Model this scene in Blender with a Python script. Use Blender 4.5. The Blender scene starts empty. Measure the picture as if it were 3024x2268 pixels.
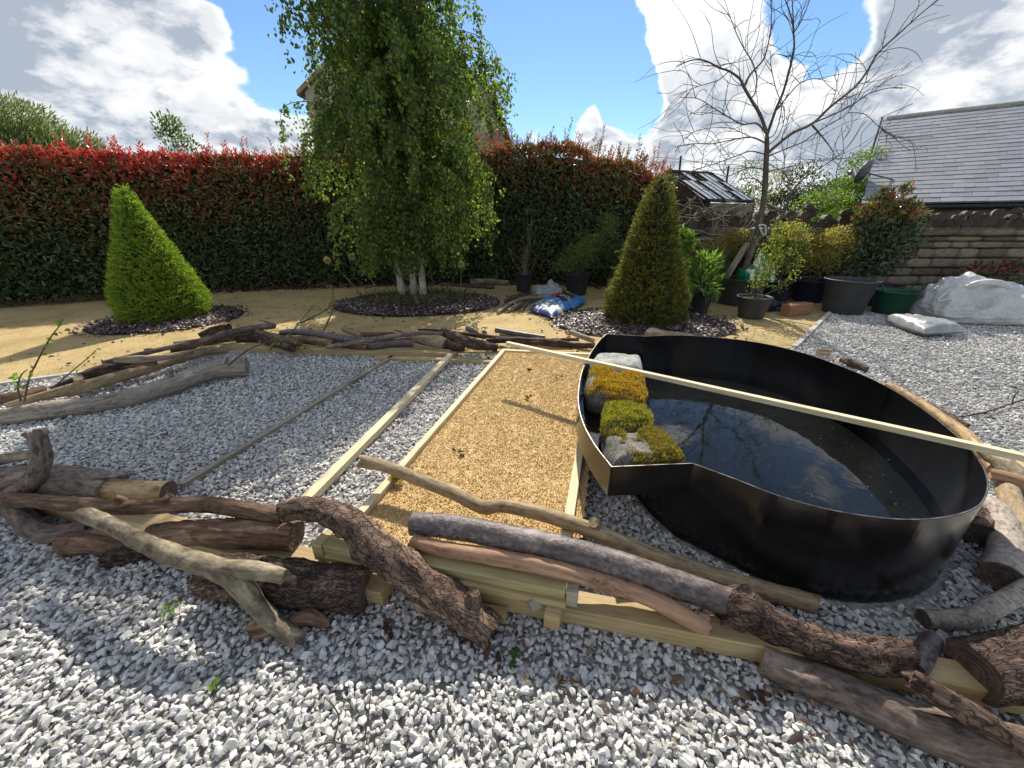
import bpy, bmesh, math, random
import numpy as np
from mathutils import Vector, Matrix
sc = bpy.context.scene
COL = sc.collection
rng = np.random.default_rng(11)
random.seed(5)

# ------------------------------------------------------------------ camera
PW, PH, FPX = 3024, 2268, 1136.0
PITCH = math.radians(23); CAMH = 1.5
cam = bpy.data.cameras.new('camera'); camo = bpy.data.objects.new('camera', cam); COL.objects.link(camo)
cam.sensor_width = 36; cam.lens = 36 * FPX / PW
cam.clip_start = .05; cam.clip_end = 6000
camo.location = (0, 0, CAMH); camo.rotation_euler = (math.pi / 2 - PITCH, 0, 0)
sc.camera = camo
sc.view_settings.view_transform = 'Standard'; sc.view_settings.look = 'None'
sc.view_settings.exposure = 1.18; sc.view_settings.gamma = 1
sc.cycles.use_adaptive_sampling = True; sc.cycles.adaptive_threshold = .02
sc.cycles.max_bounces = 6; sc.cycles.diffuse_bounces = 3; sc.cycles.transparent_max_bounces = 12
sc.cycles.caustics_reflective = False; sc.cycles.caustics_refractive = False
sc.cycles.use_denoising = True
sc.cycles.sample_clamp_indirect = 6

# ------------------------------------------------------------------ sun and sky
SUN_EL, SUN_AZ = math.radians(41), math.radians(5)
sunv = Vector((math.sin(SUN_AZ) * math.cos(SUN_EL), math.cos(SUN_AZ) * math.cos(SUN_EL), math.sin(SUN_EL)))
sl = bpy.data.lights.new('sun', 'SUN'); sl.energy = 3.1; sl.angle = math.radians(.5); sl.color = (1, .93, .82)
so = bpy.data.objects.new('sun', sl); COL.objects.link(so); so.location = (0, 30, 30)
so.rotation_euler = (-sunv).to_track_quat('-Z', 'Y').to_euler()

def N(nt, t, **k):
    n = nt.nodes.new(t)
    for a, b in k.items():
        if a.startswith('i_'): n.inputs[a[2:].replace('_', ' ')].default_value = b
        else: setattr(n, a, b)
    return n
def L(nt, a, b): nt.links.new(a, b)
def math_n(nt, op, a, b=None, c=None, clamp=False):
    n = nt.nodes.new('ShaderNodeMath'); n.operation = op; n.use_clamp = clamp
    for i, v in enumerate((a, b, c)):
        if v is None: continue
        if isinstance(v, (int, float)): n.inputs[i].default_value = v
        else: nt.links.new(v, n.inputs[i])
    return n.outputs[0]
def maprange(nt, v, a, b, c=0., d=1., smooth=True):
    n = nt.nodes.new('ShaderNodeMapRange'); n.interpolation_type = 'SMOOTHSTEP' if smooth else 'LINEAR'
    nt.links.new(v, n.inputs[0])
    for i, x in enumerate((a, b, c, d)): n.inputs[i + 1].default_value = x
    return n.outputs[0]
def mixc(nt, f, a, b, mode='MIX'):
    n = nt.nodes.new('ShaderNodeMix'); n.data_type = 'RGBA'; n.blend_type = mode
    def put(s, v):
        if isinstance(v, (tuple, list)): s.default_value = (*v[:3], 1)
        elif isinstance(v, (int, float)): s.default_value = v
        else: nt.links.new(v, s)
    put(n.inputs[0], f); put(n.inputs[6], a); put(n.inputs[7], b)
    return n.outputs[2]
def ramp(nt, v, stops):
    n = nt.nodes.new('ShaderNodeValToRGB'); cr = n.color_ramp
    while len(cr.elements) < len(stops): cr.elements.new(.5)
    for e, (p, c) in zip(cr.elements, stops):
        e.position = p; e.color = (*c, 1) if len(c) == 3 else c
    nt.links.new(v, n.inputs[0]); return n.outputs[0]

# pixel -> world
_c, _s = math.cos(PITCH), math.sin(PITCH)
FW = np.array([0, _c, -_s]); UP = np.array([0, _s, _c]); RT = np.array([1., 0, 0]); OC = np.array([0, 0, CAMH])
def ray(x, y): return FW + RT * ((x - PW / 2) / FPX) + UP * ((PH / 2 - y) / FPX)
def P(x, y, z=0.):
    d = ray(x, y); return OC + d * ((z - CAMH) / d[2])
def PY(x, y, Y):
    d = ray(x, y); return OC + d * (Y / d[1])
def depth(p): return float((np.asarray(p) - OC) @ FW)
def proj(p):
    v = np.asarray(p, float) - OC; z = v @ FW
    return np.stack([PW / 2 + FPX * (v @ RT) / z, PH / 2 - FPX * (v @ UP) / z, z], -1)

world = bpy.data.worlds.new('World'); sc.world = world; world.use_nodes = True
nt = world.node_tree; nt.nodes.clear()
wo = N(nt, 'ShaderNodeOutputWorld'); bg = N(nt, 'ShaderNodeBackground'); L(nt, bg.outputs[0], wo.inputs[0])
SKY_STRENGTH = 0.065
bg.inputs[1].default_value = SKY_STRENGTH
sky = N(nt, 'ShaderNodeTexSky', sky_type='NISHITA', sun_disc=False, sun_elevation=SUN_EL, sun_rotation=SUN_AZ,
        altitude=200, air_density=1.0, dust_density=.05, ozone_density=2.5)
tc = N(nt, 'ShaderNodeTexCoord')
nrm = N(nt, 'ShaderNodeVectorMath', operation='NORMALIZE'); L(nt, tc.outputs['Generated'], nrm.inputs[0])
DIR = nrm.outputs[0]
sep = N(nt, 'ShaderNodeSeparateXYZ'); L(nt, DIR, sep.inputs[0])
zz = math_n(nt, 'ADD', math_n(nt, 'MAXIMUM', sep.outputs[2], 0.), .42)
dv = N(nt, 'ShaderNodeVectorMath', operation='SCALE'); L(nt, DIR, dv.inputs[0]); L(nt, math_n(nt, 'DIVIDE', 1., zz), dv.inputs['Scale'])
n1 = N(nt, 'ShaderNodeTexNoise', i_Scale=2.3, i_Detail=7., i_Roughness=.60, i_Distortion=.08); L(nt, dv.outputs[0], n1.inputs[0])
n2 = N(nt, 'ShaderNodeTexNoise', i_Scale=5.0, i_Detail=3., i_Roughness=.6, i_Distortion=.1); L(nt, dv.outputs[0], n2.inputs[0])
n4 = N(nt, 'ShaderNodeTexNoise', i_Scale=4.6, i_Detail=5., i_Roughness=.5); L(nt, dv.outputs[0], n4.inputs[0])
puff = math_n(nt, 'MULTIPLY', math_n(nt, 'SUBTRACT', math_n(nt, 'ABSOLUTE', math_n(nt, 'SUBTRACT', math_n(nt, 'MULTIPLY', n4.outputs[0], 2.), 1.)), .16), .55)   # rounded billows
dens = math_n(nt, 'ADD', math_n(nt, 'ADD', math_n(nt, 'MULTIPLY', math_n(nt, 'SUBTRACT', n1.outputs[0], .5), 1.55), .60), puff)
ofv = N(nt, 'ShaderNodeVectorMath', operation='ADD'); L(nt, dv.outputs[0], ofv.inputs[0]); ofv.inputs[1].default_value = (.02, .05, .07)
n3 = N(nt, 'ShaderNodeTexNoise', i_Scale=2.3, i_Detail=7., i_Roughness=.60, i_Distortion=.08); L(nt, ofv.outputs[0], n3.inputs[0])
relief = maprange(nt, math_n(nt, 'SUBTRACT', n1.outputs[0], n3.outputs[0]), -.10, .07)   # sunward side of each billow is brighter
# cloud banks and clear gaps of the day: (pixel direction, radius in degrees, weight)
BANKS = [(120, 120, 26, .20), (480, 330, 15, .18), (760, 420, 10, .18), (60, 420, 14, .12), (420, 60, 7, .10),
         (690, 60, 9, -.36), (800, 200, 5, -.30), (950, 120, 9, -.25), (1480, 90, 13, -.42), (1600, 220, 9, -.36), (1720, 170, 7, -.32), (1830, 250, 4, -.25), (1380, 200, 9, -.30), (1480, 310, 4, -.2),
         (1640, 345, 5.5, .34), (1800, 340, 5, .32), (1540, 375, 3.5, .3), (1710, 15, 4, .22), (1930, 60, 5.5, .28), (2060, 170, 5, .22),
         (2150, 330, 10, .20), (2280, 180, 8, .16), (2350, 330, 9, .12),
         (2430, 110, 4.2, -.50), (2475, 200, 3.8, -.50), (2390, 20, 4, -.35), (1875, 290, 4.2, -.45), (1820, 130, 4, -.3), (2330, 60, 4, -.2),
         (2650, 120, 12, .22), (2900, 230, 16, .22), (2560, 330, 8, .10)]
for (px, py, rad, w) in BANKS:
    d = ray(px, py); d = d / np.linalg.norm(d)
    dp = N(nt, 'ShaderNodeVectorMath', operation='DOT_PRODUCT'); L(nt, DIR, dp.inputs[0]); dp.inputs[1].default_value = tuple(d)
    m = maprange(nt, dp.outputs['Value'], math.cos(math.radians(rad * 1.15)), math.cos(math.radians(rad * .25)), 0, w)
    dens = math_n(nt, 'ADD', dens, m)
mask = maprange(nt, dens, .50, .66)
thick = maprange(nt, dens, .58, .84)
shade = math_n(nt, 'MULTIPLY', thick, math_n(nt, 'ADD', math_n(nt, 'MULTIPLY', maprange(nt, n2.outputs[0], .30, .62), .45), math_n(nt, 'MULTIPLY', math_n(nt, 'SUBTRACT', 1., relief), .95)), None, True)
K = 1 / SKY_STRENGTH
ccol = mixc(nt, shade, (.52 * K, .517 * K, .51 * K), (.20 * K, .225 * K, .265 * K))
sd = N(nt, 'ShaderNodeVectorMath', operation='DOT_PRODUCT'); L(nt, DIR, sd.inputs[0]); sd.inputs[1].default_value = tuple(sunv)
fwd = maprange(nt, sd.outputs['Value'], math.cos(math.radians(30)), math.cos(math.radians(4)), 1., 2.6)   # clouds scatter forward
fc = N(nt, 'ShaderNodeVectorMath', operation='SCALE'); L(nt, ccol, fc.inputs[0]); L(nt, fwd, fc.inputs['Scale']); ccol = fc.outputs[0]
skyc = mixc(nt, 1.0, sky.outputs[0], (.80, .93, 1.02), 'MULTIPLY')
hz = maprange(nt, sep.outputs[2], -.02, .10, .0, 1.)
L(nt, mixc(nt, math_n(nt, 'MULTIPLY', mask, .97), skyc, ccol), bg.inputs[0])

# ------------------------------------------------------------------ numeric noise
def _h(i, j, k, s):
    with np.errstate(over='ignore'):
        n = (i.astype(np.uint32) * np.uint32(374761393) + j.astype(np.uint32) * np.uint32(668265263) + k.astype(np.uint32) * np.uint32(2246822519) + np.uint32((s * 3266489917) & 0xffffffff))
        n = (n ^ (n >> np.uint32(13))) * np.uint32(1274126177); n = n ^ (n >> np.uint32(16))
    return n.astype(np.float64) / 4294967295.0
def vn(p, s=0):
    p = np.asarray(p, float); i = np.floor(p).astype(np.int64); f = p - i; f = f * f * (3 - 2 * f)
    r = 0
    for a in (0, 1):
        for b in (0, 1):
            for c in (0, 1):
                w = (f[..., 0] if a else 1 - f[..., 0]) * (f[..., 1] if b else 1 - f[..., 1]) * (f[..., 2] if c else 1 - f[..., 2])
                r = r + w * _h(i[..., 0] + a, i[..., 1] + b, i[..., 2] + c, s)
    return r
def fbm(p, o=3, s=0):
    p = np.asarray(p, float); r = 0; a = .5; t = 0
    for k in range(o):
        r = r + a * vn(p * (2 ** k) + 17.3 * k, s + k); t += a; a *= .5
    return r / t
def unit(v): 
    v = np.asarray(v, float); return v / np.maximum(np.linalg.norm(v, axis=-1, keepdims=True), 1e-9)

# ------------------------------------------------------------------ object helpers
WORG = {}
def link(o, parent=None, org=(0, 0, 0)):
    COL.objects.link(o); org = np.asarray(org, float)
    if parent is not None:
        o.parent = parent; o.location = Vector(org - WORG[parent.name])
    else: o.location = Vector(org)
    WORG[o.name] = org; return o
def tag(o, label=None, cat=None, group=None, kind=None):
    if label: o['label'] = label
    if cat: o['category'] = cat
    if group: o['group'] = group
    if kind: o['kind'] = kind
    return o
def thing(name, label, cat, loc, group=None):
    o = bpy.data.objects.new(name, None); o.empty_display_size = .1
    link(o, None, loc); return tag(o, label, cat, group)
def meshdata(name, V, F, mats, smooth=False, attrs=None, midx=None):
    me = bpy.data.meshes.new(name); V = np.asarray(V, float)
    if isinstance(F, np.ndarray):
        n, k = F.shape
        me.vertices.add(len(V)); me.vertices.foreach_set('co', V.ravel())
        me.loops.add(n * k); me.loops.foreach_set('vertex_index', F.astype(np.int32).ravel())
        me.polygons.add(n); me.polygons.foreach_set('loop_start', np.arange(0, n * k, k, dtype=np.int32))
        me.update(calc_edges=True)
    else:
        me.from_pydata([tuple(v) for v in V], [], [tuple(int(i) for i in f) for f in F]); me.update()
    for m in (mats if isinstance(mats, (list, tuple)) else [mats]): me.materials.append(m)
    me.polygons.foreach_set('use_smooth', np.full(len(me.polygons), bool(smooth)))
    if midx is not None: me.polygons.foreach_set('material_index', np.asarray(midx, np.int32))
    for an, av in (attrs or {}).items():
        av = np.asarray(av, np.float32)
        if av.shape[1] == 3:
            a = me.attributes.new(an, 'FLOAT_VECTOR', 'POINT'); a.data.foreach_set('vector', av.ravel())
        else:
            a = me.attributes.new(an, 'FLOAT_COLOR', 'POINT'); a.data.foreach_set('color', av.ravel())
    return me
def mobj(name, V, F, mats, parent=None, smooth=False, attrs=None, midx=None, org=None):
    V = np.asarray(V, float)
    if org is None:
        org = WORG[parent.name] if parent is not None else np.array([V[:, 0].mean(), V[:, 1].mean(), V[:, 2].min()])
    me = meshdata(name, V - np.asarray(org), F, mats, smooth, attrs, midx)
    return link(bpy.data.objects.new(name, me), parent, org)
def cat_mesh(parts):
    Vs, Fs, o = [], [], 0
    for V, F in parts:
        Vs.append(np.asarray(V, float))
        if isinstance(F, np.ndarray): Fs.append(F + o)
        else: Fs.extend([[i + o for i in f] for f in F])
        o += len(V)
    V = np.concatenate(Vs)
    if Fs and isinstance(Fs[0], np.ndarray) and all(isinstance(f, np.ndarray) and f.shape[1] == Fs[0].shape[1] for f in Fs): return V, np.concatenate(Fs)
    out = []
    for f in Fs:
        if isinstance(f, np.ndarray): out.extend(f.tolist())
        else: out.append(f)
    return V, out
def resample(pts, rad, seg):
    pts = np.asarray(pts, float); rad = np.asarray(rad, float); n = len(pts)
    if n == 2:
        m = max(2, int(np.linalg.norm(pts[1] - pts[0]) / seg) + 1); t = np.linspace(0, 1, m)[:, None]
        return pts[0] * (1 - t) + pts[1] * t, rad[0] * (1 - t[:, 0]) + rad[1] * t[:, 0]
    pe = np.vstack([2 * pts[0] - pts[1], pts, 2 * pts[-1] - pts[-2]])
    Q, R = [], []
    for i in range(n - 1):
        a, b, c, d = pe[i:i + 4]; m = max(2, int(np.linalg.norm(c - b) / seg) + 1)
        t = np.linspace(0, 1, m, endpoint=(i == n - 2))[:, None]
        Q.append(.5 * (2 * b + (c - a) * t + (2 * a - 5 * b + 4 * c - d) * t ** 2 + (3 * b - a - 3 * c + d) * t ** 3))
        s = t[:, 0] * t[:, 0] * (3 - 2 * t[:, 0]); R.append(rad[i] * (1 - s) + rad[i + 1] * s)
    return np.vstack(Q), np.concatenate(R)
def frames(Q):
    T = unit(np.gradient(Q, axis=0)); Nn = np.zeros_like(T)
    a = np.array([0, 0, 1.]) if abs(T[0, 2]) < .9 else np.array([1., 0, 0])
    v = a - T[0] * (a @ T[0]); Nn[0] = v / np.linalg.norm(v)
    for i in range(1, len(Q)):
        v = Nn[i - 1] - T[i] * (Nn[i - 1] @ T[i]); Nn[i] = v / max(np.linalg.norm(v), 1e-9)
    return T, Nn, np.cross(T, Nn)
def tube(pts, rad, sides=12, seg=.04, wob=.08, nf=9., seed=0, rag=0., caps=True, rough=0.):
    Q, R = resample(pts, rad, seg); n = len(Q); T, Nn, B = frames(Q)
    s = np.concatenate([[0], np.cumsum(np.linalg.norm(np.diff(Q, axis=0), axis=1))])
    th = np.arange(sides) * 2 * math.pi / sides
    ct, st = np.cos(th), np.sin(th)
    lc = np.stack([R[:, None] * ct, R[:, None] * st, np.repeat(s[:, None], sides, 1)], -1)
    k = np.ones((n, sides))
    if wob:
        k = 1 + wob * 2 * (fbm(lc * np.array([nf, nf, nf * .55]) + seed * 3.7, 3, seed) - .5)
    rr = (R[:, None] * k)[..., None]
    V = Q[:, None, :] + rr * (ct[None, :, None] * Nn[:, None, :] + st[None, :, None] * B[:, None, :])
    if rough:
        q_ = lc * np.array([42, 42, 9.]) + seed * 5.1; q2 = lc * np.array([28, 28, 20.]) + seed
        rd2 = rough * ((1 - np.abs(2 * fbm(q_, 3, seed + 7) - 1) * 2) * .7 + (fbm(q2, 3, seed + 8) - .5) * 1.6)
        V = V + (rd2 * np.minimum(R, .05)[:, None])[..., None] * (ct[None, :, None] * Nn[:, None, :] + st[None, :, None] * B[:, None, :])
    if rag:
        jj = (vn(np.stack([ct * 1.7, st * 1.7, np.full(sides, seed * 1.0)], -1), seed) - .5) * 2 * rag
        V[0] -= T[0] * jj[:, None] * R[0]; V[-1] += T[-1] * jj[::-1, None] * R[-1]
    i = np.arange(n - 1)[:, None] * sides; j = np.arange(sides)[None, :]; j2 = (j + 1) % sides
    F = np.stack([i + j, i + j2, i + sides + j2, i + sides + j], -1).reshape(-1, 4)
    return V, F, lc, Q, R, T
def capmesh(V, sides, ctr, inward, lc):
    """disc with two rings closing one end of a tube; returns verts, faces, lc"""
    vs, ls, fs = [], [], []
    for q, k in enumerate((1., .55)):
        vs.append(ctr + (V - ctr) * k + inward * (0 if q == 0 else .35)); ls.append(lc * [k, k, 1])
    vs.append((ctr + inward * .35)[None]); ls.append((lc.mean(0) * [0, 0, 1])[None])
    V2 = np.vstack(vs); L2 = np.vstack(ls)
    for j in range(sides):
        k = (j + 1) % sides
        fs.append([j, k, sides + k, sides + j]); fs.append([sides + j, sides + k, 2 * sides])
    return V2, fs, L2
def leaves(pos, axis, nor, Ln, Wd, col, fold=.25, simple=False):
    pos = np.asarray(pos, float); n = len(pos); a = unit(axis)
    nor = np.asarray(nor, float); nor = unit(nor - a * np.sum(a * nor, -1, keepdims=True) + 1e-6); s = np.cross(a, nor)
    Ln = np.broadcast_to(np.asarray(Ln, float), (n,))[:, None]; Wd = np.broadcast_to(np.asarray(Wd, float), (n,))[:, None]
    if simple:
        vs = np.stack([pos, pos + a * Ln * .5 - s * Wd * .5 + nor * Wd * fold, pos + a * Ln, pos + a * Ln * .5 + s * Wd * .5 + nor * Wd * fold], 1)
        F = np.array([[0, 1, 2], [0, 2, 3]]); k = 4
    else:
        up = nor * Wd * fold; dr = nor * Ln * .10
        vs = np.stack([pos, pos + a * Ln * .32 - s * Wd * .46 + up, pos + a * Ln * .68 - s * Wd * .40 + up - dr * .3, pos + a * Ln - dr,
                       pos + a * Ln * .68 + s * Wd * .40 + up - dr * .3, pos + a * Ln * .32 + s * Wd * .46 + up], 1)
        F = np.array([[0, 1, 2, 3], [0, 3, 4, 5]]); k = 6
    FF = (np.arange(n)[:, None, None] * k + F[None]).reshape(-1, F.shape[1])
    C = np.repeat(np.concatenate([np.asarray(col, float), np.ones((n, 1))], 1), k, 0)
    return vs.reshape(-1, 3), FF, C
def rdir(n): return unit(rng.normal(size=(n, 3)))
def pick(pal, n, wt=None):
    pal = np.asarray(pal, float); i = rng.choice(len(pal), n, p=wt)
    return pal[i] * (1 + .22 * rng.normal(size=(n, 1))).clip(.5, 1.6)
def box(V0, V1):
    x0, y0, z0 = V0; x1, y1, z1 = V1
    V = [(x0, y0, z0), (x1, y0, z0), (x1, y1, z0), (x0, y1, z0), (x0, y0, z1), (x1, y0, z1), (x1, y1, z1), (x0, y1, z1)]
    return V, [[0, 3, 2, 1], [4, 5, 6, 7], [0, 1, 5, 4], [1, 2, 6, 5], [2, 3, 7, 6], [3, 0, 4, 7]]
def bevel_box(sx, sy, sz, b, segs=1):
    bm = bmesh.new(); bmesh.ops.create_cube(bm, size=1)
    for v in bm.verts: v.co = (v.co.x * sx, v.co.y * sy, v.co.z * sz)
    bmesh.ops.bevel(bm, geom=bm.edges[:], offset=b, segments=segs, affect='EDGES')
    V = np.array([v.co[:] for v in bm.verts]); bm.verts.index_update(); F = [[v.index for v in f.verts] for f in bm.faces]; bm.free()
    return V, F
def lathe(prof, n=28):
    prof = np.asarray(prof, float); th = np.arange(n) * 2 * math.pi / n
    V = np.stack([prof[:, 0:1] * np.cos(th), prof[:, 0:1] * np.sin(th), np.repeat(prof[:, 1:2], n, 1)], -1).reshape(-1, 3)
    i = np.arange(len(prof) - 1)[:, None] * n; j = np.arange(n)[None]; k = (j + 1) % n
    F = np.stack([i + j, i + k, i + n + k, i + n + j], -1).reshape(-1, 4)
    return V, F
# ------------------------------------------------------------------ materials
def newmat(name):
    m = bpy.data.materials.new(name); m.use_nodes = True; nt = m.node_tree; nt.nodes.clear()
    out = N(nt, 'ShaderNodeOutputMaterial'); b = N(nt, 'ShaderNodeBsdfPrincipled'); L(nt, b.outputs[0], out.inputs[0])
    return m, nt, b, out
def vec(nt, kind='Object', scale=(1, 1, 1)):
    if kind in ('lc', 'rest'):
        a = N(nt, 'ShaderNodeAttribute', attribute_name=kind); o = a.outputs['Vector']
    else: o = N(nt, 'ShaderNodeTexCoord').outputs[kind]
    mp = N(nt, 'ShaderNodeMapping'); mp.inputs['Scale'].default_value = scale; L(nt, o, mp.inputs[0]); return mp.outputs[0]
def noise(nt, v, sc_, det=5, ro=.6, dist=0.):
    n = N(nt, 'ShaderNodeTexNoise', i_Scale=sc_, i_Detail=det, i_Roughness=ro, i_Distortion=dist); L(nt, v, n.inputs[0]); return n.outputs[0]
def bump(nt, b, h, strength=.5, dist=.01):
    n = N(nt, 'ShaderNodeBump'); n.inputs['Strength'].default_value = strength; n.inputs['Distance'].default_value = dist
    L(nt, h, n.inputs['Height']); L(nt, n.outputs[0], b.inputs['Normal']); return n
def objvar(nt, col, amt=.25):
    r = N(nt, 'ShaderNodeObjectInfo').outputs['Random']
    v = math_n(nt, 'ADD', math_n(nt, 'MULTIPLY', r, amt * 2), 1 - amt)
    cb = N(nt, 'ShaderNodeCombineColor'); [L(nt, v, cb.inputs[i]) for i in range(3)]
    return mixc(nt, 1., col, cb.outputs[0], 'MULTIPLY')
def nmat(name, stops, sc_=8, det=6, ro=.62, rough=.8, bmp=.4, bd=.01, coord='Object', stretch=(1, 1, 1), spec=.35, var=0., fine=None, metal=0., dist=0.):
    m, nt, b, o = newmat(name); v = vec(nt, coord, stretch); n = noise(nt, v, sc_, det, ro, dist); c = ramp(nt, n, stops)
    h = n
    if fine:
        f = noise(nt, v, fine, 4, .7); c = mixc(nt, .55, c, ramp(nt, f, [(.3, (.45, .45, .45)), (.7, (1.3, 1.3, 1.3))]), 'MULTIPLY'); h = math_n(nt, 'ADD', n, math_n(nt, 'MULTIPLY', f, .5))
    if var: c = objvar(nt, c, var)
    L(nt, c, b.inputs['Base Color']); b.inputs['Roughness'].default_value = rough; b.inputs['Specular IOR Level'].default_value = spec; b.inputs['Metallic'].default_value = metal
    if bmp: bump(nt, b, h, bmp, bd)
    return m
def leafmat(name, rough=.45, trans=.35, spec=.4, tint=(1.25, 1.35, .7)):
    m, nt, b, o = newmat(name); a = N(nt, 'ShaderNodeAttribute', attribute_name='Col')
    L(nt, a.outputs['Color'], b.inputs['Base Color']); b.inputs['Roughness'].default_value = rough; b.inputs['Specular IOR Level'].default_value = spec
    t = N(nt, 'ShaderNodeBsdfTranslucent'); L(nt, mixc(nt, 1., a.outputs['Color'], tint, 'MULTIPLY'), t.inputs[0])
    mx = N(nt, 'ShaderNodeMixShader'); mx.inputs[0].default_value = trans
    L(nt, b.outputs[0], mx.inputs[1]); L(nt, t.outputs[0], mx.inputs[2]); L(nt, mx.outputs[0], o.inputs[0]); return m
def barkmat(name, dark, mid, light, fib=70., k=.12, patch=7., bmp=.8, bd=.008, plates=0., rough=.85, lent=False, crack=.5, spec=.25):
    """bark or weathered wood on a log, in the log's own straightened coordinates"""
    m, nt, b, o = newmat(name)
    v1 = vec(nt, 'lc', (1, 1, k)); v2 = vec(nt, 'lc', (1, 1, .42))
    r = N(nt, 'ShaderNodeObjectInfo').outputs['Random']
    off = N(nt, 'ShaderNodeVectorMath', operation='ADD'); cb = N(nt, 'ShaderNodeCombineXYZ'); rr = math_n(nt, 'MULTIPLY', r, 37.)
    [L(nt, rr, cb.inputs[i]) for i in range(3)]
    L(nt, v1, off.inputs[0]); L(nt, cb.outputs[0], off.inputs[1]); v1 = off.outputs[0]
    off2 = N(nt, 'ShaderNodeVectorMath', operation='ADD'); L(nt, v2, off2.inputs[0]); L(nt, cb.outputs[0], off2.inputs[1]); v2 = off2.outputs[0]
    f = noise(nt, v1, fib, 6, .65, .2); p = noise(nt, v2, patch, 5, .65, .3); g = noise(nt, v2, 60, 4, .7)
    c = ramp(nt, f, [(.30, dark), (.5, mid), (.72, light)])
    c = mixc(nt, maprange(nt, p, .42, .62), c, mixc(nt, maprange(nt, g, .35, .6), dark, mid))
    c = mixc(nt, math_n(nt, 'MULTIPLY', maprange(nt, p, .43, .33), .8), c, mixc(nt, maprange(nt, g, .3, .6), mid, light))
    h = math_n(nt, 'ADD', math_n(nt, 'MULTIPLY', f, 1.0), math_n(nt, 'MULTIPLY', p, .8))
    if plates:
        vo = N(nt, 'ShaderNodeTexVoronoi', feature='DISTANCE_TO_EDGE'); vo.inputs['Scale'].default_value = plates; vo.inputs['Randomness'].default_value = 1
        wv = N(nt, 'ShaderNodeVectorMath', operation='ADD'); w = N(nt, 'ShaderNodeTexNoise', i_Scale=25., i_Detail=3.); L(nt, v2, w.inputs[0])
        sc2 = N(nt, 'ShaderNodeVectorMath', operation='SCALE'); L(nt, w.outputs[1], sc2.inputs[0]); sc2.inputs['Scale'].default_value = .13
        L(nt, v2, wv.inputs[0]); L(nt, sc2.outputs[0], wv.inputs[1]); L(nt, wv.outputs[0], vo.inputs[0])
        e = maprange(nt, vo.outputs['Distance'], .0, .10)
        c = mixc(nt, math_n(nt, 'MULTIPLY', math_n(nt, 'SUBTRACT', 1., e), crack), c, tuple(x * .35 for x in dark)); h = math_n(nt, 'ADD', h, math_n(nt, 'MULTIPLY', e, 1.2))
    if lent:   # birch: dark dashes round the stem
        v3 = vec(nt, 'lc', (.25, .25, 1)); d = noise(nt, v3, 110, 3, .6)
        c = mixc(nt, maprange(nt, d, .60, .68), c, (.05, .04, .035)); h = math_n(nt, 'SUBTRACT', h, math_n(nt, 'MULTIPLY', maprange(nt, d, .58, .7), .5))
    L(nt, objvar(nt, c, .18), b.inputs['Base Color']); b.inputs['Roughness'].default_value = rough; b.inputs['Specular IOR Level'].default_value = spec
    bump(nt, b, h, bmp, bd); return m
M = {}
M['brown'] = barkmat('brown_bark', (.04, .024, .017), (.165, .105, .072), (.38, .275, .195), fib=45, k=.10, plates=34, bmp=1., bd=.012, crack=.35)
M['redbrown'] = barkmat('red_brown_bark', (.04, .021, .014), (.16, .092, .056), (.38, .26, .165), fib=60, k=.10, plates=0, bmp=.9)
M['dark'] = barkmat('dark_scaly_bark', (.022, .014, .011), (.095, .060, .046), (.34, .22, .155), fib=35, k=.22, plates=44, bmp=1., bd=.014, crack=.5)
M['grey'] = barkmat('grey_bark', (.05, .036, .030), (.18, .135, .108), (.36, .28, .225), fib=50, k=.3, patch=9, bmp=.6)
M['silver'] = barkmat('silver_purple_bark', (.03, .020, .019), (.095, .070, .064), (.25, .205, .185), fib=60, k=.8, patch=16, bmp=.6, bd=.007, rough=.5, spec=.5)
M['pale'] = barkmat('pale_weathered_wood', (.10, .075, .048), (.30, .235, .155), (.50, .41, .29), fib=60, k=.09, patch=8, bmp=.7)
M['drift'] = barkmat('grey_weathered_wood', (.10, .082, .062), (.30, .255, .20), (.48, .42, .34), fib=42, k=.10, patch=5, bmp=1., bd=.012)
M['peeled'] = barkmat('orange_peeled_wood', (.15, .08, .045), (.38, .22, .13), (.52, .33, .21), fib=60, k=.08, patch=6, bmp=.35, rough=.65)
M['yellowwood'] = barkmat('peeled_yellow_wood', (.16, .085, .04), (.46, .31, .15), (.62, .47, .27), fib=40, k=.10, patch=12, bmp=.4, rough=.65)
M['mossy'] = barkmat('lichened_pale_bark', (.05, .038, .026), (.20, .16, .105), (.43, .365, .25), fib=22, k=.5, patch=14, bmp=.7)
M['birchlog'] = barkmat('silver_birch_bark', (.16, .12, .09), (.42, .36, .29), (.62, .56, .48), fib=40, k=1.8, patch=7, bmp=.4, lent=True, rough=.55)
M['tan'] = barkmat('tan_smooth_branch', (.13, .095, .055), (.30, .225, .13), (.46, .36, .215), fib=60, k=.15, patch=12, bmp=.4)
def cutmat(name, light, dark, ringdark):
    m, nt, b, o = newmat(name); v = vec(nt, 'lc', (1, 1, 0)); ln = N(nt, 'ShaderNodeVectorMath', operation='LENGTH'); L(nt, v, ln.inputs[0])
    n = noise(nt, v, 30, 5, .65); r = math_n(nt, 'ADD', math_n(nt, 'MULTIPLY', ln.outputs['Value'], 380.), math_n(nt, 'MULTIPLY', n, 12.))
    w = math_n(nt, 'SINE', r); c = mixc(nt, maprange(nt, n, .35, .65), light, dark)
    c = mixc(nt, maprange(nt, w, .2, 1., 0, .45), c, ringdark); L(nt, objvar(nt, c, .2), b.inputs['Base Color']); b.inputs['Roughness'].default_value = .8
    bump(nt, b, math_n(nt, 'ADD', w, math_n(nt, 'MULTIPLY', n, 3.)), .4, .003); return m
M['cut'] = cutmat('cut_wood', (.40, .29, .17), (.26, .17, .10), (.17, .11, .07))
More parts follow.
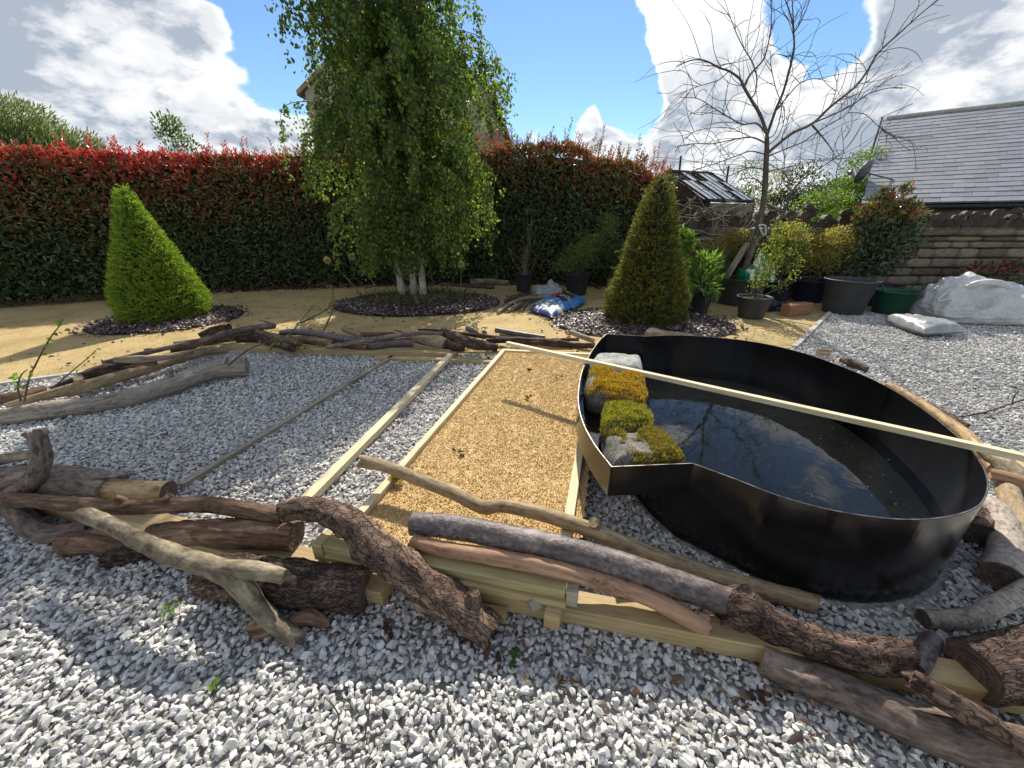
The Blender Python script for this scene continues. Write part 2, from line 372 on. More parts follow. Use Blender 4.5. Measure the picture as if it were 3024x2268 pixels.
M['cutblack'] = cutmat('weathered_black_cut_wood', (.085, .062, .046), (.042, .031, .024), (.025, .018, .014))
M['cutdark'] = cutmat('dark_cut_wood', (.15, .10, .07), (.06, .04, .03), (.04, .028, .02))
def woodmat(name, dark, mid, light, rough=.7, knots=True):
    m, nt, b, o = newmat(name); v = vec(nt, 'Object', (.06, 1, 1)); v2 = vec(nt, 'Object', (.5, 1, 1))
    r = N(nt, 'ShaderNodeObjectInfo').outputs['Random']
    f = N(nt, 'ShaderNodeTexNoise', noise_dimensions='4D', i_Scale=75., i_Detail=5., i_Roughness=.6, i_Distortion=.4); L(nt, v, f.inputs[0]); L(nt, math_n(nt, 'MULTIPLY', r, 50.), f.inputs['W'])
    p = N(nt, 'ShaderNodeTexNoise', noise_dimensions='4D', i_Scale=4., i_Detail=5., i_Roughness=.7); L(nt, v2, p.inputs[0]); L(nt, math_n(nt, 'MULTIPLY', r, 90.), p.inputs['W'])
    c = ramp(nt, f.outputs[0], [(.28, dark), (.5, mid), (.72, light)]); c = mixc(nt, maprange(nt, p.outputs[0], .48, .72, 0, .65), c, dark)
    if knots:
        vo = N(nt, 'ShaderNodeTexVoronoi'); vo.inputs['Scale'].default_value = 6.; L(nt, v2, vo.inputs[0])
        c = mixc(nt, maprange(nt, vo.outputs['Distance'], .07, .03, 0, .8), c, tuple(x * .5 for x in dark))
    L(nt, objvar(nt, c, .1), b.inputs['Base Color']); b.inputs['Roughness'].default_value = rough; b.inputs['Specular IOR Level'].default_value = .3
    bump(nt, b, math_n(nt, 'ADD', f.outputs[0], p.outputs[0]), .25, .003); return m
M['newtimber'] = woodmat('new_pale_timber', (.42, .34, .20), (.58, .49, .31), (.68, .60, .42))
M['sleeper'] = woodmat('treated_timber', (.28, .195, .09), (.43, .315, .155), (.53, .405, .22))
M['greentimber'] = woodmat('greenish_treated_timber', (.26, .21, .09), (.39, .325, .155), (.48, .41, .22))
M['greytimber'] = woodmat('weathered_grey_timber', (.17, .145, .105), (.28, .245, .18), (.38, .335, .255))
M['blockwood'] = woodmat('red_brown_timber', (.16, .075, .04), (.27, .135, .075), (.36, .20, .115), knots=False)
# gravel stones: colour varies per stone
def stonemat(name, stops, fine=90, rough=.85, spec=.3, bmp=.3):
    m, nt, b, o = newmat(name); r = N(nt, 'ShaderNodeObjectInfo').outputs['Random']; c = ramp(nt, r, stops)
    n = noise(nt, vec(nt, 'Object'), fine, 4, .65)
    c = mixc(nt, .5, c, ramp(nt, n, [(.3, (.62, .62, .62)), (.7, (1.3, 1.3, 1.3))]), 'MULTIPLY')
    L(nt, c, b.inputs['Base Color']); b.inputs['Roughness'].default_value = rough; b.inputs['Specular IOR Level'].default_value = spec
    if bmp: bump(nt, b, n, bmp, .004)
    return m
M['gravel'] = stonemat('limestone_chippings', [(0, (.32, .31, .29)), (.2, (.43, .418, .392)), (.5, (.515, .50, .468)), (.8, (.59, .572, .535)), (1, (.68, .66, .615))])
M['gravelbed'] = nmat('gravel_bed', [(.3, (.17, .165, .15)), (.5, (.31, .30, .28)), (.7, (.45, .435, .40))], 34, 4, .6, .9, 1., .03)
M['sand'] = nmat('golden_path_gravel', [(.30, (.31, .205, .075)), (.5, (.49, .35, .145)), (.72, (.62, .475, .225))], 1.6, 12, .80, .95, 1., .02, fine=90)
def pathmat():
    m, nt, b, o = newmat('golden_path_grit'); v = vec(nt); n = noise(nt, v, 1.6, 12, .8); f = noise(nt, v, 48, 4, .8); g = noise(nt, v, .9, 6, .65)
    c = ramp(nt, n, [(.30, (.32, .215, .08)), (.5, (.50, .36, .15)), (.72, (.63, .485, .235))]); c = mixc(nt, maprange(nt, g, .50, .68, 0, .55), c, (.27, .235, .095))
    c = mixc(nt, .85, c, ramp(nt, f, [(.30, (.45, .43, .38)), (.5, (1., 1., 1.)), (.70, (1.4, 1.4, 1.4))]), 'MULTIPLY'); L(nt, c, b.inputs['Base Color']); b.inputs['Roughness'].default_value = .95
    bump(nt, b, math_n(nt, 'ADD', n, f), 1., .02); return m
M['sand'] = pathmat()
M['barkcrumb'] = stonemat('brown_bark_crumbs', [(0, (.03, .018, .012)), (.5, (.085, .05, .033)), (.85, (.15, .095, .06)), (1, (.27, .19, .12))], rough=.8)
M['sandbed'] = nmat('golden_sand', [(.3, (.40, .26, .105)), (.5, (.53, .365, .16)), (.7, (.60, .45, .22))], 60, 5, .6, .95, .8, .01)
M['sandgrain'] = stonemat('golden_grit', [(0, (.42, .275, .115)), (.3, (.57, .40, .18)), (.7, (.66, .50, .25)), (1, (.75, .61, .36))], bmp=0)
M['chip'] = stonemat('purple_brown_bark_chips', [(0, (.030, .017, .017)), (.4, (.07, .04, .037)), (.75, (.13, .085, .075)), (.9, (.22, .16, .14)), (1, (.42, .34, .30))], rough=.5, spec=.5)  # palest stops paint sun glints onto the flat chips
M['redchip'] = stonemat('red_bark_chips', [(0, (.03, .013, .012)), (.5, (.075, .028, .023)), (.85, (.13, .055, .042)), (1, (.24, .13, .08))], rough=.7)
M['chipbed'] = nmat('mulch_soil', [(.3, (.012, .008, .008)), (.7, (.05, .032, .03))], 30, 4, .6, .95, .8, .02)
M['soil'] = nmat('garden_soil', [(.3, (.05, .035, .022)), (.7, (.12, .09, .06))], 6, 6, .6, .95, .6, .03)
M['grassland'] = nmat('rough_grassland', [(.3, (.05, .09, .025)), (.7, (.13, .17, .06))], .02, 8, .6, .95, .3, .5)
M['concrete'] = nmat('concrete_edging', [(.3, (.34, .32, .28)), (.7, (.52, .49, .43))], 20, 5, .6, .9, .3, .004)
M['leaf'] = leafmat('glossy_leaf', .30, .30, .75, (1.3, 1.2, .8))
M['softleaf'] = leafmat('soft_leaf', .5, .5, .35)
M['needle'] = leafmat('yew_needle', .55, .42, .25)
M['moss'] = leafmat('moss_fronds', .9, .3, .1, (1.2, 1.2, .6))

# ------------------------------------------------------------------ scatter by geometry nodes (uncountable stuff only)
def hull_variants(name, n, dims, mat, npts=14, seed=3, flat=False):
    r = np.random.default_rng(seed); c = bpy.data.collections.new(name)
    for k in range(n):
        p = unit(r.normal(size=(npts, 3))) * r.uniform(.75, 1.05, (npts, 1)) * np.array(dims) * .5 * r.uniform(.82, 1.2, 3)
        bm = bmesh.new()
        for q in p: bm.verts.new(q)
        bmesh.ops.convex_hull(bm, input=bm.verts[:]); bmesh.ops.delete(bm, geom=[v for v in bm.verts if not v.link_faces], context='VERTS')
        me = bpy.data.meshes.new('%s_%d' % (name, k)); bm.to_mesh(me); bm.free(); me.materials.append(mat)
        c.objects.link(bpy.data.objects.new('%s_%02d' % (name, k), me))
    return c
def scatter(name, pts, rot, scl, coll, nvar, mat, parent=None, seed=0):
    n = len(pts); me = bpy.data.meshes.new(name); me.vertices.add(n)
    org = np.zeros(3) if parent is None else WORG[parent.name]
    me.vertices.foreach_set('co', (np.asarray(pts) - org).astype(np.float32).ravel())
    a = me.attributes.new('rot', 'FLOAT_VECTOR', 'POINT'); a.data.foreach_set('vector', np.asarray(rot, np.float32).ravel())
    a = me.attributes.new('scl', 'FLOAT', 'POINT'); a.data.foreach_set('value', np.asarray(scl, np.float32).ravel())
    a = me.attributes.new('vid', 'INT', 'POINT'); a.data.foreach_set('value', np.random.default_rng(seed).integers(0, nvar, n).astype(np.int32))
    me.materials.append(mat); o = link(bpy.data.objects.new(name, me), parent, org)
    g = bpy.data.node_groups.new(name + '_nodes', 'GeometryNodeTree')
    g.interface.new_socket('Geometry', in_out='INPUT', socket_type='NodeSocketGeometry'); g.interface.new_socket('Geometry', in_out='OUTPUT', socket_type='NodeSocketGeometry')
    gi = g.nodes.new('NodeGroupInput'); go = g.nodes.new('NodeGroupOutput')
    ci = g.nodes.new('GeometryNodeCollectionInfo'); ci.inputs['Collection'].default_value = coll; ci.inputs['Separate Children'].default_value = True; ci.inputs['Reset Children'].default_value = True
    ip = g.nodes.new('GeometryNodeInstanceOnPoints'); ip.inputs['Pick Instance'].default_value = True
    def na(nm, t):
        x = g.nodes.new('GeometryNodeInputNamedAttribute'); x.data_type = t; x.inputs[0].default_value = nm; return x.outputs[0]
    e2r = g.nodes.new('FunctionNodeEulerToRotation')
    g.links.new(gi.outputs[0], ip.inputs['Points']); g.links.new(ci.outputs[0], ip.inputs['Instance']); g.links.new(na('vid', 'INT'), ip.inputs['Instance Index'])
    g.links.new(na('rot', 'FLOAT_VECTOR'), e2r.inputs[0]); g.links.new(e2r.outputs[0], ip.inputs['Rotation']); g.links.new(na('scl', 'FLOAT'), ip.inputs['Scale'])
    g.links.new(ip.outputs[0], go.inputs[0])
    md = o.modifiers.new('scatter', 'NODES'); md.node_group = g
    o['kind'] = 'stuff'; return o
def inpoly(x, y, poly):
    poly = np.asarray(poly)[:, :2]; r = np.zeros(len(x), bool); j = len(poly) - 1
    for i in range(len(poly)):
        xi, yi = poly[i]; xj, yj = poly[j]
        with np.errstate(divide='ignore', invalid='ignore'):
            c = ((yi > y) != (yj > y)) & (x < (xj - xi) * (y - yi) / (yj - yi + 1e-12) + xi)
        r ^= c; j = i
    return r
def jgrid(x0, x1, y0, y1, d, jit=.5):
    X, Y = np.meshgrid(np.arange(x0, x1, d), np.arange(y0, y1, d)); X = X.ravel().copy(); Y = Y.ravel().copy()
    X += rng.uniform(-jit, jit, X.shape) * d; Y += rng.uniform(-jit, jit, Y.shape) * d; return X, Y

# ------------------------------------------------------------------ ground
def sheet(name, poly, z, mat, res=None, amp=0., nf=2., parent=None):
    """ground sheet; with res a fine grid clipped to the polygon that undulates by amp"""
    if res is None:
        V = [(p[0], p[1], z) for p in poly]; return mobj(name, V, [list(range(len(V)))], mat, parent, org=None if parent else (0, 0, 0))
    poly = np.asarray(poly)[:, :2]; x0, y0 = poly.min(0); x1, y1 = poly.max(0)
    nx, ny = int((x1 - x0) / res) + 2, int((y1 - y0) / res) + 2
    X, Y = np.meshgrid(x0 + np.arange(nx) * res, y0 + np.arange(ny) * res); x, y = X.ravel(), Y.ravel()
    cx, cy = (X[:-1, :-1] + res / 2).ravel(), (Y[:-1, :-1] + res / 2).ravel(); keep = inpoly(cx, cy, poly)
    i = (np.arange(ny - 1)[:, None] * nx + np.arange(nx - 1)[None]).ravel()[keep]
    F = np.stack([i, i + 1, i + nx + 1, i + nx], -1); used = np.unique(F); mp = np.zeros(nx * ny, int); mp[used] = np.arange(len(used)); F = mp[F]
    V = np.stack([x, y, z + amp * (fbm(np.stack([x * nf, y * nf, 0 * x], -1), 4, 5) - .5) * 2], -1)[used]
    return mobj(name, V, F, mat, parent, True, org=None if parent else (0, 0, 0))
tag(sheet('ground', [(-2500, -2500), (2500, -2500), (2500, 3500), (-2500, 3500)], -.06, M['grassland']), kind='structure')
tag(sheet('garden_ground', [(-15, -6), (16, -6), (16, 12.5), (-15, 12.5)], -.035, M['soil']), kind='structure')
# line between path and gravel: edging at left, behind the timber frame, then edging at right
EDGE = [P(-300, 1180)[:2], P(0, 1135)[:2], P(350, 1092)[:2], (-3.2, 4.62), (-.2, 4.42), (1.2, 4.25), (2.6, 4.35), P(2345, 1028)[:2], P(2452, 922)[:2], (5.9, 7.2)]
GRAV = [(-9, -3.5), (13, -3.5), (13, 7.75), (6.6, 7.75)] + [tuple(p) for p in EDGE[::-1]] + [(-9, 2.6)]
PATH = [(-14, 2.5)] + [tuple(p) for p in EDGE] + [(6.5, 8.3), (4, 9.0), (2.5, 9.6), (0, 10.3), (-3, 10.0), (-7, 8.9), (-10, 7.1), (-14, 5.5)]
tag(sheet('gravel_bed', GRAV, -.012, M['gravelbed'], .12, .006, 3.), kind='structure')
tag(sheet('path', PATH, .0, M['sand'], .05, .014, 2.2), kind='structure')
# ------------------------------------------------------------------ metal pond tub (outline from its rim)
ZR, ZS, ZW = .45, .285, .10      # rim, shelf underside, water level
def rimpts(pp, z=ZR): return np.array([P(x, y, z)[:2] for x, y in pp])
def smooth2(pts, seg=.03):
    p3 = np.column_stack([pts, np.zeros(len(pts))]); q, _ = resample(p3, np.ones(len(pts)), seg); return q[:, :2]
R_left = smooth2(rimpts([(1805, 1380), (1752, 1310), (1717, 1240), (1706, 1172), (1718, 1095), (1745, 1040), (1772, 1003), (1792, 986)]))
R_back = smooth2(rimpts([(1905, 993), (2000, 990), (2110, 996), (2240, 1012), (2370, 1042), (2500, 1088), (2620, 1142), (2740, 1218), (2845, 1305), (2900, 1370), (2920, 1425),
                         (2912, 1470), (2885, 1500), (2820, 1524), (2720, 1536), (2600, 1531), (2450, 1507), (2300, 1466), (2170, 1416), (2045, 1370)]))
Kc, Bc, Cc, Nc = R_left[0], R_left[-1], R_back[0], R_back[-1]
def clean(p):
    d = np.linalg.norm(np.diff(p, axis=0), axis=1); return p[np.concatenate([[True], d > 1e-4])]
R_back = clean(R_back); R_left = clean(R_left)
hidden = smooth2(np.array([Nc, (.76, 1.72), (.70, 2.05), (.70, 2.5), (.80, 3.0), (.97, 3.4), Cc]))
DEEP = clean(np.vstack([R_back, hidden[1:-1]]))          # closed footprint of the deep part
_sz = lambda p: P(1680 + p[0] / 3.0175, 950 + p[1] / 3.0175, ZS + .008)[:2]
SHELF = clean(np.vstack([R_left, Cc[None], np.array([_sz(q) for q in [(635, 330), (640, 560), (660, 760), (760, 1000), (940, 1190)]]), Nc[None]]))   # closed footprint of the shelf
def offs(poly, d, closed):
    p = np.asarray(poly)
    if closed: t = np.roll(p, -1, 0) - np.roll(p, 1, 0)
    else: t = np.gradient(p, axis=0)
    t = t / np.linalg.norm(t, axis=1, keepdims=True); return p + d * np.stack([-t[:, 1], t[:, 0]], -1)
def wall(poly, z0, z1, th, closed=False):
    a = np.asarray(poly); b = offs(a, th, closed); n = len(a); m = n if closed else n - 1
    V = np.vstack([np.column_stack([a, np.full(n, z0)]), np.column_stack([a, np.full(n, z1)]), np.column_stack([b, np.full(n, z1)]), np.column_stack([b, np.full(n, z0)])])
    F = []
    for i in range(m):
        j = (i + 1) % n
        for k in range(4):
            l = (k + 1) % 4; F.append([k * n + i, k * n + j, l * n + j, l * n + i])
    if not closed: F += [[0, n, 2 * n, 3 * n], [n - 1, 4 * n - 1, 3 * n - 1, 2 * n - 1]]
    return V, F
m, nt, b, o = newmat('black_painted_steel')
n = noise(nt, vec(nt), 3., 5, .6); n2_ = noise(nt, vec(nt), 260., 3, .6)
L(nt, ramp(nt, n, [(.3, (.006, .006, .007)), (.7, (.013, .012, .011))]), b.inputs['Base Color'])
L(nt, maprange(nt, n, .3, .7, .11, .20), b.inputs['Roughness']); b.inputs['Specular IOR Level'].default_value = .55
bump(nt, b, math_n(nt, 'ADD', math_n(nt, 'MULTIPLY', n2_, .08), n), .25, .01); M['steel'] = m
m, nt, b, o = newmat('bare_steel_rim'); L(nt, ramp(nt, noise(nt, vec(nt), 30, 5, .6), [(.35, (.08, .06, .045)), (.6, (.30, .27, .24))]), b.inputs['Base Color']); b.inputs['Metallic'].default_value = .8; b.inputs['Roughness'].default_value = .35; M['rim'] = m
M['silt'] = nmat('silty_tub_floor', [(.3, (.04, .038, .032)), (.6, (.09, .085, .07)), (.75, (.17, .155, .125))], 3.5, 8, .7, .8, .3, .01, fine=60)
def watermat(name, bs):
    m, nt, b, o = newmat(name); nt.nodes.remove(b)
    gl = N(nt, 'ShaderNodeBsdfGlossy'); gl.inputs['Roughness'].default_value = .012; gl.inputs[0].default_value = (1, 1, 1, 1)
    tr = N(nt, 'ShaderNodeBsdfTransparent'); tr.inputs[0].default_value = (.80, .80, .72, 1)
    fr = N(nt, 'ShaderNodeFresnel'); fr.inputs[0].default_value = 1.33
    bp = N(nt, 'ShaderNodeBump'); bp.inputs['Strength'].default_value = bs; bp.inputs['Distance'].default_value = .02
    L(nt, noise(nt, vec(nt), 9., 3, .5, .6), bp.inputs['Height']); L(nt, bp.outputs[0], gl.inputs['Normal'])
    mx = N(nt, 'ShaderNodeMixShader'); L(nt, fr.outputs[0], mx.inputs[0]); L(nt, tr.outputs[0], mx.inputs[1]); L(nt, gl.outputs[0], mx.inputs[2]); L(nt, mx.outputs[0], o.inputs[0]); return m
M['water'] = watermat('still_water', .035)
tub = thing('pond_tub', 'big black painted steel pond tub with curved sides and notched shelf', 'pond tub', (*DEEP.mean(0), 0))
TH = .007
area = .5 * np.sum(DEEP[:, 0] * np.roll(DEEP[:, 1], -1) - np.roll(DEEP[:, 0], -1) * DEEP[:, 1]); inw = TH * (1 if area > 0 else -1)
V, F = wall(R_back, .001, ZR, inw); mobj('wall', V, F, M['steel'], tub)
V, F = wall(hidden, .001, ZS - .004, inw); mobj('wall', V, F, M['steel'], tub)
fl = offs(DEEP, inw * 1.5, True); mobj('floor', np.column_stack([fl, np.full(len(fl), .022)]), [list(range(len(fl)))], M['silt'], tub)
area2 = .5 * np.sum(SHELF[:, 0] * np.roll(SHELF[:, 1], -1) - np.roll(SHELF[:, 0], -1) * SHELF[:, 1]); inw2 = TH * (1 if area2 > 0 else -1)
V1, F1 = wall(R_left, ZS, ZR - .001, inw2)
V2, F2 = wall(np.array([Nc, Kc]), ZS, ZR - .001, inw2); V3, F3 = wall(np.array([Bc, Cc]), ZS, ZR - .001, inw2)
V, F = cat_mesh([(V1, F1), (V2, F2), (V3, F3)]); mobj('shelf_wall', V, F, M['steel'], tub)
sp = offs(SHELF, inw2 * .5, True); n = len(sp)
V = np.vstack([np.column_stack([sp, np.full(n, ZS + .001)]), np.column_stack([sp, np.full(n, ZS + .008)])])
mobj('shelf', V, [list(range(n))[::-1], list(range(n, 2 * n))] + [[i, (i + 1) % n, n + (i + 1) % n, n + i] for i in range(n)], M['steel'], tub)
for poly in (R_back, R_left, np.array([Nc, Kc]), np.array([Bc, Cc])):   # worn bright edge
    a = offs(poly, inw * .5 if poly is R_back else inw2 * .5, False); V, F = wall(offs(a, -.002, False), ZR, ZR + .002, .004); mobj('rim', V, F, M['rim'], tub)
for q in (Kc, Nc, Bc, Cc):
    V, F, *_ = tube(np.array([[q[0], q[1], ZS + .004], [q[0], q[1], ZR - .002]]), [.006, .006], 6, .012, .35, 60, 3); mobj('weld_seam', V.reshape(-1, 3), F, M['steel'], tub, True)
q = offs(R_back, inw * 1.1, False)[np.argmin(np.linalg.norm(R_back - P(2628, 1146, ZR)[:2], axis=1))]
V, F, *_ = tube(np.array([[q[0], q[1], .03], [q[0], q[1], ZR - .002]]), [.005, .005], 6, .012, .3, 60, 5); mobj('weld_seam', V.reshape(-1, 3), F, M['steel'], tub, True)
fl = offs(DEEP, inw * 1.05, True); ow = mobj('pond_water', np.column_stack([fl, np.full(len(fl), ZW)]), [list(range(len(fl)))[::1 if area > 0 else -1]], M['water']); tag(ow, kind='structure')
# keep the shelf water left of the deep part
sw = offs(SHELF, inw2 * 1.3, True); ow = mobj('shelf_water', np.column_stack([sw, np.full(len(sw), ZS + .022)]), [list(range(len(sw)))[::1 if area2 > 0 else -1]], M['water']); tag(ow, kind='structure')

# ------------------------------------------------------------------ gravel
SAND = np.array([(-.86, 1.40), (.26, 1.13), (1.02, 4.10), (-.10, 4.40)])
stones = hull_variants('gravel_stone', 10, (.0325, .0265, .0215), M['gravel'], 15, 4)
def gravel_pts(x0, x1, y0, y1, d):
    X, Y = jgrid(x0, x1, y0, y1, d, .62)
    keep = inpoly(X, Y, GRAV) & ~inpoly(X, Y, offs(DEEP, -inw * 4, True)) & ~inpoly(X, Y, SAND)
    # what the lens could see from here or a step aside
    pr = proj(np.stack([X, Y, 0 * X], -1)); keep &= (pr[:, 2] > .2) & (pr[:, 0] > -900) & (pr[:, 0] < PW + 900) & (pr[:, 1] < PH + 700)
    return X[keep], Y[keep]
xa, ya = gravel_pts(-5.5, 6, -.3, 3.2, .0186); xb, yb = gravel_pts(-8.5, 12.5, 3.2, 7.75, .0265)
X = np.concatenate([xa, xb]); Y = np.concatenate([ya, yb]); n = len(X)
hz_ = .010 * (fbm(np.stack([X * 2.5, Y * 2.5, 0 * X], -1), 3, 9) - .5) + rng.uniform(-.012, .009, n)
rot = np.stack([rng.normal(0, .45, n), rng.normal(0, .45, n), rng.uniform(0, 6.28, n)], -1)
scl = np.where(Y > 3.2, 1.12, 1.) * np.clip(rng.lognormal(-.08, .25, n), .5, 1.6)
tag(scatter('gravel', np.stack([X, Y, hz_], -1), rot, scl, stones, 10, M['gravel'], seed=1), 'loose grey limestone chippings covering the yard', 'gravel', kind='stuff')

# ------------------------------------------------------------------ concrete edging of the path
def edging(p0, p1, label):
    p0, p1 = np.array(p0), np.array(p1); d = unit(p1 - p0); nn = np.array([-d[1], d[0]]) * .028
    V, F = box((0, -.028, -.08), (np.linalg.norm(p1 - p0), .028, .030)); V = np.array(V)
    V = np.column_stack([p0[0] + V[:, 0] * d[0] - V[:, 1] * d[1], p0[1] + V[:, 0] * d[1] + V[:, 1] * d[0], V[:, 2]])
    tag(mobj('edging_strip', V, F, M['concrete']), label, 'edging')
edging(EDGE[0], EDGE[1] * .5 + EDGE[2] * .5, 'pale edging strip between golden path and gravel behind weathered logs')
edging(EDGE[1] * .5 + EDGE[2] * .5 + (.01, .01), EDGE[3], 'pale edging strip running under the back row of logs')
edging(EDGE[7], EDGE[8], 'pale straight edging strip running from tub towards big dark planter')

# ------------------------------------------------------------------ planks
def plank(name, p0, p1, w, h, mat, parent=None, label=None, cat='timber', group=None, bow=0., bev=.003, tilt=0.):
    """timber from p0 to p1 (centres of its top face), w wide, h deep"""
    p0, p1 = np.asarray(p0, float), np.asarray(p1, float); ln = np.linalg.norm(p1 - p0)
    V, F = bevel_box(ln, w, h, bev); 
    V[:, 0] += ln / 2; V[:, 2] -= h / 2
    me = meshdata(name, V, F, mat); o = bpy.data.objects.new(name, me)
    link(o, parent, p0)
    d = Vector(p1 - p0).normalized(); y = Vector((0, 0, 1)).cross(d).normalized(); z = d.cross(y)
    if tilt: y, z = y * math.cos(tilt) + z * math.sin(tilt), z * math.cos(tilt) - y * math.sin(tilt)
    o.rotation_euler = Matrix((d, y, z)).transposed().to_euler()
    if label: tag(o, label, cat, group)
    return o
plank('timber_batten', P(533, 1428, .035), P(1162, 1048, .035), .045, .045, M['greytimber'], label='thin weathered grey batten sunk into the gravel', bev=.002)
plank('timber_batten', P(880, 1490, .062), P(1340, 1034, .075), .066, .05, M['newtimber'], label='pale loose batten beside the sand bed, shadow falling on gravel')
fr = thing('sand_bed_frame', 'pale timber frame holding the long bed of golden sand', 'timber frame', (.08, 2.7, 0))
ca, cb_ = P(1062, 1512, .135), P(1489, 1030, .135)
plank('side_board', ca, cb_, .045, .13, M['newtimber'], fr)
da = P(1668, 1600, .135); vdir = unit(cb_ - ca); plank('side_board', da + vdir * .02, da + vdir * 2.85, .05, .13, M['newtimber'], fr)
fa, fb = P(968, 1592, .195), P(1672, 1722, .195)
plank('front_board', fa, fb, .075, .045, M['greentimber'], fr)
plank('front_board', fa + [.0, -.03, -.047], fb + [0, -.03, -.047], .05, .028, M['sleeper'], fr)
ud = unit(fb - fa)
plank('corner_block', fb + ud * .004, fb + ud * .05, .08, .075, M['greytimber'], fr); plank('corner_block', fa - ud * .055, fa - ud * .004, .085, .09, M['sleeper'], fr)
plank('support_block', fb - ud * .10 + [.02, -.055, -.075], fb - ud * .04 + [.02, -.06, -.075], .09, .07, M['sleeper'], fr)
plank('offcut', P(1578, 1768, .14), P(1590, 1800, .115), .045, .04, M['greytimber'], fr)
bl, br = cb_ + [.02, .03, -.02], da + vdir * 2.87 + [0, 0, -.02]
plank('back_board', bl, br, .045, .11, M['newtimber'], fr)
sand = sheet('sand_bed', SAND, .098, M['sandbed'], .02, .008, 5.); tag(sand, kind='structure')
grains = hull_variants('sand_grain', 6, (.0085, .0072, .006), M['sandgrain'], 10, 8)
X, Y = jgrid(-1., 1.2, 1.0, 4.5, .0084, .6); k = inpoly(X, Y, SAND * .995 + .001); X, Y = X[k], Y[k]; n = len(X)
Z = .098 + .016 * (fbm(np.stack([X * 5, Y * 5, 0 * X], -1), 4, 5) - .5) + .012 * (fbm(np.stack([X * 40, Y * 40, 0 * X], -1), 2, 7) - .5) + .002
tag(scatter('sand', np.stack([X, Y, Z], -1), rng.uniform(0, 6.28, (n, 3)), np.clip(rng.lognormal(0, .35, n), .5, 2.2), grains, 6, M['sandgrain'], seed=2), 'coarse golden sand filling the timber framed bed', 'sand', kind='stuff')
# long sleepers under the front logs
plank('timber_sleeper', P(95, 1450, .085), P(1150, 1715, .085), .13, .075, M['sleeper'], label='long timber sleeper under the front logs, left of the sand bed frame')
plank('timber_sleeper', P(1080, 1655, .09), P(3110, 2038, .09), .095, .085, M['sleeper'], label='long timber sleeper on gravel in front of the steel tub')
plank('timber_sleeper', P(1230, 1772, .045), P(1496, 1806, .045), .05, .045, M['sleeper'], label='short timber board poking out beneath the sand bed frame')
plank('timber_sleeper', P(655, 1019, .075), P(1350, 1040, .075), .10, .07, M['sleeper'], label='upper timber sleeper along the back of the gravel, carrying the back logs')
plank('timber_sleeper', P(1110, 1052, .035), P(1462, 1064, .035), .10, .04, M['sleeper'], label='lower timber sleeper touching the far corner of the sand bed frame')
plank('timber_plank', P(1497, 1009, .486), P(3120, 1362, .486), .042, .032, M['newtimber'], label='long narrow pale batten laid right across the rim of the tub', bev=.002)
plank('timber_plank', P(2100, 1035, .04)*0+np.array([1.45, 4.30, .05]), np.array([.93, 4.42, .05]), .09, .04, M['newtimber'], label='short pale board lying behind the corner of the tub')

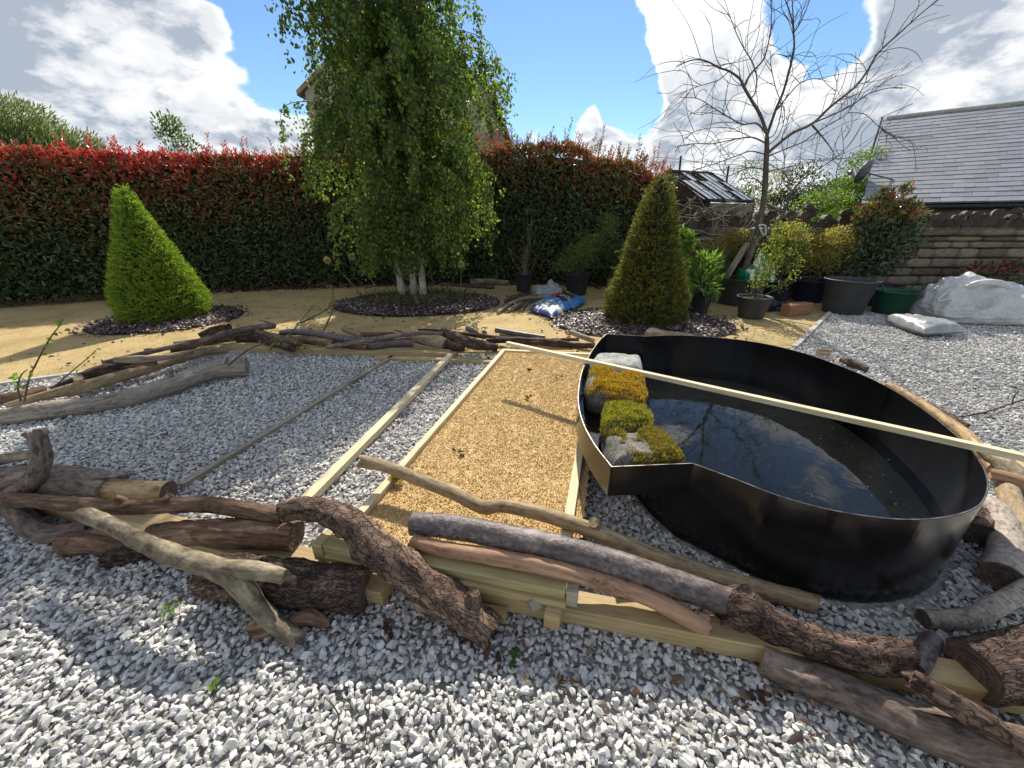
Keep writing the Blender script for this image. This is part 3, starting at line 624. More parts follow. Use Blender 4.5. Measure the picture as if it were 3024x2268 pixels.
# ------------------------------------------------------------------ mossy blocks on the tub shelf
M['rock'] = nmat('lichened_sandstone', [(.3, (.07, .062, .052)), (.5, (.165, .152, .125)), (.7, (.30, .285, .24))], 14, 8, .7, .9, .8, .015, fine=90)
M['paleRock'] = nmat('pale_grey_sandstone', [(.3, (.20, .20, .175)), (.5, (.36, .36, .32)), (.7, (.52, .52, .47))], 16, 8, .7, .9, .9, .018, fine=70)
def block(name, label, top_px, ztop, mat, seed, moss=None, nm=0, mthr=.45):
    z = lambda p: (1680 + p[0] / 3.0175, 950 + p[1] / 3.0175)
    c = np.array([P(*z(p), ztop)[:2] for p in top_px])     # back-left, back-right, front-right, front-left
    n = 22; g = np.linspace(0, 1, n); zb = ZS + .010; V, F = [], []
    def idx(u, v):
        a_, b__ = 2 * u - 1, 2 * v - 1; u, v = (a_ * math.sqrt(1 - .12 * b__ * b__) + 1) / 2, (b__ * math.sqrt(1 - .12 * a_ * a_) + 1) / 2
        return (1 - u) * ((1 - v) * c[3] + v * c[0]) + u * ((1 - v) * c[2] + v * c[1])
    rings = [(.0, 0), (.0, .25), (.0, .5), (.0, .75), (0., .92), (.035, 1.0)]
    U, Vv = np.meshgrid(g, g); top = np.array([idx(u, v) for u, v in zip(U.ravel(), Vv.ravel())])
    T = np.column_stack([top, np.full(n * n, ztop)]); ctr = T.mean(0)
    e = np.minimum(np.minimum(U, 1 - U), np.minimum(Vv, 1 - Vv)).ravel()
    T[:, 2] -= .042 * np.clip(1 - e / .15, 0, 1) ** 2
    T[:, 2] += .044 * (fbm(T * 9 + seed, 4, seed) - .55)
    T[:, :2] += (.045 * (np.stack([fbm(T * 9, 3, seed), fbm(T * 9 + 9, 3, seed)], -1) - .5))
    i = (np.arange(n - 1)[:, None] * n + np.arange(n - 1)[None]).ravel(); F = [[a, a + 1, a + n + 1, a + n] for a in i]
    per = list(range(n)) + [r * n + n - 1 for r in range(1, n)] + [(n - 1) * n + q for q in range(n - 2, -1, -1)] + [r * n for r in range(n - 2, 0, -1)]
    cur = per; Vs = [T]; base = len(T); m_ = len(per)
    for q in range(1, 7):
        r = T[per].copy(); k = q / 6; r[:, 2] = r[:, 2] * (1 - k) + zb * k
        out = unit(r[:, :2] - ctr[:2]); r[:, :2] += out * (.012 * math.sin(k * 2.6) + .020 * (fbm(r * 18 + seed, 3, seed)[:, None] - .5)); Vs.append(r)
        for a in range(m_):
            b_ = (a + 1) % m_; F.append([cur[b_], cur[a], base + a, base + b_])
        cur = [base + a for a in range(m_)]; base += m_
    V = np.vstack(Vs); o = mobj(name, V, F, mat, None, True); tag(o, label, 'stone block', 'blocks lined up on the shelf of the tub')
    if nm:
        uv = rng.random((nm * 3, 2)); p = np.array([idx(*q) for q in uv]); e = np.minimum(uv, 1 - uv).min(1)
        mm = fbm(np.column_stack([p * 9, np.full(len(p), seed)]), 3, seed + 3) + rng.normal(0, .04, len(p)) - .22 * np.clip(1 - e / .12, 0, 1) * fbm(np.column_stack([p * 16, np.full(len(p), seed + 2)]), 2, seed + 1) * 1.4; k = mm > mthr; p, e, mm = p[k][:nm], e[k][:nm], mm[k][:nm]
        # sit on the displaced top: nearest grid vertex
        iu = np.clip((uv[k][:nm, 0] * (n - 1)).round().astype(int), 0, n - 1); iv = np.clip((uv[k][:nm, 1] * (n - 1)).round().astype(int), 0, n - 1)
        zt = T[iv * n + iu, 2]; pp = np.column_stack([T[iv * n + iu, :2] * .0 + p + .5 * (T[iv * n + iu, :2] - top[iv * n + iu]), zt - .002 + .014 * np.clip((mm - mthr) * 8, 0, 1) * fbm(np.column_stack([p * 45, 0 * p[:, 0]]), 2, 4) * 1.6])
        dr_ = (e < .10) & (rng.random(len(pp)) < .45); out_ = unit(pp[dr_, :2] - ctr[:2]); pp[dr_, :2] += out_ * (e[dr_, None] * .22 + .012); pp[dr_, 2] -= rng.random(dr_.sum()) ** 1.5 * .055
        ax = unit(rdir(len(pp)) * .8 + [0, 0, 1.]); V, F, C = leaves(pp, ax, rdir(len(pp)), rng.uniform(.009, .022, len(pp)), rng.uniform(.0035, .007, len(pp)), pick(moss, len(pp)), simple=True)
        mo = mobj('moss', V, F, M['moss'], o, False, {'Col': C}); mo['kind'] = 'stuff'
        # cushion under the fronds
        keep = [f for f in F[:0]]
    return o
block('stone_block', 'bare pale grey stone block at the far end of the tub shelf', [(235, 268), (648, 272), (668, 398), (186, 372)], .475, M['paleRock'], 3)
block('stone_block', 'large stone block capped with orange-yellow moss on tub shelf', [(196, 380), (668, 455), (700, 690), (160, 590)], .475, M['rock'], 8, [(.44, .26, .03), (.54, .35, .04), (.34, .22, .04), (.58, .44, .09)], 15000, .33)
block('stone_block', 'small stone block fully capped with yellow-green moss on tub shelf', [(335, 700), (680, 735), (748, 905), (300, 925)], .45, M['rock'], 14, [(.30, .29, .04), (.40, .37, .05), (.20, .20, .04), (.46, .44, .09)], 10000, .20)
block('stone_block', 'wide flat stone block with patchy olive moss beside the tub notch', [(310, 965), (800, 930), (1045, 1195), (400, 1215)], .43, M['rock'], 21, [(.25, .20, .05), (.33, .28, .06), (.38, .35, .08), (.27, .18, .07)], 12000, .47)
# ------------------------------------------------------------------ logs and branches, traced by pixel, resting by height
Z1 = (0, 1200, 2.194); Z2 = (800, 1300, 2.194); Z3 = (1600, 1500, 2.194); Z4 = (2216, 1512, 2.194)
ZA = (0, 756, 2.194); ZB = (1008, 756, 2.194); ZC = (2016, 756, 2.194); ZD = (900, 720, 3.687); ZE = (500, 880, 3.687); ZF = (0, 940, 3.687); ZG = (2700, 1300, 3.318); ZH = (2424, 1000, 3.687)
def axis3(z, pts):
    """(x, y, width, lift) in a zoom window -> centre line and radii; a log lies on lift"""
    Q, R = [], []
    for q in pts:
        x, y, w = q[:3]; lift = q[3] if len(q) > 3 else 0.
        px, py, pw = z[0] + x / z[2], z[1] + y / z[2], w / z[2]; r = .04
        for _ in range(6):
            p = P(px, py, lift + r * .92); r = pw / 2 * depth(p) / FPX
        Q.append(p); R.append(r)
    return np.array(Q), np.array(R)
LOGN = [0]
def log(z, pts, mat, label, name='log', cat='log', faces='', wob=.10, nf=9., sides=16, seg=.025, stubs=(), rag=.25, group=None, cut='cut', extra=None, knots=()):
    LOGN[0] += 1; seed = LOGN[0]; near = z in (Z1, Z2, Z3, Z4, ZG)
    if near: sides, seg = 30, .012
    if faces: rag = min(rag, .06)
    rough = {'brown': .30, 'dark': .34, 'redbrown': .20, 'grey': .16, 'drift': .22, 'pale': .16, 'mossy': .16, 'silver': .09, 'birchlog': .07, 'tan': .07, 'peeled': .05, 'yellowwood': .08}[mat] * (1 if near else .7)
    Q, R = axis3(z, pts)
    V, F, lc, q, r, T = tube(Q, R, sides, seg, wob, nf / max(R.mean() / .04, .35), seed, rag, rough=rough)
    for (t, ang, amp, sp) in knots:      # swellings
        i = int(t * (len(q) - 1)); d = np.linalg.norm(q - q[i], axis=1)[:, None] / sp; th = np.arange(sides) * 2 * math.pi / sides
        g = np.exp(-d ** 2) * np.exp(-((np.angle(np.exp(1j * (th - ang)))[None] / .75) ** 2)); V += (V - q[:, None]) * (amp * g)[..., None]
    Vf = V.reshape(-1, 3); LC = lc.reshape(-1, 3); Fl = F.tolist(); caps = []
    for end, i, ctr, inward in (('s', 0, q[0], T[0] * r[0]), ('e', -1, q[-1], -T[-1] * r[-1])):
        if end in faces: caps.append((V[i], ctr, inward * .06, lc[i]))
        else:
            cv, cf, cl = capmesh(V[i], sides, ctr, inward * (.25 if rag > .1 else .05), lc[i]); b0 = len(Vf); Vf = np.vstack([Vf, cv]); LC = np.vstack([LC, cl]); Fl += [[a + b0 for a in f] for f in cf]
    o = mobj(name, Vf, Fl, M[mat], None, True, {'lc': LC}); tag(o, label, cat, group)
    for (v, ctr, inw_, l) in caps:
        cv, cf, cl = capmesh(v, sides, ctr, inw_, l); mobj('cut_face', cv, cf, M[cut], o, False, {'lc': cl})
    for st in stubs:     # (point index, x, y, width, tip width)
        i, x, y, w, w2 = st; p0 = Q[i]; px, py = z[0] + x / z[2], z[1] + y / z[2]; p1 = PY(px, py, p0[1])
        k = depth(p0) / FPX / z[2] / 2; sv, sf, sl_, sq, sr, sT = tube(np.array([p0, p0 * .5 + p1 * .5 + [0, .01, .005], p1]), [w * k, w * k * .9, w2 * k], 10, .02, .12, 20, seed + 50, .4)
        cv, cf, cl = capmesh(sv[-1], 10, sq[-1], -sT[-1] * sr[-1] * .3, sl_[-1]); b0 = len(sv.reshape(-1, 3))
        mobj('stub', np.vstack([sv.reshape(-1, 3), cv]), sf.tolist() + [[a + b0 for a in f] for f in cf], M[mat], o, True, {'lc': np.vstack([sl_.reshape(-1, 3), cl])})
    return o
GF, GB, GR = None, None, None
# --- front row, left part
log(Z1, [(-260, 520, 150, .09), (-60, 480, 150, .09), (190, 450, 150, .09), (480, 465, 140, .09), (760, 490, 120, .09)], 'grey', 'long dark grey log lying behind the peeled log at the front', faces='s')
log(Z1, [(345, 500, 165, .105), (480, 508, 170, .105), (690, 545, 130, .105)], 'grey', 'short thick log with lifting grey bark on the front sleeper', faces='e', cut='cut', wob=.07)
log(Z1, [(700, 535, 120, .105), (900, 545, 128, .105), (1095, 550, 132, .105)], 'yellowwood', 'short barkless yellow log with round cut end on the front sleeper', faces='e', cut='cutdark', wob=.10)
log(Z1, [(-30, 600, 70, .12), (150, 610, 80, .15), (500, 635, 84, .17), (820, 655, 82, .19), (1100, 640, 90, .20), (1350, 636, 92, .20), (1600, 670, 96, .20), (1840, 712, 92, .20)], 'redbrown', 'long slim brown branch with pale patches lying over the front logs', name='branch', cat='branch', wob=.08,
    stubs=[(3, 740, 590, 60, 45), (4, 1080, 582, 60, 40)])
log(Z1, [(90, 575, 105, .10), (190, 510, 100, .17), (245, 420, 88, .26), (275, 330, 84, .33), (262, 250, 86, .39), (240, 170, 84, .45)], 'grey', 'broken grey branch standing upright with forked stubs on top', name='branch', cat='branch', wob=.16, nf=14, rag=.7,
    stubs=[(4, 140, 180, 55, 18), (5, 312, 170, 45, 22), (4, 185, 232, 34, 14)], knots=[(.62, .5, .25, .03), (.45, 2.5, .2, .03)])
log(Z1, [(-140, 385, 62, .20), (60, 335, 62, .22), (272, 300, 60, .25)], 'mossy', 'lichened grey branch end leaning on the upright forked branch', name='branch', cat='branch')
log(Z1, [(-20, 600, 100, .05), (110, 690, 105, .02), (210, 780, 115, .0), (310, 825, 110, 0), (420, 815, 105, 0), (540, 775, 90, 0)], 'grey', 'curved grey log bent like an elbow on shaded gravel', wob=.10, rag=.4)
log(Z1, [(415, 885, 130, 0), (600, 885, 130, 0), (850, 905, 120, 0), (1040, 915, 100, 0)], 'redbrown', 'rounded red-brown log lying on gravel under the pale forked branch', wob=.10, rag=.1)
log(Z1, [(700, 985, 100, 0), (830, 955, 110, 0), (980, 935, 90, 0)], 'dark', 'crumbling dark log piece below the pale forked branch', wob=.3, nf=16, rag=.8)
log(Z1, [(1000, 835, 130, .06), (1250, 820, 145, .085), (1550, 820, 160, .09), (1920, 840, 165, .09)], 'redbrown', 'dark red-brown log with cut end propped on the front sleeper', faces='e', cut='cutdark', wob=.08, knots=[(.1, 1.5, .3, .05)])
lg = log(Z1, [(545, 700, 88, .22), (750, 785, 90, .22), (950, 890, 104, .22), (1200, 985, 114, .21), (1420, 1060, 124, .20), (1545, 1150, 118, .15), (1680, 1300, 106, .07), (1800, 1420, 100, .02), (1945, 1515, 104, 0)], 'mossy', 'pale lichened forked branch leaning over the front logs onto gravel', name='branch', cat='branch', wob=.13, nf=14, rag=.5,
    knots=[(.48, 1.2, .35, .05), (.58, 4., .3, .05)], stubs=[(4, 1850, 1105, 130, 95)])
log(Z2, [(-400, 880, 250, 0), (-150, 900, 270, 0), (200, 935, 265, 0), (625, 960, 245, 0)], 'dark', 'thick dark log with a clean sawn end lying on shaded gravel', faces='se', cut='cutdark', wob=.06, rag=.02, sides=24)
log(Z2, [(-130, 1240, 110, 0), (40, 1180, 110, .0)], 'redbrown', 'broken brown bark chunk beside the thick sawn log', name='bark_piece', cat='bark piece', wob=.4, nf=20, rag=.8)
log(Z2, [(120, 1190, 75, 0), (240, 1150, 100, 0), (380, 1190, 60, 0)], 'redbrown', 'loose red-brown slab of bark lying on the gravel', name='bark_piece', cat='bark piece', wob=.35, nf=18, rag=.8)
log(Z2, [(75, 470, 115, .235), (240, 435, 130, .25), (400, 480, 145, .25), (550, 570, 165, .24), (700, 710, 185, .19), (900, 870, 195, .13), (1100, 1010, 205, .07), (1290, 1140, 205, .025), (1440, 1260, 175, 0)], 'brown', 'big knobbly brown log slanting from the frame down onto gravel', wob=.10, nf=10, sides=26, rag=.35, seg=.016,
    stubs=[(4, 618, 772, 110, 90), (7, 1320, 985, 130, 70)], knots=[(.45, 1.8, .35, .06), (.82, 4.6, .3, .06), (.25, 1., .25, .05), (.62, 5.2, .15, .05)])
log(Z2, [(590, 135, 85, .24), (760, 175, 75, .22), (1000, 270, 80, .20), (1200, 350, 82, .17), (1370, 432, 85, .145), (1500, 425, 82, .15), (1700, 462, 90, .15), (1900, 520, 95, .14), (2120, 600, 100, .115), (2400, 720, 115, .075), (2650, 810, 118, .05), (3050, 930, 115, .02), (3530, 1062, 118, 0)], 'tan', 'long thin tan branch with a kink running from sand bed to tub', name='branch', cat='branch', wob=.09, nf=14, seg=.02, sides=14,
    stubs=[(4, 1350, 475, 50, 25), (8, 2090, 530, 85, 75)], rag=.6)
log(Z2, [(915, 540, 140, .22), (1200, 565, 150, .22), (1600, 645, 165, .215), (1900, 715, 175, .205), (2212, 800, 175, .18), (2600, 925, 170, .15), (2880, 1020, 165, .125), (3050, 1080, 185, .11)], 'silver', 'thick silvery purple-grey log resting on the sand bed frame', faces='s', wob=.06, sides=24, seg=.02, rag=.1, knots=[(.36, 1.2, .12, .05), (.9, .6, .25, .05)])
log(Z3, [(1150, 640, 190, .09), (1300, 650, 230, .09), (1420, 715, 170, .09), (1650, 820, 165, .09), (1900, 905, 180, .10), (2150, 950, 190, .10), (2370, 960, 190, .11)], 'dark', 'scaly dark brown log with torn end lying along the sleeper', wob=.16, nf=16, sides=22, seg=.018, rag=.7,
    stubs=[(1, 1325, 540, 130, 90)], knots=[(.1, 1., .35, .05), (.2, 4.6, .4, .05)])
log(Z2, [(920, 650, 95, .20), (1100, 700, 95, .20), (1500, 765, 105, .20), (1800, 825, 108, .20), (2212, 935, 110, .165), (2500, 1040, 112, .13), (2750, 1180, 110, .10), (2830, 1215, 95, .098)], 'peeled', 'smooth orange barkless branch lying along the front of the frame', name='branch', cat='branch', wob=.06, nf=12, sides=16, seg=.02, rag=.5, stubs=[(6, 2840, 1150, 70, 50)])
log(Z3, [(1425, 975, 170, 0), (1640, 1075, 190, 0), (1950, 1180, 215, 0), (2212, 1310, 235, 0), (2550, 1450, 260, 0), (3000, 1560, 285, 0), (3400, 1660, 300, 0)], 'grey', 'long thick grey-brown log with pale cut end on the open gravel', faces='s', cut='cut', wob=.07, sides=24, seg=.02, rag=.1, knots=[(.25, 1.2, .12, .05)])
log(Z4, [(1030, 1075, 105, .17), (1180, 1160, 120, .16), (1400, 1290, 130, .14), (1620, 1430, 130, .12), (1900, 1590, 130, .10)], 'brown', 'rough brown log lying over the long grey-brown log', wob=.14, nf=14, rag=.6)
log(Z4, [(1068, 1030, 105, .075), (1120, 930, 110, .06), (1175, 830, 110, .03)], 'silver', 'short smooth grey stub wedged behind the dark scaly log', wob=.05, rag=.05, faces='e')
log(Z4, [(1430, 1030, 310, .03), (1700, 1000, 350, .03), (2150, 950, 420, .03)], 'dark', 'very thick log with big sawn oval end and pale sapwood ring', faces='s', cut='cutdark', wob=.05, sides=28, rag=.02)
# --- right of the tub
log(Z4, [(1120, 690, 105, 0), (1300, 695, 112, 0), (1460, 675, 110, 0), (1600, 600, 112, .02), (1773, 510, 115, .05), (1950, 410, 115, .08)], 'birchlog', 'curved silver birch branch with hollow broken end beside the tub', name='branch', cat='branch', faces='s', cut='cutdark', wob=.06)
log(ZG, [(850, 1350, 320, 0), (920, 1160, 300, .01), (900, 900, 230, .03), (830, 700, 190, .04), (700, 610, 150, .04)], 'birchlog', 'thick birch log with peeling bark and round sawn end by tub', faces='s', cut='cutdark', wob=.05, sides=22)
log(ZG, [(660, 950, 250, 0), (680, 860, 220, 0), (720, 770, 190, 0)], 'dark', 'dark log end half hidden between tub and birch log', faces='s', cut='cutdark', wob=.05)
log(ZG, [(910, 480, 160, .07), (990, 700, 170, .06), (1050, 900, 170, .05), (1130, 1130, 170, .04)], 'tan', 'smooth yellowish log lying alongside the thick birch log', wob=.06)
log(ZG, [(740, 330, 110, .13), (900, 370, 120, .13), (1075, 420, 125, .13), (1300, 480, 125, .13)], 'peeled', 'pinkish barkless branch crossing the logs right of the tub', name='branch', cat='branch', wob=.09)
log(ZG, [(690, 100, 120, .09), (850, 210, 150, .09), (980, 330, 160, .09), (1130, 470, 150, .09)], 'mossy', 'flaking pale log pointing away from tub under the cross batten', wob=.12)
log(ZG, [(900, 160, 110, .06), (1075, 280, 170, .06), (1300, 420, 180, .06)], 'yellowwood', 'sunlit pale split log at the outer side of the log pile by the tub', wob=.10)
log(ZH, [(1000, 650, 70, .03), (1200, 760, 85, .03), (1400, 880, 95, .03), (1580, 965, 85, .03)], 'brown', 'rough brown log behind the rim of the tub, twig at its end', wob=.12)
log(ZH, [(730, 500, 60, .06), (900, 590, 75, .06), (1120, 720, 80, .06), (1350, 880, 95, .06), (1560, 1030, 110, .06), (1760, 1240, 110, .06), (1880, 1420, 100, .06)], 'yellowwood', 'long peeled pale pole hugging the outside of the tub', wob=.06, name='branch', cat='branch')
log(ZH, [(230, 230, 60, .0), (380, 290, 75, 0), (500, 340, 60, 0)], 'brown', 'small brown log lying on gravel behind the tub wall', wob=.12)
log(ZH, [(-40, 140, 70, .03), (100, 150, 75, .03)], 'pale', 'short pale log stub showing over the back rim of the tub', wob=.08, faces='e')
log(ZH, [(1470, 860, 14, .01), (1800, 800, 16, .03), (2080, 705, 16, .03), (2300, 640, 14, .03)], 'dark', 'thin dark twig lying on gravel right of the tub', name='twig', cat='twig', wob=.05, sides=7, rag=0, stubs=[(2, 2165, 555, 12, 6)])
log((1680, 950, 3.0175), [(700, 120, 55, .05), (740, 92, 75, .05), (880, 112, 55, .05), (1100, 125, 40, .03)], 'pale', 'pale pointed log end resting on bark chips behind the tub', wob=.10, rag=.6)
# --- back row, left part
log(ZF, [(30, 1075, 170, 0), (300, 1035, 185, 0), (700, 985, 190, 0), (1100, 930, 180, 0), (1500, 850, 175, 0), (1850, 730, 190, .02), (2100, 640, 170, .03), (2400, 560, 170, .03), (2690, 545, 165, .01)], 'drift', 'big weathered grey log with branch stubs lying on the gravel', faces='s', cut='cut', wob=.07, sides=24, rag=.35, seg=.03,
    stubs=[(5, 1850, 550, 60, 55), (7, 2480, 400, 60, 45), (8, 2640, 420, 75, 80)], knots=[(.66, 4.3, .25, .09)])
log(ZF, [(60, 960, 70, .03), (450, 850, 85, .05), (850, 760, 130, .05), (1100, 690, 120, .05), (1500, 580, 110, .05), (1800, 480, 105, .06), (2090, 400, 100, .06), (2230, 355, 95, .05), (2480, 345, 60, .03)], 'tan', 'long curved pale branch lying behind the big weathered log', name='branch', cat='branch', wob=.08, stubs=[(2, 850, 640, 90, 80), (7, 2180, 300, 50, 30)])
log(ZF, [(-60, 890, 110, .0), (200, 850, 105, 0), (480, 770, 80, 0)], 'redbrown', 'flaking red-brown log at the outer end of the back row', wob=.14)
log(ZF, [(560, 780, 60, .05), (780, 690, 70, .08), (1000, 600, 110, .10), (1300, 540, 130, .10), (1700, 480, 120, .08)], 'dark', 'dark furrowed log under the thin sticks of the back row', wob=.14, nf=14)
log(ZF, [(1260, 455, 70, .20), (1500, 445, 80, .20), (1750, 430, 60, .18), (2100, 360, 45, .16)], 'pale', 'hollow pale split branch on top of the dark furrowed log', name='branch', cat='branch', wob=.10, rag=.5)
log(ZF, [(1110, 485, 40, .20), (1350, 430, 46, .21), (1700, 350, 50, .21), (2212, 235, 52, .21), (2650, 120, 60, .21), (3000, 80, 60, .21)], 'grey', 'long straight grey pole on top of the back left row', name='branch', cat='branch', wob=.06, faces='e', stubs=[(2, 1570, 340, 35, 22), (5, 2830, 20, 30, 10)])
log(ZF, [(1900, 295, 80, .10), (2212, 260, 85, .10), (2500, 200, 100, .10), (2880, 150, 110, .10)], 'redbrown', 'smooth red-brown log under the straight grey pole', wob=.08)
log(ZE, [(330, 420, 60, .06), (470, 360, 75, .10), (560, 330, 70, .12), (650, 325, 80, .13)], 'dark', 'black charred looking log lump behind the straight grey pole', wob=.16, rag=.3)
log(ZE, [(20, 580, 50, 0), (160, 560, 60, 0), (310, 540, 55, 0)], 'dark', 'short dark log in shade below the red-brown log', wob=.1)
log(ZE, [(740, 450, 70, .08), (960, 440, 90, .08), (1150, 490, 85, .08), (1340, 550, 80, .08)], 'dark', 'dark knotted branch hanging over the upper back sleeper', name='branch', cat='branch', wob=.12)
# --- back row, centre
log(ZE, [(960, 370, 60, .16), (1200, 440, 75, .14), (1420, 500, 70, .10)], 'redbrown', 'red-brown branch crossing under the bent grey branch', name='branch', cat='branch', wob=.1)
log(ZD, [(-260, 970, 62, .14), (-100, 960, 68, .16), (60, 965, 75, .17), (250, 1000, 75, .16), (450, 1035, 68, .15), (660, 1050, 60, .14)], 'silver', 'long bent silvery branch across the top of the back row', name='branch', cat='branch', wob=.07, stubs=[(2, 60, 920, 30, 18), (3, 320, 965, 35, 25)])
log(ZD, [(-200, 1040, 60, .08), (60, 1050, 90, .08), (320, 1090, 80, .08)], 'redbrown', 'dark red-brown log beneath the bent silvery branch', wob=.1)
log(ZD, [(240, 1125, 42, .10), (500, 1085, 48, .14), (800, 1030, 48, .18), (1100, 985, 46, .21), (1300, 975, 40, .21), (1500, 975, 38, .20)], 'grey', 'arched brown-grey stick curving over the back sleeper', name='branch', cat='branch', wob=.06, stubs=[(3, 970, 940, 24, 10)])
log(ZD, [(690, 1110, 90, .08), (900, 1085, 98, .08), (1180, 1075, 98, .08)], 'silver', 'smooth grey log with oblique cut end on the back sleeper', faces='e', cut='cut', wob=.05, stubs=[(0, 730, 1150, 60, 45)])
log(ZD, [(320, 1085, 60, .08), (520, 1110, 60, .08), (690, 1125, 55, .08)], 'redbrown', 'thin dark stick between the back sleeper and arched stick', name='branch', cat='branch', wob=.1)
log(ZD, [(1120, 1010, 70, .08), (1280, 1060, 80, .08), (1520, 1110, 80, .08)], 'pale', 'split yellowish log beside the oblique cut grey log', wob=.10, rag=.5)
log(ZD, [(1500, 960, 80, .16), (1680, 1030, 105, .14), (1850, 1090, 110, .11), (2100, 1135, 80, .08)], 'dark', 'flaking dark log with orange cut end near the sand bed corner', faces='s', cut='cut', wob=.12, nf=14)
log(ZD, [(1540, 1090, 90, .08), (1650, 1120, 90, .08), (1740, 1135, 70, .08)], 'dark', 'short black rotten log under the flaking dark log', wob=.2)
log(ZD, [(1240, 935, 18, .17), (1400, 940, 22, .18), (1700, 975, 28, .17), (1950, 1010, 45, .13), (2300, 1050, 60, .08)], 'dark', 'thin black stick pointing towards the sand bed frame', name='branch', cat='branch', wob=.06)
log(ZD, [(420, 930, 50, .05), (530, 960, 70, .05), (640, 1000, 75, .06)], 'pale', 'broken pale forked branch end sticking up from the back row', name='branch', cat='branch', wob=.14, rag=.8, stubs=[(0, 440, 895, 30, 20)])
log(ZD, [(640, 985, 50, .08), (800, 990, 55, .10), (980, 985, 45, .12)], 'redbrown', 'reddish log behind the arched stick of the back row', wob=.08)
log(ZD, [(1765, 915, 55, .14), (1830, 955, 60, .10), (1890, 985, 50, .07)], 'silver', 'short grey stub standing out of the back row', wob=.05, faces='s')
log(ZD, [(1945, 945, 40, .13), (1970, 1000, 50, .06)], 'grey', 'tiny upright grey stub in the back row', wob=.05, faces='s')
log(ZB, [(1000, 480, 34, .14), (1150, 506, 34, .12), (1320, 530, 28, .10)], 'silver', 'straight grey pole with blunt end above the sand bed corner', name='branch', cat='branch', wob=.05, faces='s')
log(ZB, [(940, 548, 34, .10), (1200, 548, 38, .09), (1400, 565, 46, .07), (1520, 580, 34, .07), (1640, 580, 34, .07)], 'dark', 'thick dark branch with knot lying behind the sand bed', name='branch', cat='branch', wob=.08, knots=[(.7, 1., .4, .05)])
log(ZB, [(1030, 518, 24, .08), (1250, 545, 24, .10), (1540, 540, 22, .12)], 'brown', 'thin brown stick lying over the thick knotted branch', name='branch', cat='branch', wob=.06)
log(ZB, [(1480, 492, 30, .12), (1560, 522, 34, .10), (1640, 552, 30, .07)], 'pale', 'pale split stick leaning towards the corner of the tub', name='branch', cat='branch', wob=.08, rag=.5)
log(ZB, [(1100, 565, 26, .02), (1300, 590, 30, .02), (1500, 596, 26, .02)], 'tan', 'pale stripped stick on the ground behind the sand bed', name='branch', cat='branch', wob=.07)
# --- bundle by the bags
for i, (a, b_, w, lf, t) in enumerate([((1015, 365), (1190, 262), 26, 0, 'pale'), ((1080, 355), (1230, 275), 26, 0, 'tan'), ((1110, 350), (1310, 262), 22, .0, 'grey'), ((1045, 300), (1200, 250), 24, .05, 'brown'), ((1120, 300), (1320, 240), 24, .06, 'grey'), ((1170, 350), (1215, 300), 22, 0, 'redbrown'), ((1075, 275), (1250, 238), 22, .03, 'brown'), ((1140, 285), (1335, 268), 20, .08, 'tan')]):
    x = (np.array(a) + b_) / 2 + [0, -6]
    log(ZB, [(*a, w, lf), (*x, w * .95, lf), (*b_, w * .85, lf)], t, 'cut stick in the loose bundle beside the blue compost bag', name='branch', cat='branch', group='bundle of cut sticks by the bags', faces='s', sides=10, seg=.05, rag=.05, wob=.07)
# --- logs behind the birch, along the hedge foot
for i, (pts, t, lab) in enumerate([([(1500, 440, 40), (1750, 455, 42), (2060, 475, 36)], 'brown', 'long brown log on the path behind the birch bed'), ([(1430, 375, 34), (1650, 370, 40), (1900, 385, 40)], 'dark', 'dark log lying at the foot of the hedge behind the birch'), ([(1800, 415, 60), (2000, 410, 66), (2220, 430, 60)], 'mossy', 'moss covered log left of the bare potted stems'), ([(640, 475, 26), (770, 450, 26)], 'tan', 'short tan stick at the hedge foot left of the birch')]):
    log(ZD, pts, t, lab, sides=10, seg=.06, wob=.12)
# peeling bark flaps on the short thick log
q = P(Z1[0] + 640 / 2.194, Z1[1] + 450 / 2.194, .25); lgp = bpy.data.objects[[o.name for o in COL.objects if o.get('label', '').startswith('short thick log')][0]]
n = 14; u = np.linspace(0, 1, n); U, W_ = np.meshgrid(u, u); a0, a1 = P(150 + 20, 1392, .235), P(405, 1402, .215); bb = P(200, 1425, .215) - a0
G = a0 + U[..., None] * (a1 - a0) + W_[..., None] * bb * (1 - .75 * U[..., None]); G[..., 2] += .018 * (fbm(G * 30, 3, 3) - .3) + .018 * U ** 2
i = (np.arange(n - 1)[:, None] * n + np.arange(n - 1)[None]).ravel(); F = np.stack([i, i + 1, i + n + 1, i + n], -1)
G2 = G.reshape(-1, 3); V = np.vstack([G2, G2 + [0, 0, .008]]); F = np.vstack([F[:, ::-1], F + n * n])
mobj('bark_flap', V, F, M['grey'], lgp, True, {'lc': V * [1, 1, 1]})
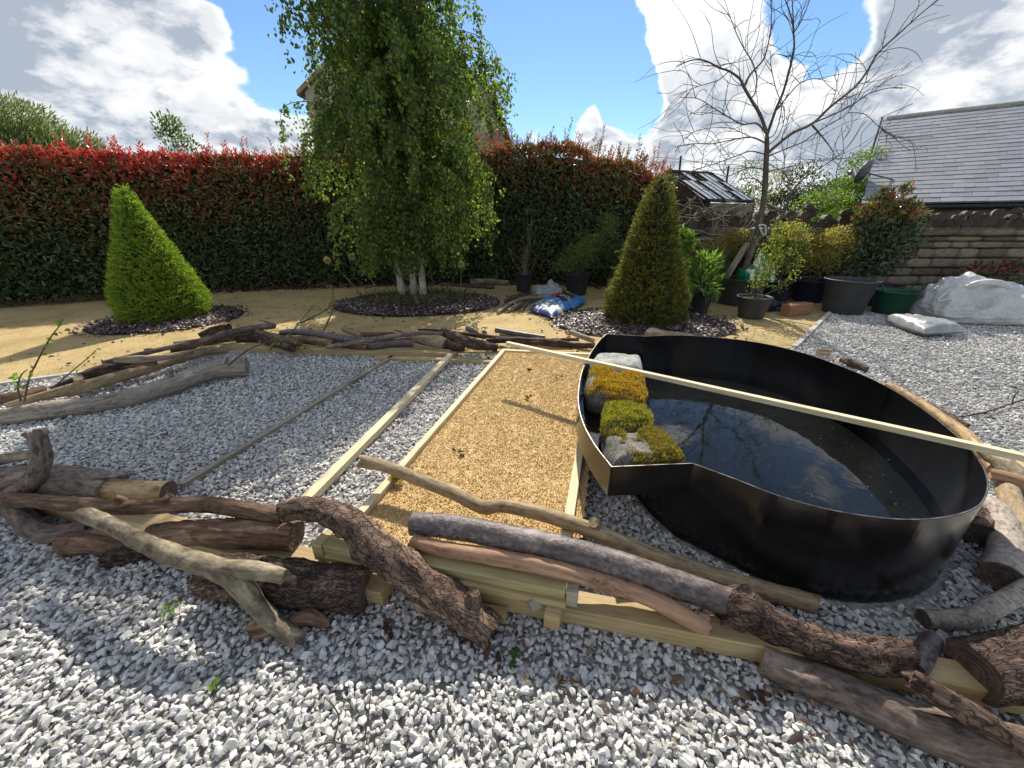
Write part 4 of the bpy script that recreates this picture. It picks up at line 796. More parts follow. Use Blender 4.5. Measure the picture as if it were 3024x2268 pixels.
# ------------------------------------------------------------------ mulch beds
chips = hull_variants('bark_chip', 8, (.062, .040, .016), M['chip'], 12, 21)
rchips = hull_variants('red_bark_chip', 5, (.06, .035, .014), M['redchip'], 11, 22)
def mulch(ctr, rx, ry, ang, label, hgt=.05, d=.033, ring=True, n2=140):
    ca, sa = math.cos(ang), math.sin(ang)
    X, Y = jgrid(-rx, rx, -ry, ry, d, .6); a = np.arctan2(Y / ry, X / rx)
    rr = np.hypot(X / rx, Y / ry) * (1 + .10 * (fbm(np.stack([np.cos(a) * 2, np.sin(a) * 2, 0 * a + ctr[0]], -1), 3, 4) - .5)); k = rr < .97; X, Y, rr = X[k], Y[k], rr[k]
    ex = rng.normal(0, 1, (n2, 2)); ex = unit(ex) * (1 + np.abs(rng.normal(0, .09, (n2, 1)))); X = np.concatenate([X, ex[:, 0] * rx]); Y = np.concatenate([Y, ex[:, 1] * ry]); rr = np.concatenate([rr, np.full(n2, 1.)])
    x = ctr[0] + X * ca - Y * sa; y = ctr[1] + X * sa + Y * ca; n = len(x)
    z = .012 + hgt * np.clip(1 - rr, 0, 1) ** .7 + rng.uniform(0, .022, n)
    rot = np.stack([rng.normal(0, .42, n), rng.normal(0, .42, n), rng.uniform(0, 6.28, n)], -1)
    tag(scatter('bark_mulch', np.stack([x, y, z], -1), rot, rng.lognormal(0, .28, n).clip(.5, 1.8), chips, 8, M['chip'], seed=int(ctr[0] * 10) % 97), label, 'bark mulch', kind='stuff')
    th = np.linspace(0, 2 * math.pi, 40, endpoint=False); V = [(ctr[0], ctr[1], .01 + hgt * .9)]; 
    for k_, zz_ in ((.5, .01 + hgt * .55), (.98, .012)):
        for t in th: X0, Y0 = rx * k_ * math.cos(t), ry * k_ * math.sin(t); V.append((ctr[0] + X0 * ca - Y0 * sa, ctr[1] + X0 * sa + Y0 * ca, zz_))
    F = [[0, 1 + i, 1 + (i + 1) % 40] for i in range(40)] + [[1 + i, 41 + i, 41 + (i + 1) % 40, 1 + (i + 1) % 40] for i in range(40)]
    tag(mobj('mulch_soil', V, F, M['chipbed'], smooth=True), kind='structure')
mulch((-5.62, 6.25), 1.05, .98, .3, 'purple-brown bark mulch round the bright green yew cone')
mulch((-1.85, 7.62), 1.65, 1.22, .05, 'dark bark mulch bed round the birch stems', .10, n2=120)
mulch((2.05, 6.05), 1.45, 1.05, -.05, 'pale glinting bark mulch round the olive green yew cone', .05, n2=160)
HED = np.array([(-13.5, 6.3), (-10., 7.35), (-7.2, 8.85), (-4.4, 9.75), (-1.5, 10.25), (.8, 10.2), (3.25, 9.2)])   # hedge front line
hq, _ = resample(np.column_stack([HED, np.zeros(len(HED))]), np.ones(len(HED)), .05); hq = hq[:, :2]
hn = offs(hq, 1., False) - hq; hn = hn * np.sign(hn[:, 1:2])     # pointing away from the camera
n = 9000; i = rng.integers(0, len(hq), n); off = rng.uniform(-.42, .6, n); p = hq[i] + hn[i] * off[:, None] + rng.normal(0, .03, (n, 2))
tag(scatter('red_mulch', np.column_stack([p, .012 + .05 * np.clip((off + .4) / .8, 0, 1) + rng.uniform(0, .02, n)]), np.stack([rng.normal(0, .5, n), rng.normal(0, .5, n), rng.uniform(0, 6.28, n)], -1), rng.lognormal(0, .3, n).clip(.5, 1.8), rchips, 5, M['redchip'], seed=6), 'dark red bark litter along the foot of the hedge', 'bark mulch', kind='stuff')
# crumbs of bark and leaf fragments strewn over the golden path
n = 520; x = rng.uniform(-6, 3.2, n); y = rng.uniform(3.9, 8.2, n); k = inpoly(x, y, PATH); x, y = x[k], y[k]; n = len(x)
tag(scatter('path_litter', np.column_stack([x, y, rng.uniform(.005, .014, n)]), np.stack([rng.normal(0, .3, n), rng.normal(0, .3, n), rng.uniform(0, 6.28, n)], -1), rng.lognormal(-.5, .4, n).clip(.25, 1.3), chips, 8, M['chip'], seed=7), 'scattered dark bark crumbs on the golden path', 'litter', kind='stuff')

# torn bark strewn round the front logs
bcr = hull_variants('bark_crumb', 5, (.055, .028, .009), M['barkcrumb'], 11, 29)
n = 420; t = rng.random(n); lx = np.interp(t, [0, .35, .7, 1], [-2.6, -.8, .7, 1.7]); ly = np.interp(t, [0, .35, .7, 1], [1.62, 1.12, .80, .62]); x = lx + rng.normal(0, .14, n); y = ly + rng.normal(-.01, .07, n)
tag(scatter('bark_litter', np.column_stack([x, y, rng.uniform(.012, .024, n)]), np.stack([rng.normal(0, .4, n), rng.normal(0, .4, n), rng.uniform(0, 6.28, n)], -1), rng.lognormal(-.75, .5, n).clip(.18, 1.3), bcr, 5, M['barkcrumb'], seed=17), 'torn brown bark crumbs on gravel round the front logs', 'litter', kind='stuff')
# ------------------------------------------------------------------ hedge (photinia)
def hedge_top(x): return np.interp(x, [-13.5, -9, -7, -4.2, -2, .7, 1.8, 2.7, 3.3], [2.62, 2.68, 2.74, 2.80, 2.9, 3.10, 2.95, 2.62, 2.35])
hedge = thing('hedge', 'long tall photinia hedge with dark leaves and bright red top shoots', 'hedge', (-4.4, 10.1, 0))
THK = 1.0
m_ = len(hq); s0 = slice(0, m_, 3); a = hq[s0]; nn_ = hn[s0]; tops = hedge_top(a[:, 0]) - .16
ring = lambda d, z: np.column_stack([a + nn_ * d, z])
V = np.vstack([ring(.20, 0 * tops), ring(.16, tops * .5), ring(.22, tops - .12), ring(.34, tops - .02), ring(THK - .3, tops - .02), ring(THK - .15, tops - .1), ring(THK - .15, 0 * tops)]); k = len(a)
V[:, :2] += .09 * (np.stack([fbm(V * 3, 2, 3), fbm(V * 3 + 7, 2, 3)], -1) - .5) * 2
F = [[r * k + i, r * k + i + 1, (r + 1) * k + i + 1, (r + 1) * k + i] for r in range(6) for i in range(k - 1)] + [[r * k for r in range(7)], [r * k + k - 1 for r in range(6, -1, -1)]]
M['twiggy'] = nmat('painted_shade_core', [(.35, (.006, .007, .004)), (.6, (.022, .022, .012)), (.75, (.045, .034, .022))], 9, 8, .7, .9, 1., .05)  # near-black inner shade painted on the foliage cores
mobj('light_blocking_core', V, F, M['twiggy'], hedge, True)  # added core behind the leaves, keeps light from leaking through
GREEN = np.array([(.022, .040, .014), (.035, .055, .018), (.05, .068, .024), (.030, .042, .020), (.055, .05, .022)])
COPPER = np.array([(.10, .045, .02), (.13, .06, .022), (.085, .06, .02), (.16, .07, .03)])
RED = np.array([(.42, .035, .035), (.50, .06, .05), (.36, .03, .04), (.46, .09, .05), (.30, .05, .03)])
def hedge_leaves(n, face):
    i = rng.integers(0, m_ - 1, n); t = rng.random((n, 1)); p = hq[i] * (1 - t) + hq[i + 1] * t; nv = hn[i]; top = hedge_top(p[:, 0])
    if face == 'front':
        h = rng.random(n) ** .9; d = rng.uniform(0, .26, n) + .12 * (fbm(np.column_stack([p * 2.2, h * 4]), 2, 2) - .5); d += .10 * np.clip(h - .85, 0, 1) * 3; d -= .04 * np.sin(h * 3)
        out = np.column_stack([-nv, np.full(n, .1)])
    elif face == 'top': h = 1 - rng.random(n) * .06; d = rng.uniform(.05, THK, n); out = np.column_stack([-nv * .25, np.full(n, 1.)])
    else: h = rng.random(n); d = THK - rng.uniform(0, .2, n); out = np.column_stack([nv, np.full(n, .1)])
    pos = np.column_stack([p + nv * d[:, None], h * top + ((.10 + .34 * np.clip((p[:, 0] + 2) / 3, 0, 1)) * (fbm(np.column_stack([p * 1.6, 0 * h]), 3, 8) - .5)) * h])
    ax = unit(out * .55 + rdir(n) * .75 + [0, 0, .30]); no = unit(out * .9 + rdir(n) * .55 + [0, 0, .35])
    gr = h + .42 * (fbm(np.column_stack([p * 1.5, h * 3.4]), 3, 12) - .5) * np.clip(h * 1.6 - .5, .2, 1) + rng.normal(0, .075, n); left = np.clip((-p[:, 0] - 2) / 6, 0, 1)
    lim = .985 - .13 * left; c = pick(GREEN, n); cu = gr > lim - .26 - .08 * left; c[cu] = pick(COPPER, cu.sum()); mixk = cu & (rng.random(n) < .45); c[mixk] = pick(GREEN * 1.4, mixk.sum())
    rd = gr > lim; c[rd] = pick(RED, rd.sum()); mk = rd & (rng.random(n) < .72 - .62 * left); c[mk] = pick(COPPER, mk.sum())
    st = (rng.random(n) < .012); c[st] = pick(COPPER, st.sum())
    return pos, ax, no, rng.uniform(.07, .13, n), c
GREEN *= 2.5; COPPER *= 2.0; RED *= [1.15, 1.25, 1.3]
parts = [hedge_leaves(46000, 'front'), hedge_leaves(9000, 'top'), hedge_leaves(6000, 'back')]
n = 2600; z_ = rng.uniform(.1, 2.4, n); pe = hq[-1] + hn[-1] * rng.uniform(0, THK, (n, 1)) + rng.normal(0, .07, (n, 2)) + [.05, 0]
parts.append((np.column_stack([pe, z_]), unit(rdir(n) + [.5, -.3, .2]), unit(rdir(n) + [1, -.5, .3]), rng.uniform(.055, .1, n), pick(GREEN, n)))
pos, ax, no, ln, c = [np.concatenate(x) for x in zip(*parts)]
V, F, C = leaves(pos, ax, no, ln, ln * .42, c); o = mobj('foliage', V, F, M['leaf'], hedge, False, {'Col': C}); o['kind'] = 'stuff'
# upright young shoots along the top
sp_, sv, sf = [], [], []; ns = 620; i = rng.integers(0, m_, ns); d = rng.uniform(.05, THK - .1, ns); LP = []
for q in range(ns):
    b0 = np.array([*(hq[i[q]] + hn[i[q]] * d[q]), hedge_top(hq[i[q], 0]) - .08]); x0 = b0[0]; left = np.clip((-x0 - 2) / 6, 0, 1)
    hh = rng.uniform(.10, .26) * (1 if rng.random() < .8 else 1.8) * (1.45 - .45 * left); dr = unit(np.array([rng.normal(0, .25) + .18, rng.normal(0, .2), 1.])); nl = int(6 + hh * 26)
    tt = np.linspace(.15, 1, nl); pp = b0 + tt[:, None] * dr * hh; aa = np.arange(nl) * 2.4 + rng.random() * 6; axs = np.stack([np.cos(aa), np.sin(aa), .5 + tt * .9], -1)
    LP.append((pp, axs, np.cross(axs, rdir(nl)), rng.uniform(.045, .085, nl), pick(RED if rng.random() < .36 + .60 * left else (COPPER if rng.random() < .7 else GREEN * 1.4), nl)))
    V, F, *_ = tube(np.stack([b0 - dr * .15, b0 + dr * hh]), [.005, .002], 4, .2, 0); sp_.append((V.reshape(-1, 3), F))
pos, ax, no, ln, c = [np.concatenate(x) for x in zip(*LP)]
V, F, C = leaves(pos, ax, no, ln, ln * .36, c); o = mobj('red_shoots', V, F, M['leaf'], hedge, False, {'Col': C}); o['kind'] = 'stuff'
M['twig'] = nmat('twig_bark', [(.3, (.06, .04, .028)), (.7, (.16, .115, .08))], 30, 4, .6, .85, .3, .003)
V, F = cat_mesh(sp_); mobj('shoot_stems', V, F, M['twig'], hedge)['kind'] = 'stuff'

# ------------------------------------------------------------------ yew cones
def yew(name, base, h, r, prof, pal, tipcol, label, n, seed, lean=0.):
    t = thing(name, label, 'conifer', (*base, 0)); zb = np.array(prof)[:, 0]; rb = np.array(prof)[:, 1]
    def R(z, a): return r * np.interp(z / h, zb, rb) * (1 + .26 * (fbm(np.stack([np.cos(a) * 3.4 + seed, np.sin(a) * 3.4, z * 4.5], -1), 3, seed) - .5))
    zs = np.linspace(.02, h * .97, 30); th = np.arange(32) * 2 * math.pi / 32; Zg, A = np.meshgrid(zs, th, indexing='ij'); rr = R(Zg, A) * .86 - .02
    V = np.stack([base[0] + rr * np.cos(A) + lean * Zg, base[1] + rr * np.sin(A), Zg], -1).reshape(-1, 3); F = [[i * 32 + j, i * 32 + (j + 1) % 32, (i + 1) * 32 + (j + 1) % 32, (i + 1) * 32 + j] for i in range(29) for j in range(32)] + [list(range(29 * 32, 30 * 32)), list(range(31, -1, -1))]
    mobj('light_blocking_core', V, F, M['twiggy'], t, True)  # added dark core, paints the shade inside the needles
    V, F, lc, *_ = tube(np.array([[base[0], base[1], .0], [base[0], base[1], .3]]), [.045, .04], 10, .05, .1); mobj('trunk', V.reshape(-1, 3), F, M['brown'], t, True, {'lc': lc.reshape(-1, 3)})
    u = rng.random(n); z = h * (1 - np.sqrt(1 - u * .999)) if False else h * (1 - np.sqrt(np.clip(1 - u, 0, 1))) ; z = np.clip(z, .01, h); a = rng.uniform(0, 6.283, n)
    rad = R(z, a) * rng.uniform(.90, 1.03, n) + np.where(rng.random(n) < .18, rng.exponential(.026 if seed == 9 else .010, n), 0); ctr = np.stack([base[0] + rad * np.cos(a) + lean * z, base[1] + rad * np.sin(a), z], -1); out = np.stack([np.cos(a), np.sin(a), .25 + 0 * a], -1)
    K_ = 9; spine = unit(out + rdir(n) * .6 + [0, 0, .2]); bpos, bax, bno, bc = [], [], [], []
    cc = pick(pal, n); tip = rng.random(n) < .40
    for q in range(K_):
        f = q / (K_ - 1); side = unit(np.cross(spine, rdir(n))); bpos.append(ctr + spine * (.085 * f - .025)); bax.append(unit(spine * .9 + side * .75)); bno.append(rdir(n) * .6 + out); c2 = cc.copy(); c2[tip] = c2[tip] * .3 + np.array(tipcol) * .7 * (.6 + .5 * f); bc.append(c2)
    n7 = n * K_; V, F, C = leaves(np.concatenate(bpos), np.concatenate(bax), np.concatenate(bno), rng.uniform(.024, .042, n7), rng.uniform(.006, .011, n7), np.concatenate(bc), .1, simple=True)
    o = mobj('foliage', V, F, M['needle'], t, False, {'Col': C}); o['kind'] = 'stuff'; return t
yew('yew_cone', (-5.72, 6.32), 1.98, .575, [(0, .86), (.06, .97), (.16, 1.), (.35, .80), (.6, .50), (.85, .20), (.95, .09), (1, .02)], [(.115, .19, .02), (.15, .245, .027), (.195, .30, .034)], (.39, .47, .055), 'bright green clipped yew cone in a round bark bed', 9000, 5)
yew('yew_cone', (2.12, 6.15), 2.12, .575, [(0, .90), (.08, 1.), (.2, .98), (.4, .72), (.6, .54), (.8, .36), (.92, .19), (1, .03)], [(.05, .065, .018), (.075, .09, .024), (.09, .105, .026)], (.32, .27, .035), 'olive green yew cone with yellow tips beside the potted plants', 8500, 9)

# ------------------------------------------------------------------ birch
bx, by = -2.03, 8.0
birch = thing('birch_tree', 'leafy multi-stemmed birch with white stems in the dark bark bed', 'tree', (bx, by, 0))
M['birchstem'] = barkmat('white_birch_stem', (.20, .15, .11), (.52, .46, .38), (.70, .66, .60), fib=18, k=2.4, patch=6, bmp=.3, lent=True, rough=.6)
stems = [(-.22, .05, -.55, .15, 4.6), (.0, .0, .12, .0, 6.3), (.17, -.03, .75, -.1, 5.6)]; SP = []
for (dx, dy, tx, ty, hh) in stems:
    zz_ = np.linspace(0, 1, 8); pts = np.stack([bx + dx + (tx - dx) * zz_ ** 1.5 + .04 * np.sin(zz_ * 9 + dx * 9), by + dy + (ty - dy) * zz_ ** 1.3 + .03 * np.cos(zz_ * 8), zz_ * hh + .03], -1)
    r0 = .068 * (1 - .92 * zz_) ** .9 + .006; V, F, lc, q, r, T = tube(pts, r0, 14, .05, .06, 12, 4); mobj('trunk', V.reshape(-1, 3), F, M['birchstem'], birch, True, {'lc': lc.reshape(-1, 3)}); SP.append((q, hh))
def crown_r(z): return np.interp(z, [.7, 1.0, 1.5, 2.2, 3.0, 3.9, 4.6, 5.4, 6.1, 6.8], [.55, 1.02, 1.32, 1.52, 1.60, 1.62, 1.55, 1.25, .8, .2])
BP, TW = [], []; nb = 320
for k in range(nb):
    q, hh = SP[rng.choice(3, p=[.3, .4, .3])]; z0 = .75 + (hh - .85) * rng.random() ** 1.05; b0 = q[np.argmin(np.abs(q[:, 2] - z0))]; az = rng.uniform(0, 6.283)
    Rr = crown_r(b0[2] + .2) * rng.uniform(.45, 1.08); lob = 1 + .30 * math.sin(az * 3 + b0[2] * 1.7); Rr *= np.clip(lob, .72, 1.15)
    e = np.array([bx + .05 + Rr * math.cos(az), by + Rr * math.sin(az) * .92, 0]); rise = rng.uniform(.25, .75) * (1 - b0[2] / 12); L_ = max(np.linalg.norm(e[:2] - b0[:2]), .25)
    m1 = np.array([*(b0[:2] * .5 + e[:2] * .5), b0[2] + rise * L_ * .75]); e1 = np.array([*e[:2], b0[2] + rise * L_ * .55]); e2 = e1 + np.array([math.cos(az) * .10, math.sin(az) * .10, -rng.uniform(.25, .85)])
    if e2[2] < .66: e2[2] = .66 + rng.random() * .3
    pts, rr = resample(np.array([b0, m1, e1, e2]), [.014, .009, .005, .002], .10); V, F, *_ = tube(np.array([b0, m1, e1, e2]), [.014, .009, .005, .002], 5, .12, 0); TW.append((V.reshape(-1, 3), F))
    for j in range(3, len(pts)):
        nh = rng.integers(1, 4)
        for _ in range(nh):
            dv = np.array([rng.normal(0, .5), rng.normal(0, .5), -rng.uniform(.5, 1.4)]); dv = unit(dv) * rng.uniform(.12, .42); nl = rng.integers(6, 12); t = rng.random((nl, 1))
            BP.append(pts[j] + dv * t + rng.normal(0, .028, (nl, 3)))
pos = np.concatenate(BP); pos = pos[(pos[:, 2] > .52)]
n = len(pos); no = rdir(n) + [.0, -.3, .6]; ax = rdir(n) * .8 + [.12, 0, -.9]; c = pick([(.105, .16, .042), (.145, .205, .055), (.185, .245, .065), (.08, .125, .036)], n); br_ = rng.random(n) < .10; c[br_] = pick([(.28, .33, .06)], br_.sum())
ln = rng.uniform(.042, .066, n); V, F, C = leaves(pos, ax, no, ln, ln * .82, c, .15); o = mobj('crown', V, F, M['softleaf'], birch, False, {'Col': C}); o['kind'] = 'stuff'
V, F = cat_mesh(TW); mobj('branches', V, F, M['twig'], birch, True)
print('birch leaves', n)

# ------------------------------------------------------------------ distant trees
def shrub_leaves(ctr, rad, n, ln, pal, seed=0, lump=.35, wind=(0, 0, 0), hollow=.55, wr=.5, droop=0.):
    d = rdir(n); d[:, 2] = np.where(d[:, 2] < -.55, -d[:, 2], d[:, 2])
    k = 1 + lump * (fbm(d * 2.6 + seed, 3, seed) - .5) * 2; rr = (hollow + (1 - hollow) * rng.random(n) ** .6) * k
    p = np.asarray(ctr) + d * rr[:, None] * np.asarray(rad); ax = unit(d * .6 + rdir(n) * .8 + np.array([0, 0, .3 - droop]) + np.asarray(wind)); no = unit(d + rdir(n) * .6 + [0, 0, .3])
    l = rng.uniform(.7, 1.25, n) * ln; return p, ax, no, l, pick(pal, n), l * wr
def tree_far(name, label, base, trunk_h, blobs, n, ln, pal, wind=(0, 0, 0), cat='tree', wr=.5, trunk_r=.15, droop=0., mat='softleaf', hollow=.5, group=None):
    t = thing(name, label, cat, base, group); base = np.asarray(base, float)
    top = np.asarray(blobs[0][0]); V, F, lc, *_ = tube(np.array([base, base * .5 + np.array([top[0], top[1], top[2]]) * .5, top]), [trunk_r, trunk_r * .7, trunk_r * .3], 9, .3, .08, 3, 3); parts = [(V.reshape(-1, 3), F)]
    for (c, r) in blobs[1:]:
        V, F, *_ = tube(np.array([base + (top - base) * .45, np.asarray(c, float)]), [trunk_r * .45, trunk_r * .12], 7, .4, .05); parts.append((V.reshape(-1, 3), F))
    V, F = cat_mesh(parts); mobj('trunk', V, F, M['twig'], t, True)
    ds = [shrub_leaves(c, r, int(n / len(blobs)), ln, pal, i * 7 + 3, .35, wind, hollow, wr, droop) for i, (c, r) in enumerate(blobs)]
    p, a, no, l, c, w = [np.concatenate(x) for x in zip(*ds)]; V, F, C = leaves(p, a, no, l, w, c, .15, simple=True); o = mobj('crown', V, F, M[mat], t, False, {'Col': C}); o['kind'] = 'stuff'; return t
c0 = PY(60, 400, 17); tree_far('willow_tree', 'wind-blown grey-green willow rising behind the hedge', (c0[0], 17, -.5), 3, [((c0[0] - 1.2, 17, 3.4), (2.9, 2.4, 2.5)), ((c0[0] + .9, 16.8, 2.9), (2.2, 2., 1.7)), ((c0[0] + 2.6, 16.6, 2.5), (1.6, 1.4, 1.15)), ((c0[0] - 3.4, 17.3, 3.6), (2.6, 2.2, 2.4))], 60000, .24, [(.10, .125, .065), (.14, .165, .09), (.075, .095, .05), (.19, .21, .13)], (.9, 0, .35), wr=.16, hollow=.3)
c0 = PY(500, 390, 14); tree_far('sapling', 'slim leafy sapling top showing above the red hedge', (c0[0], 14, -.3), 3, [((c0[0], 14, c0[2]), (.42, .4, .5)), ((c0[0] + .2, 14, c0[2] - .7), (.6, .5, .7))], 700, .13, [(.09, .13, .05), (.13, .17, .07)], (.4, 0, .2), wr=.4, trunk_r=.03, hollow=.2)
for (px, py, Y, rx, rz, pal, lab, n) in [(2215, 560, 15, .75, .95, [(.10, .13, .05), (.14, .15, .06)], 'loose pale green shrub behind the broken greenhouse', 2600),
        (2290, 570, 14.2, .55, .7, [(.22, .17, .025), (.26, .21, .04)], 'golden yellow bush behind the bare tree trunk', 1800),
        (2360, 570, 13.6, .75, .85, [(.028, .045, .016), (.045, .065, .022)], 'dark rounded evergreen bush behind the wall', 4200),
        (2460, 590, 13.2, .8, .62, [(.13, .20, .03), (.17, .25, .045), (.09, .15, .025)], 'bright green bush behind the wall near the slate roof', 5200),
        (2545, 530, 13.6, .75, .85, [(.13, .20, .03), (.17, .25, .045), (.09, .15, .025)], 'taller bright green bush against the slate roof edge', 5200),
        (2420, 620, 11.5, .8, .5, [(.13, .20, .03), (.17, .25, .045), (.09, .15, .025)], 'low bright green bush growing close behind the log stack', 3600)]:
    c = PY(px, py, Y); tree_far('bush', lab, (c[0], Y, -.3), 1, [(tuple(c), (rx, .6, rz)), ((c[0] + .3, Y, c[2] - .5), (rx * .9, .6, rz * .8)), ((c[0] - .3, Y, c[2] - .6), (rx * .9, .6, rz * .8))], n, .075, pal, cat='bush', trunk_r=.05)
# far hills
for k, (Y, h0, x0, x1, nm, seed) in enumerate([(900, 52, -500, 2600, 'hills', 3), (420, 9, -300, 1200, 'far_field', 8)]):
    X = np.linspace(x0, x1, 90); yy = np.linspace(0, 1, 14); G = []
    for v in yy:
        prof = h0 * (.65 + .7 * (fbm(np.stack([X / (300 if k == 0 else 150), 0 * X + k, 0 * X], -1), 3, seed) - .5)) * math.sin(v * math.pi / 2); G.append(np.stack([X, 0 * X + Y + v * Y * .6, prof - 4], -1))
    V = np.concatenate(G); F = [[r * 90 + i, r * 90 + i + 1, (r + 1) * 90 + i + 1, (r + 1) * 90 + i] for r in range(13) for i in range(89)]
    M['hillmat%d' % k] = nmat('hill_%d' % k, [(.35, (.055, .075, .045)), (.5, (.10, .12, .06)), (.65, (.05, .07, .045))] if k == 0 else [(.35, (.10, .16, .05)), (.6, (.16, .21, .07))], .008, 6, .6, .95, 0)
    tag(mobj(nm, V, F, M['hillmat%d' % k], smooth=True, org=(0, 0, 0)), kind='structure')
# ------------------------------------------------------------------ gable house behind the birch
M['render'] = nmat('beige_render', [(.3, (.36, .29, .22)), (.7, (.46, .385, .30))], 3, 6, .6, .9, .2, .01)
M['sandstone'] = nmat('warm_sandstone', [(.3, (.13, .10, .07)), (.5, (.22, .175, .125)), (.7, (.34, .28, .20))], 5, 7, .65, .9, .5, .02, var=.3)
M['roofslate'] = nmat('grey_slate', [(.3, (.19, .197, .217)), (.7, (.275, .282, .302))], 9, 6, .6, .55, .25, .004, var=.13, spec=.5)
M['blackplastic'] = nmat('black_gutter', [(.3, (.012, .012, .012)), (.7, (.03, .03, .03))], 9, 3, .6, .5, 0)
hx1, hx0, hy = -.70, -6.2, 14.0; ze, za = 5.05, 7.05
hs = thing('gable_house', 'beige rendered house with a gable rising behind the birch', 'house', ((hx0 + hx1) / 2, hy + 4, -.3))
xm = (hx0 + hx1) / 2; yb = hy + 9
V = [(hx0, hy, -.3), (hx1, hy, -.3), (hx1, hy, ze), (xm, hy, za), (hx0, hy, ze), (hx0, yb, -.3), (hx1 + .55, yb, -.3), (hx1 + .55, yb, ze), (xm, yb, za), (hx0, yb, ze)]
mobj('wall', V, [[0, 1, 2, 3, 4], [5, 9, 8, 7, 6], [0, 4, 9, 5]], M['render'], hs)
mobj('side_wall', [(hx1, hy, -.3), (hx1 + .55, yb, -.3), (hx1 + .55, yb, ze), (hx1, hy, ze)], [[0, 1, 2, 3]], M['sandstone'], hs)
# coursed stones on the side wall
sv, sf = bevel_box(1, 1, 1, .06); sme = meshdata('wall_stone', sv, sf, M['sandstone'])
zc = 2.4; kk = 0
while zc < ze - .15 and kk < 160:
    hh = rng.uniform(.16, .24); y = hy + .05
    while y < hy + 5 and kk < 160:
        w = rng.uniform(.3, .6); o = bpy.data.objects.new('wall_stone', sme); xx = hx1 + .55 * (y + w / 2 - hy) / 9
        link(o, hs, (xx + .005, y + w / 2, zc + hh / 2)); o.scale = (.06, w * .95, hh * .92); o.rotation_euler = (0, 0, -math.atan2(.55, 9)); y += w; kk += 1
    zc += hh
V = []
for s in (-1, 1):
    xe = hx1 + .22 if s > 0 else hx0 - .22; e2 = .55 if s > 0 else 0; zl = ze - .22 * (za - ze) / (xm - hx0)
    v = [(xm, hy - .02, za + .06), (xe, hy - .02, zl + .06), (xe + e2, yb, zl + .06), (xm, yb, za + .06)]; v += [(a, b, c + .09) for a, b, c in v]
    mobj('roof', v, [[0, 1, 2, 3], [7, 6, 5, 4], [0, 4, 5, 1], [1, 5, 6, 2], [2, 6, 7, 3], [3, 7, 4, 0]], M['roofslate'], hs)
    pr = [(xm, za + .17), (xe - s * .02, zl + .17), (xe - s * .02, zl + .04), (xm, za + .04)]; v = [(a, hy - .10, c) for a, c in pr] + [(a, hy + .18, c) for a, c in pr]
    mobj('coping', v, [[0, 1, 2, 3], [7, 6, 5, 4], [0, 4, 5, 1], [1, 5, 6, 2], [2, 6, 7, 3], [3, 7, 4, 0]], M['sandstone'], hs)
V, F = bevel_box(.42, .34, .10, .01); mobj('kneeler_cap', V + [hx1 + .06, hy + .03, ze + .10], F, M['sandstone'], hs)
kn = [(0, 0), (.26, 0), (.24, -.10), (.14, -.22), (.06, -.42), (0, -.5)]; v = [(hx1 - .02 + a, hy - .09, ze + .05 + c) for a, c in kn] + [(hx1 - .02 + a, hy + .17, ze + .05 + c) for a, c in kn]; k = len(kn)
mobj('kneeler', v, [list(range(k)), list(range(2 * k - 1, k - 1, -1))] + [[i, k + i, k + (i + 1) % k, (i + 1) % k] for i in range(k)], M['sandstone'], hs)
V, F, *_ = tube(np.array([[hx1 + .16, hy + .22, ze - .12], [hx1 + .72, yb, ze - .12]]), [.065, .065], 10, 1.); mobj('gutter', V.reshape(-1, 3), F, M['blackplastic'], hs, True)
V, F, *_ = tube(np.array([[hx1 + .09, hy + .2, ze - .2], [hx1 + .05, hy + .22, ze - .5], [hx1 + .05, hy + .22, 0]]), [.04, .04, .04], 8, .2, 0); mobj('downpipe', V.reshape(-1, 3), F, M['blackplastic'], hs, True)

# ------------------------------------------------------------------ slate roofed outbuilding
E0 = np.array([9.51, 11.5, 1.90]); rd_ = np.array([.788, -.616, 0]); rn = np.array([.616, .788, 0]); RB, RH = 4.7, 2.71; RL = 5.2
ob = thing('outbuilding', 'low stone outbuilding with a long grey slate roof and aerial', 'building', (*(E0 + rd_ * 2.5 + rn * 2.5)[:2], -.5))
slope = np.array([rn[0] * RB, rn[1] * RB, RH]); sl_len = np.linalg.norm(slope); su = slope / sl_len; nrm_ = np.cross(rd_, su); nrm_ *= np.sign(nrm_[2])
def rp(a, b, c=0.): return E0 + rd_ * a + su * b + nrm_ * c
q = [rp(0, 0, -.05), rp(RL, 0, -.05), rp(RL, sl_len, -.05), rp(0, sl_len, -.05)]; w = [p - nrm_ * .08 for p in q]
roof_ = mobj('roof', q + w, [[0, 1, 2, 3], [7, 6, 5, 4], [0, 4, 5, 1], [1, 5, 6, 2], [2, 6, 7, 3], [3, 7, 4, 0]], M['blackplastic'], ob)
back = E0 + rn * 2 * RB; g = E0 + rn * RB + [0, 0, RH - .15]
V = [E0 + rn * .15 + [0, 0, -.02] , back, g, E0 * [1, 1, 0] + rn * .15 + [0, 0, -.5], back * [1, 1, 0] + [0, 0, -.5]]; V = [v + rd_ * .12 for v in V] + [v + rd_ * (RL - .1) for v in V]
mobj('wall', V, [[0, 2, 1, 4, 3], [5, 8, 9, 6, 7], [3, 8, 5, 0], [4, 1, 6, 9], [1, 2, 7, 6]], M['sandstone'], ob)
smv, smf = bevel_box(1, 1, 1, .02); smesh = meshdata('slate', smv, smf, M['roofslate']); nrow = 24; gauge = sl_len / nrow; cnt = 0; rest = []
rotm = Matrix((Vector(rd_), Vector(su), Vector(nrm_))).transposed().to_euler()
